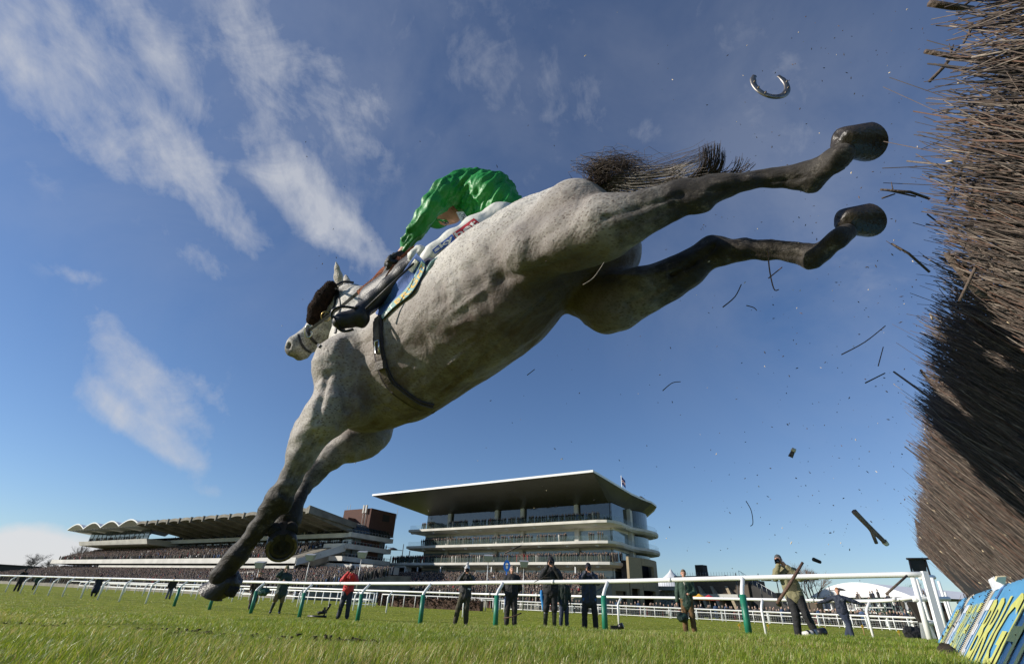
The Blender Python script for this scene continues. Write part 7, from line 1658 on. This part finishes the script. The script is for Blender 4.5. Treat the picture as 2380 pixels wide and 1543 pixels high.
# second fence further on, with its black box, seen through the white wing
def second_fence():
    g = GX(2150, 15); T = empty('birch_fence', g, 'further dark brushwood wing standing behind the white slatted rails', 'fence')
    T.location = (0, 0, 0); org = np.array([0, 0, 0.])
    a = PY(2108, 1388, 14.8); b = PY(2155, 1486, 14.8); t0 = a@FD; 
    c = GX(2172, 15.4); l0 = c@FN; tt = c@FD
    o = sticks(6000, (tt-.3, tt+2.2), lambda z: l0-.022*tt+0*z, float(c[2]), float(c[2])+1.25, .0045, T, 'birch_brush', (-.34, .1), seed=9, jit=.06, tpow=1., depth=.12)
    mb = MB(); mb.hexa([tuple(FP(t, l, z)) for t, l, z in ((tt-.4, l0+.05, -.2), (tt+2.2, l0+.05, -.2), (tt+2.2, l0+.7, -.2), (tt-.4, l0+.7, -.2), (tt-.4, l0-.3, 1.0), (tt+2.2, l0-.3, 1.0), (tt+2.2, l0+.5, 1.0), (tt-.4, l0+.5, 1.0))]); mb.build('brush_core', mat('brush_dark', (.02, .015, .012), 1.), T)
    g = GX(2172, 24); T2 = empty('black_box', g, 'black slatted box on a dark frame behind the brushwood wing', 'box'); p0, p1, p2, p3 = PY(2113, 1300, 24), PY(2150, 1299, 24), PY(2155, 1330, 24), PY(2124, 1331, 24)
    mb = MB(); bk = (p0-CAMP)/np.linalg.norm(p0-CAMP)*.4; mb.hexa([tuple(q) for q in (p3, p2, p2+bk, p3+bk, p0, p1, p1+bk, p0+bk)]); mb.build('panel', mat('box_black', (.012, .012, .013), .6, 0, .3, 5), T2, loc=g); mb = MB(); mb.tube([p0, g+V3(-.3, 0, 0)], .04, 6); mb.tube([p1, g+V3(.7, 0, 0)], .04, 6); mb.tube([p0+V3(-.1, 0, .03), p1+V3(.2, 0, .03)], .05, 6); mb.build('frame', GLASSBLK, T2, loc=g)
    # small brush wing rising behind the far end of the fence
    c2 = PY(2148, 1262, 10.4); T3 = empty('birch_fence', (0, 0, 0), 'short upright bundle of pale brushwood poking up past the end of the tall fence', 'brushwood'); sticks(700, (c2@FD-.1, c2@FD+.5), lambda z: c2@FN-.022*(c2@FD)+0*z, float(c2[2])-.10, float(c2[2])+.36, .0045, T3, 'birch_brush', (-.16, -.05), seed=12, jit=.05, tpow=1., depth=.05)
second_fence()
# ------------------------------------------------------------------ things flying in the air
def flying_shoe():
    c = PT(1790, 196, 1.55); T = empty('horseshoe', c, 'thrown horseshoe spinning in the sky above the hind hooves', 'horseshoe'); mb = MB(); P = []
    a1 = cR*.98+cU*.05+cF*.1; a2 = cU*.86+cF*.5; a2 /= np.linalg.norm(a2); nn = np.cross(a1, a2)
    for i in range(29):
        th = math.radians(-90-132+264*i/28); w_ = 1-.12*abs(math.sin(th*.5)); P.append(c+a1*.056*math.cos(th)+a2*.066*math.sin(th))
    mb.tube(P, [.0075]*2+[.0105]*25+[.0075]*2, 8, flat=(nn, .42)); mb.build('shoe', mat('worn_steel', (.26, .24, .22), .45, .9, .35, 40, .08, 60), T, loc=c)
    mb = MB()
    for i in (4, 7, 10, 18, 21, 24): mb.tube([P[i]-nn*.006, P[i]+nn*.010], .0028, 5)
    mb.build('nail', mat('shoe_metal', (.30, .27, .24)), T, loc=c)
flying_shoe()
def twig(pts, r, label, m=None, Z=1.8, fork=None, tip=False):
    P = [PT(x, y, Z) for x, y in pts]; c = P[0]; T = empty('twig', c, label, 'twig', 'birch twigs flying through the air'); mb = MB(); C = spline(P, max(4, len(P)*3)); mb.tube(C, [r*(1-.25*i/len(C)) for i in range(len(C))], 6)
    if fork: F_ = [PT(x, y, Z) for x, y in fork]; mb.tube(F_, [r*.8]+[r*.6]*(len(F_)-1), 5)
    mb.build('wood', m or bm_[4], T, loc=c); 
    if tip: mb = MB(); d = (P[-1]-P[-2]); d /= np.linalg.norm(d); mb.tube([P[-1], P[-1]+d*r*1.5], [r*1.05, r*.8], 6); mb.build('cut_end', bm_[6], T, loc=c)
twig([(1985, 1188), (2018, 1222), (2055, 1258)], .011, 'large forked stick with pale broken end tumbling left of the fence', mat('stick_brown', (.24, .15, .10), .8, 0, .4, 30, .4, 80), 1.9, [(2012, 1215), (2026, 1235), (2037, 1262)], True)
twig([(1890, 1299), (1907, 1306)], .009, 'short thick dark stub in the sky above the khaki photographer', bm_[3], 2.2)
twig([(1837, 1062), (1843, 1049)], .009, 'short pale-ended stub high above the khaki photographer', bm_[0], 1.9, None, True)
twig([(2047, 441), (2070, 444), (2128, 457)], .0035, 'dark stick pointing out from the fence between the two hind hooves', bm_[1], 1.5, [(2050, 461), (2080, 451)])
twig([(1956, 824), (2010, 795), (2058, 757)], .0022, 'long thin curved twig left of the dark part of the fence', bm_[4], 1.8)
twig([(2011, 890), (2057, 867)], .0026, 'straight twig just below the long curved one', bm_[1], 1.8)
twig([(2041, 851), (2053, 806)], .0018, 'thin upright twig beside the long curved one', bm_[4], 1.8)
twig([(1784, 578), (1789, 630), (1799, 672), (1810, 673)], .0022, 'long bent twig hanging under the lower hind leg', bm_[4], 1.5)
twig([(1786, 647), (1818, 621)], .002, 'thin twig crossing the bent one under the lower hind leg', bm_[4], 1.55)
twig([(1680, 714), (1708, 690), (1723, 661)], .0022, 'kinked twig below the lower hind leg', bm_[1], 1.7)
twig([(1735, 710), (1752, 715), (1759, 722)], .0018, 'tiny curved twig right of the kinked one', bm_[0], 1.7)
twig([(1355, 662), (1380, 645), (1404, 610)], .0015, 'pale crooked twig in front of the dark groin of the horse', bm_[5], 1.45)
twig([(1540, 908), (1562, 890), (1582, 887)], .0018, 'thin curved twig in open sky below the stifle', bm_[1], 1.9)
twig([(1225, 872), (1243, 858)], .0018, 'tiny dark twig just under the belly', bm_[3], 2.)
twig([(1734, 1164), (1746, 1186), (1750, 1215), (1744, 1222)], .0018, 'small hook-shaped twig in the sky right of the tall stand', bm_[3], 2.)
twig([(1462, 541), (1480, 548), (1476, 530)], .0028, 'dark elbow-shaped twig stuck by the left thigh', bm_[3], 1.62)
twig([(1802, 1398), (1835, 1352), (1863, 1346-5)], .012, 'thick reddish stick falling in front of the khaki photographer', bm_[4], 9.) if False else None
p0 = PY(1806, 1402, 9.0); 
T = empty('twig', p0, 'thick reddish-brown stick flying in front of the khaki-jacketed photographer', 'twig', 'birch twigs flying through the air'); mb = MB(); mb.tube([p0, PY(1835, 1358, 8.9), PY(1866, 1306, 8.8)], [.024, .027, .02], 8); mb.build('wood', bm_[4], T, loc=p0)
p0 = PY(2060, 1380, 6.0); T = empty('twig', p0, 'straight grey-brown stick in the air left of the rail corner', 'twig', 'birch twigs flying through the air'); mb = MB(); mb.tube([p0, PY(2108, 1337, 6.0)], [.013, .012], 8); mb.build('wood', bm_[0], T, loc=p0)
p0 = PY(1208, 1290, 5.); T = empty('twig', PY(1170, 1284, 5), 'brown stick crossing the balconies of the tall stand', 'twig', 'birch twigs flying through the air'); mb = MB(); mb.tube([PY(1174, 1285, 5), PY(1212, 1267, 5)], [.008, .006], 6); mb.build('wood', bm_[1], T, loc=PY(1170, 1284, 5))
p0 = PY(1245, 1343, 5); T = empty('twig', p0, 'fine forked twig over the rail by the hooded photographer', 'twig', 'birch twigs flying through the air'); mb = MB(); mb.tube([PY(1242, 1352, 5), PY(1262, 1342, 5), PY(1290, 1318, 5)], .0035, 5); mb.tube([PY(1262, 1342, 5), PY(1290, 1341, 5)], .003, 5); mb.build('wood', bm_[3], T, loc=p0)
p0 = PY(1188, 1436, 5.5); T = empty('twig', p0, 'dark red curved twig just above the grass left of centre', 'twig', 'birch twigs flying through the air'); mb = MB(); mb.tube([PY(1170, 1436, 5.5), PY(1190, 1433, 5.5), PY(1212, 1424, 5.5)], .006, 5); mb.build('wood', bm_[4], T, loc=p0)
p0 = PY(2285, 1362, 1.6); T = empty('wood_chip', PT(2326, 1348, 1.6), 'pale wood chip flying in front of the blue board', 'wood chip'); mb = MB(); c = PT(2328, 1346, 1.6); mb.hexa([tuple(c+cR*a+cU*b+cF*d) for a, b, d in ((-.02, -.006, 0), (.012, -.018, 0), (.014, -.016, .006), (-.018, -.004, .006), (-.014, .008, 0), (.016, .010, 0), (.016, .01, .006), (-.014, .008, .006))]); mb.build('chip', bm_[6], T, loc=PT(2326, 1348, 1.6))
def specks():
    V = []; F = []; r = random.Random(11); M = []
    for i in range(620):
        if r.random() < .72: px = min(2200, 2150-abs(r.gauss(0, 330))); py = r.uniform(20, 1290)
        else: px = r.uniform(650, 2100); py = r.uniform(300, 1350)
        Z = r.uniform(1.3, 3.4); c = PT(px, py, Z); s_ = r.choice([.0008, .001, .0013, .0017, .0022])*Z/1.8; b = len(V)
        a = np.array([r.gauss(0, 1) for _ in range(3)]); a /= np.linalg.norm(a); e = np.cross(a, [r.random(), 1, r.random()]); e /= np.linalg.norm(e); g = np.cross(a, e); L_ = s_*r.uniform(1, 4)
        V += [c+a*L_, c-a*L_, c+e*s_, c-e*s_, c+g*s_, c-g*s_]; q = [(0, 2, 4), (0, 4, 3), (0, 3, 5), (0, 5, 2), (1, 4, 2), (1, 3, 4), (1, 5, 3), (1, 2, 5)]; F += [tuple(b+j for j in f) for f in q]; M += [r.choice([1, 3, 3, 3, 6, 4])]*8
    o = link('flying_debris', npmesh('flying_debris', V, F, mi=M), bm_); tag(o, 'tiny bark chips and mud crumbs scattered through the air around the horse and fence', 'debris', kind='stuff')
specks()

# ------------------------------------------------------------------ grass
def grass():
    r = np.random.default_rng(4)
    gm = []
    for i, (c, c2) in enumerate((((.14, .24, .013), (.22, .32, .024)), ((.22, .31, .024), (.33, .40, .042)), ((.40, .36, .12), (.52, .44, .2)), ((.08, .14, .012), (.13, .2, .02)))):
        m = mat('grass_blade_%s' % 'abcd'[i], c, .42, 0, .1, 2., 0, 60, .5, c2); b = m.node_tree.nodes['Principled BSDF']
        # light shining through the blades
        nt = m.node_tree; tr = nt.nodes.new('ShaderNodeBsdfTranslucent'); tr.inputs[0].default_value = (c2[0]*1.3, c2[1]*1.2, c2[2], 1); mx = nt.nodes.new('ShaderNodeMixShader'); mx.inputs[0].default_value = .35
        out = nt.nodes['Material Output']; nt.links.new(b.outputs[0], mx.inputs[1]); nt.links.new(tr.outputs[0], mx.inputs[2]); nt.links.new(mx.outputs[0], out.inputs[0]); gm.append(m)
    bands = [(2.0, 4.5, 90000, .060, .0030), (4.5, 8, 120000, .048, .0042), (8, 14, 110000, .038, .007), (14, 26, 80000, .03, .014), (26, 60, 50000, .03, .035)]
    Vs, Fs, Ms = [], [], []; base = 0
    for y0, y1, n, h, w_ in bands:
        Y = y0+(y1-y0)*r.random(n)**.9; X = (r.random(n)*2-1)*(1.25*Y+1.5)
        keep = ~((X*FD[1]-Y*FD[0] > .36) & (X*FD[0]+Y*FD[1] < 9.4)); X, Y = X[keep], Y[keep]; n = len(X)
        cl = np.sin(X*2.1+1.3*np.sin(Y*1.1))*np.sin(Y*1.7+X*.4)*.5+np.sin(X*5.3+2)*np.sin(Y*4.1)*.3; hh = .8*h*(1+.5*cl)*r.uniform(.35, 1.25, n)
        # divots where the turf is kicked out
        for (px, Yd, rd) in ((270, 4.9, .35), (350, 4.5, .4), (450, 4.2, .3), (725, 4.1, .4), (838, 4.0, .2), (60, 4.6, .5), (1090, 5.2, .25), (180, 6.5, .5)):
            g = GX(px, Yd); d2 = ((X-g[0])/rd)**2+((Y-g[1])/(rd*.7))**2; hh = hh*(1-.75*np.exp(-d2))
        Z = gz(X, Y)+np.exp(-((Y-7)/7)**2)*(.018*np.sin(X*1.3+1)*np.sin(Y*1.7)+.012*np.sin(X*3.1+Y*2.2))
        an = r.random(n)*2*math.pi; dx, dy = np.cos(an), np.sin(an); ln = r.normal(0, .75, n)*hh; la = r.random(n)*2*math.pi; lx, ly = np.cos(la)*ln+.02*h/.08, np.sin(la)*ln; ww = w_*r.uniform(.6, 1.3, n)
        P = np.stack([X, Y, Z-.005], -1); W = np.stack([dx*ww/2, dy*ww/2, 0*ww], -1)
        m1 = P+np.stack([lx*.35, ly*.35, hh*.6], -1); tp = P+np.stack([lx, ly, hh], -1)
        V = np.stack([P-W, P+W, m1+W*.75, m1-W*.75, tp+W*.12, tp-W*.12], 1).reshape(-1, 3); b = (np.arange(n)*6)[:, None]
        F = np.concatenate([b+np.array([0, 1, 2, 3]), b+np.array([3, 2, 4, 5])]); mi = r.choice(4, n, p=[.38, .3, .12, .2])
        dry = r.random(n) < np.clip(.10+.25*np.sin(X*.9+Y*.6)*np.sin(Y*.8), 0, .4); mi = np.where(dry, 2, mi); dk = r.random(n) < np.clip(.12-.55*cl-.25*np.sin(X*3.7+1)*np.sin(Y*5.3+X), 0, .75); mi = np.where(dk, 3, mi)
        Vs.append(V); Fs.append(F+base); Ms.append(np.concatenate([mi, mi])); base += len(V)
    o = link('grass', npmesh('grass', np.concatenate(Vs), np.concatenate(Fs), mi=np.concatenate(Ms)), gm); tag(o, 'short thick winter turf with scattered dry blades and hoof-torn patches', 'grass', kind='stuff')
    mb = MB(); rr = random.Random(3)
    for (px, Yd, rd) in ((350, 4.5, .16), (450, 4.2, .12), (725, 4.1, .2), (838, 4.0, .07), (60, 4.6, .2)):
        g = GX(px, Yd)
        for i in range(34): p = g+V3(rr.gauss(0, rd*1.4), rr.gauss(0, rd*.9), .002); mb.tube([p, p+V3(rr.gauss(0, .015), rr.gauss(0, .01), .008)], [.012*rr.random()+.004, .004], 5)
    o = mb.build('soil', mat('earth_dark', (.03, .022, .012))); tag(o, 'dark crumbs of soil in the torn turf at the front', 'soil', kind='stuff')
grass()
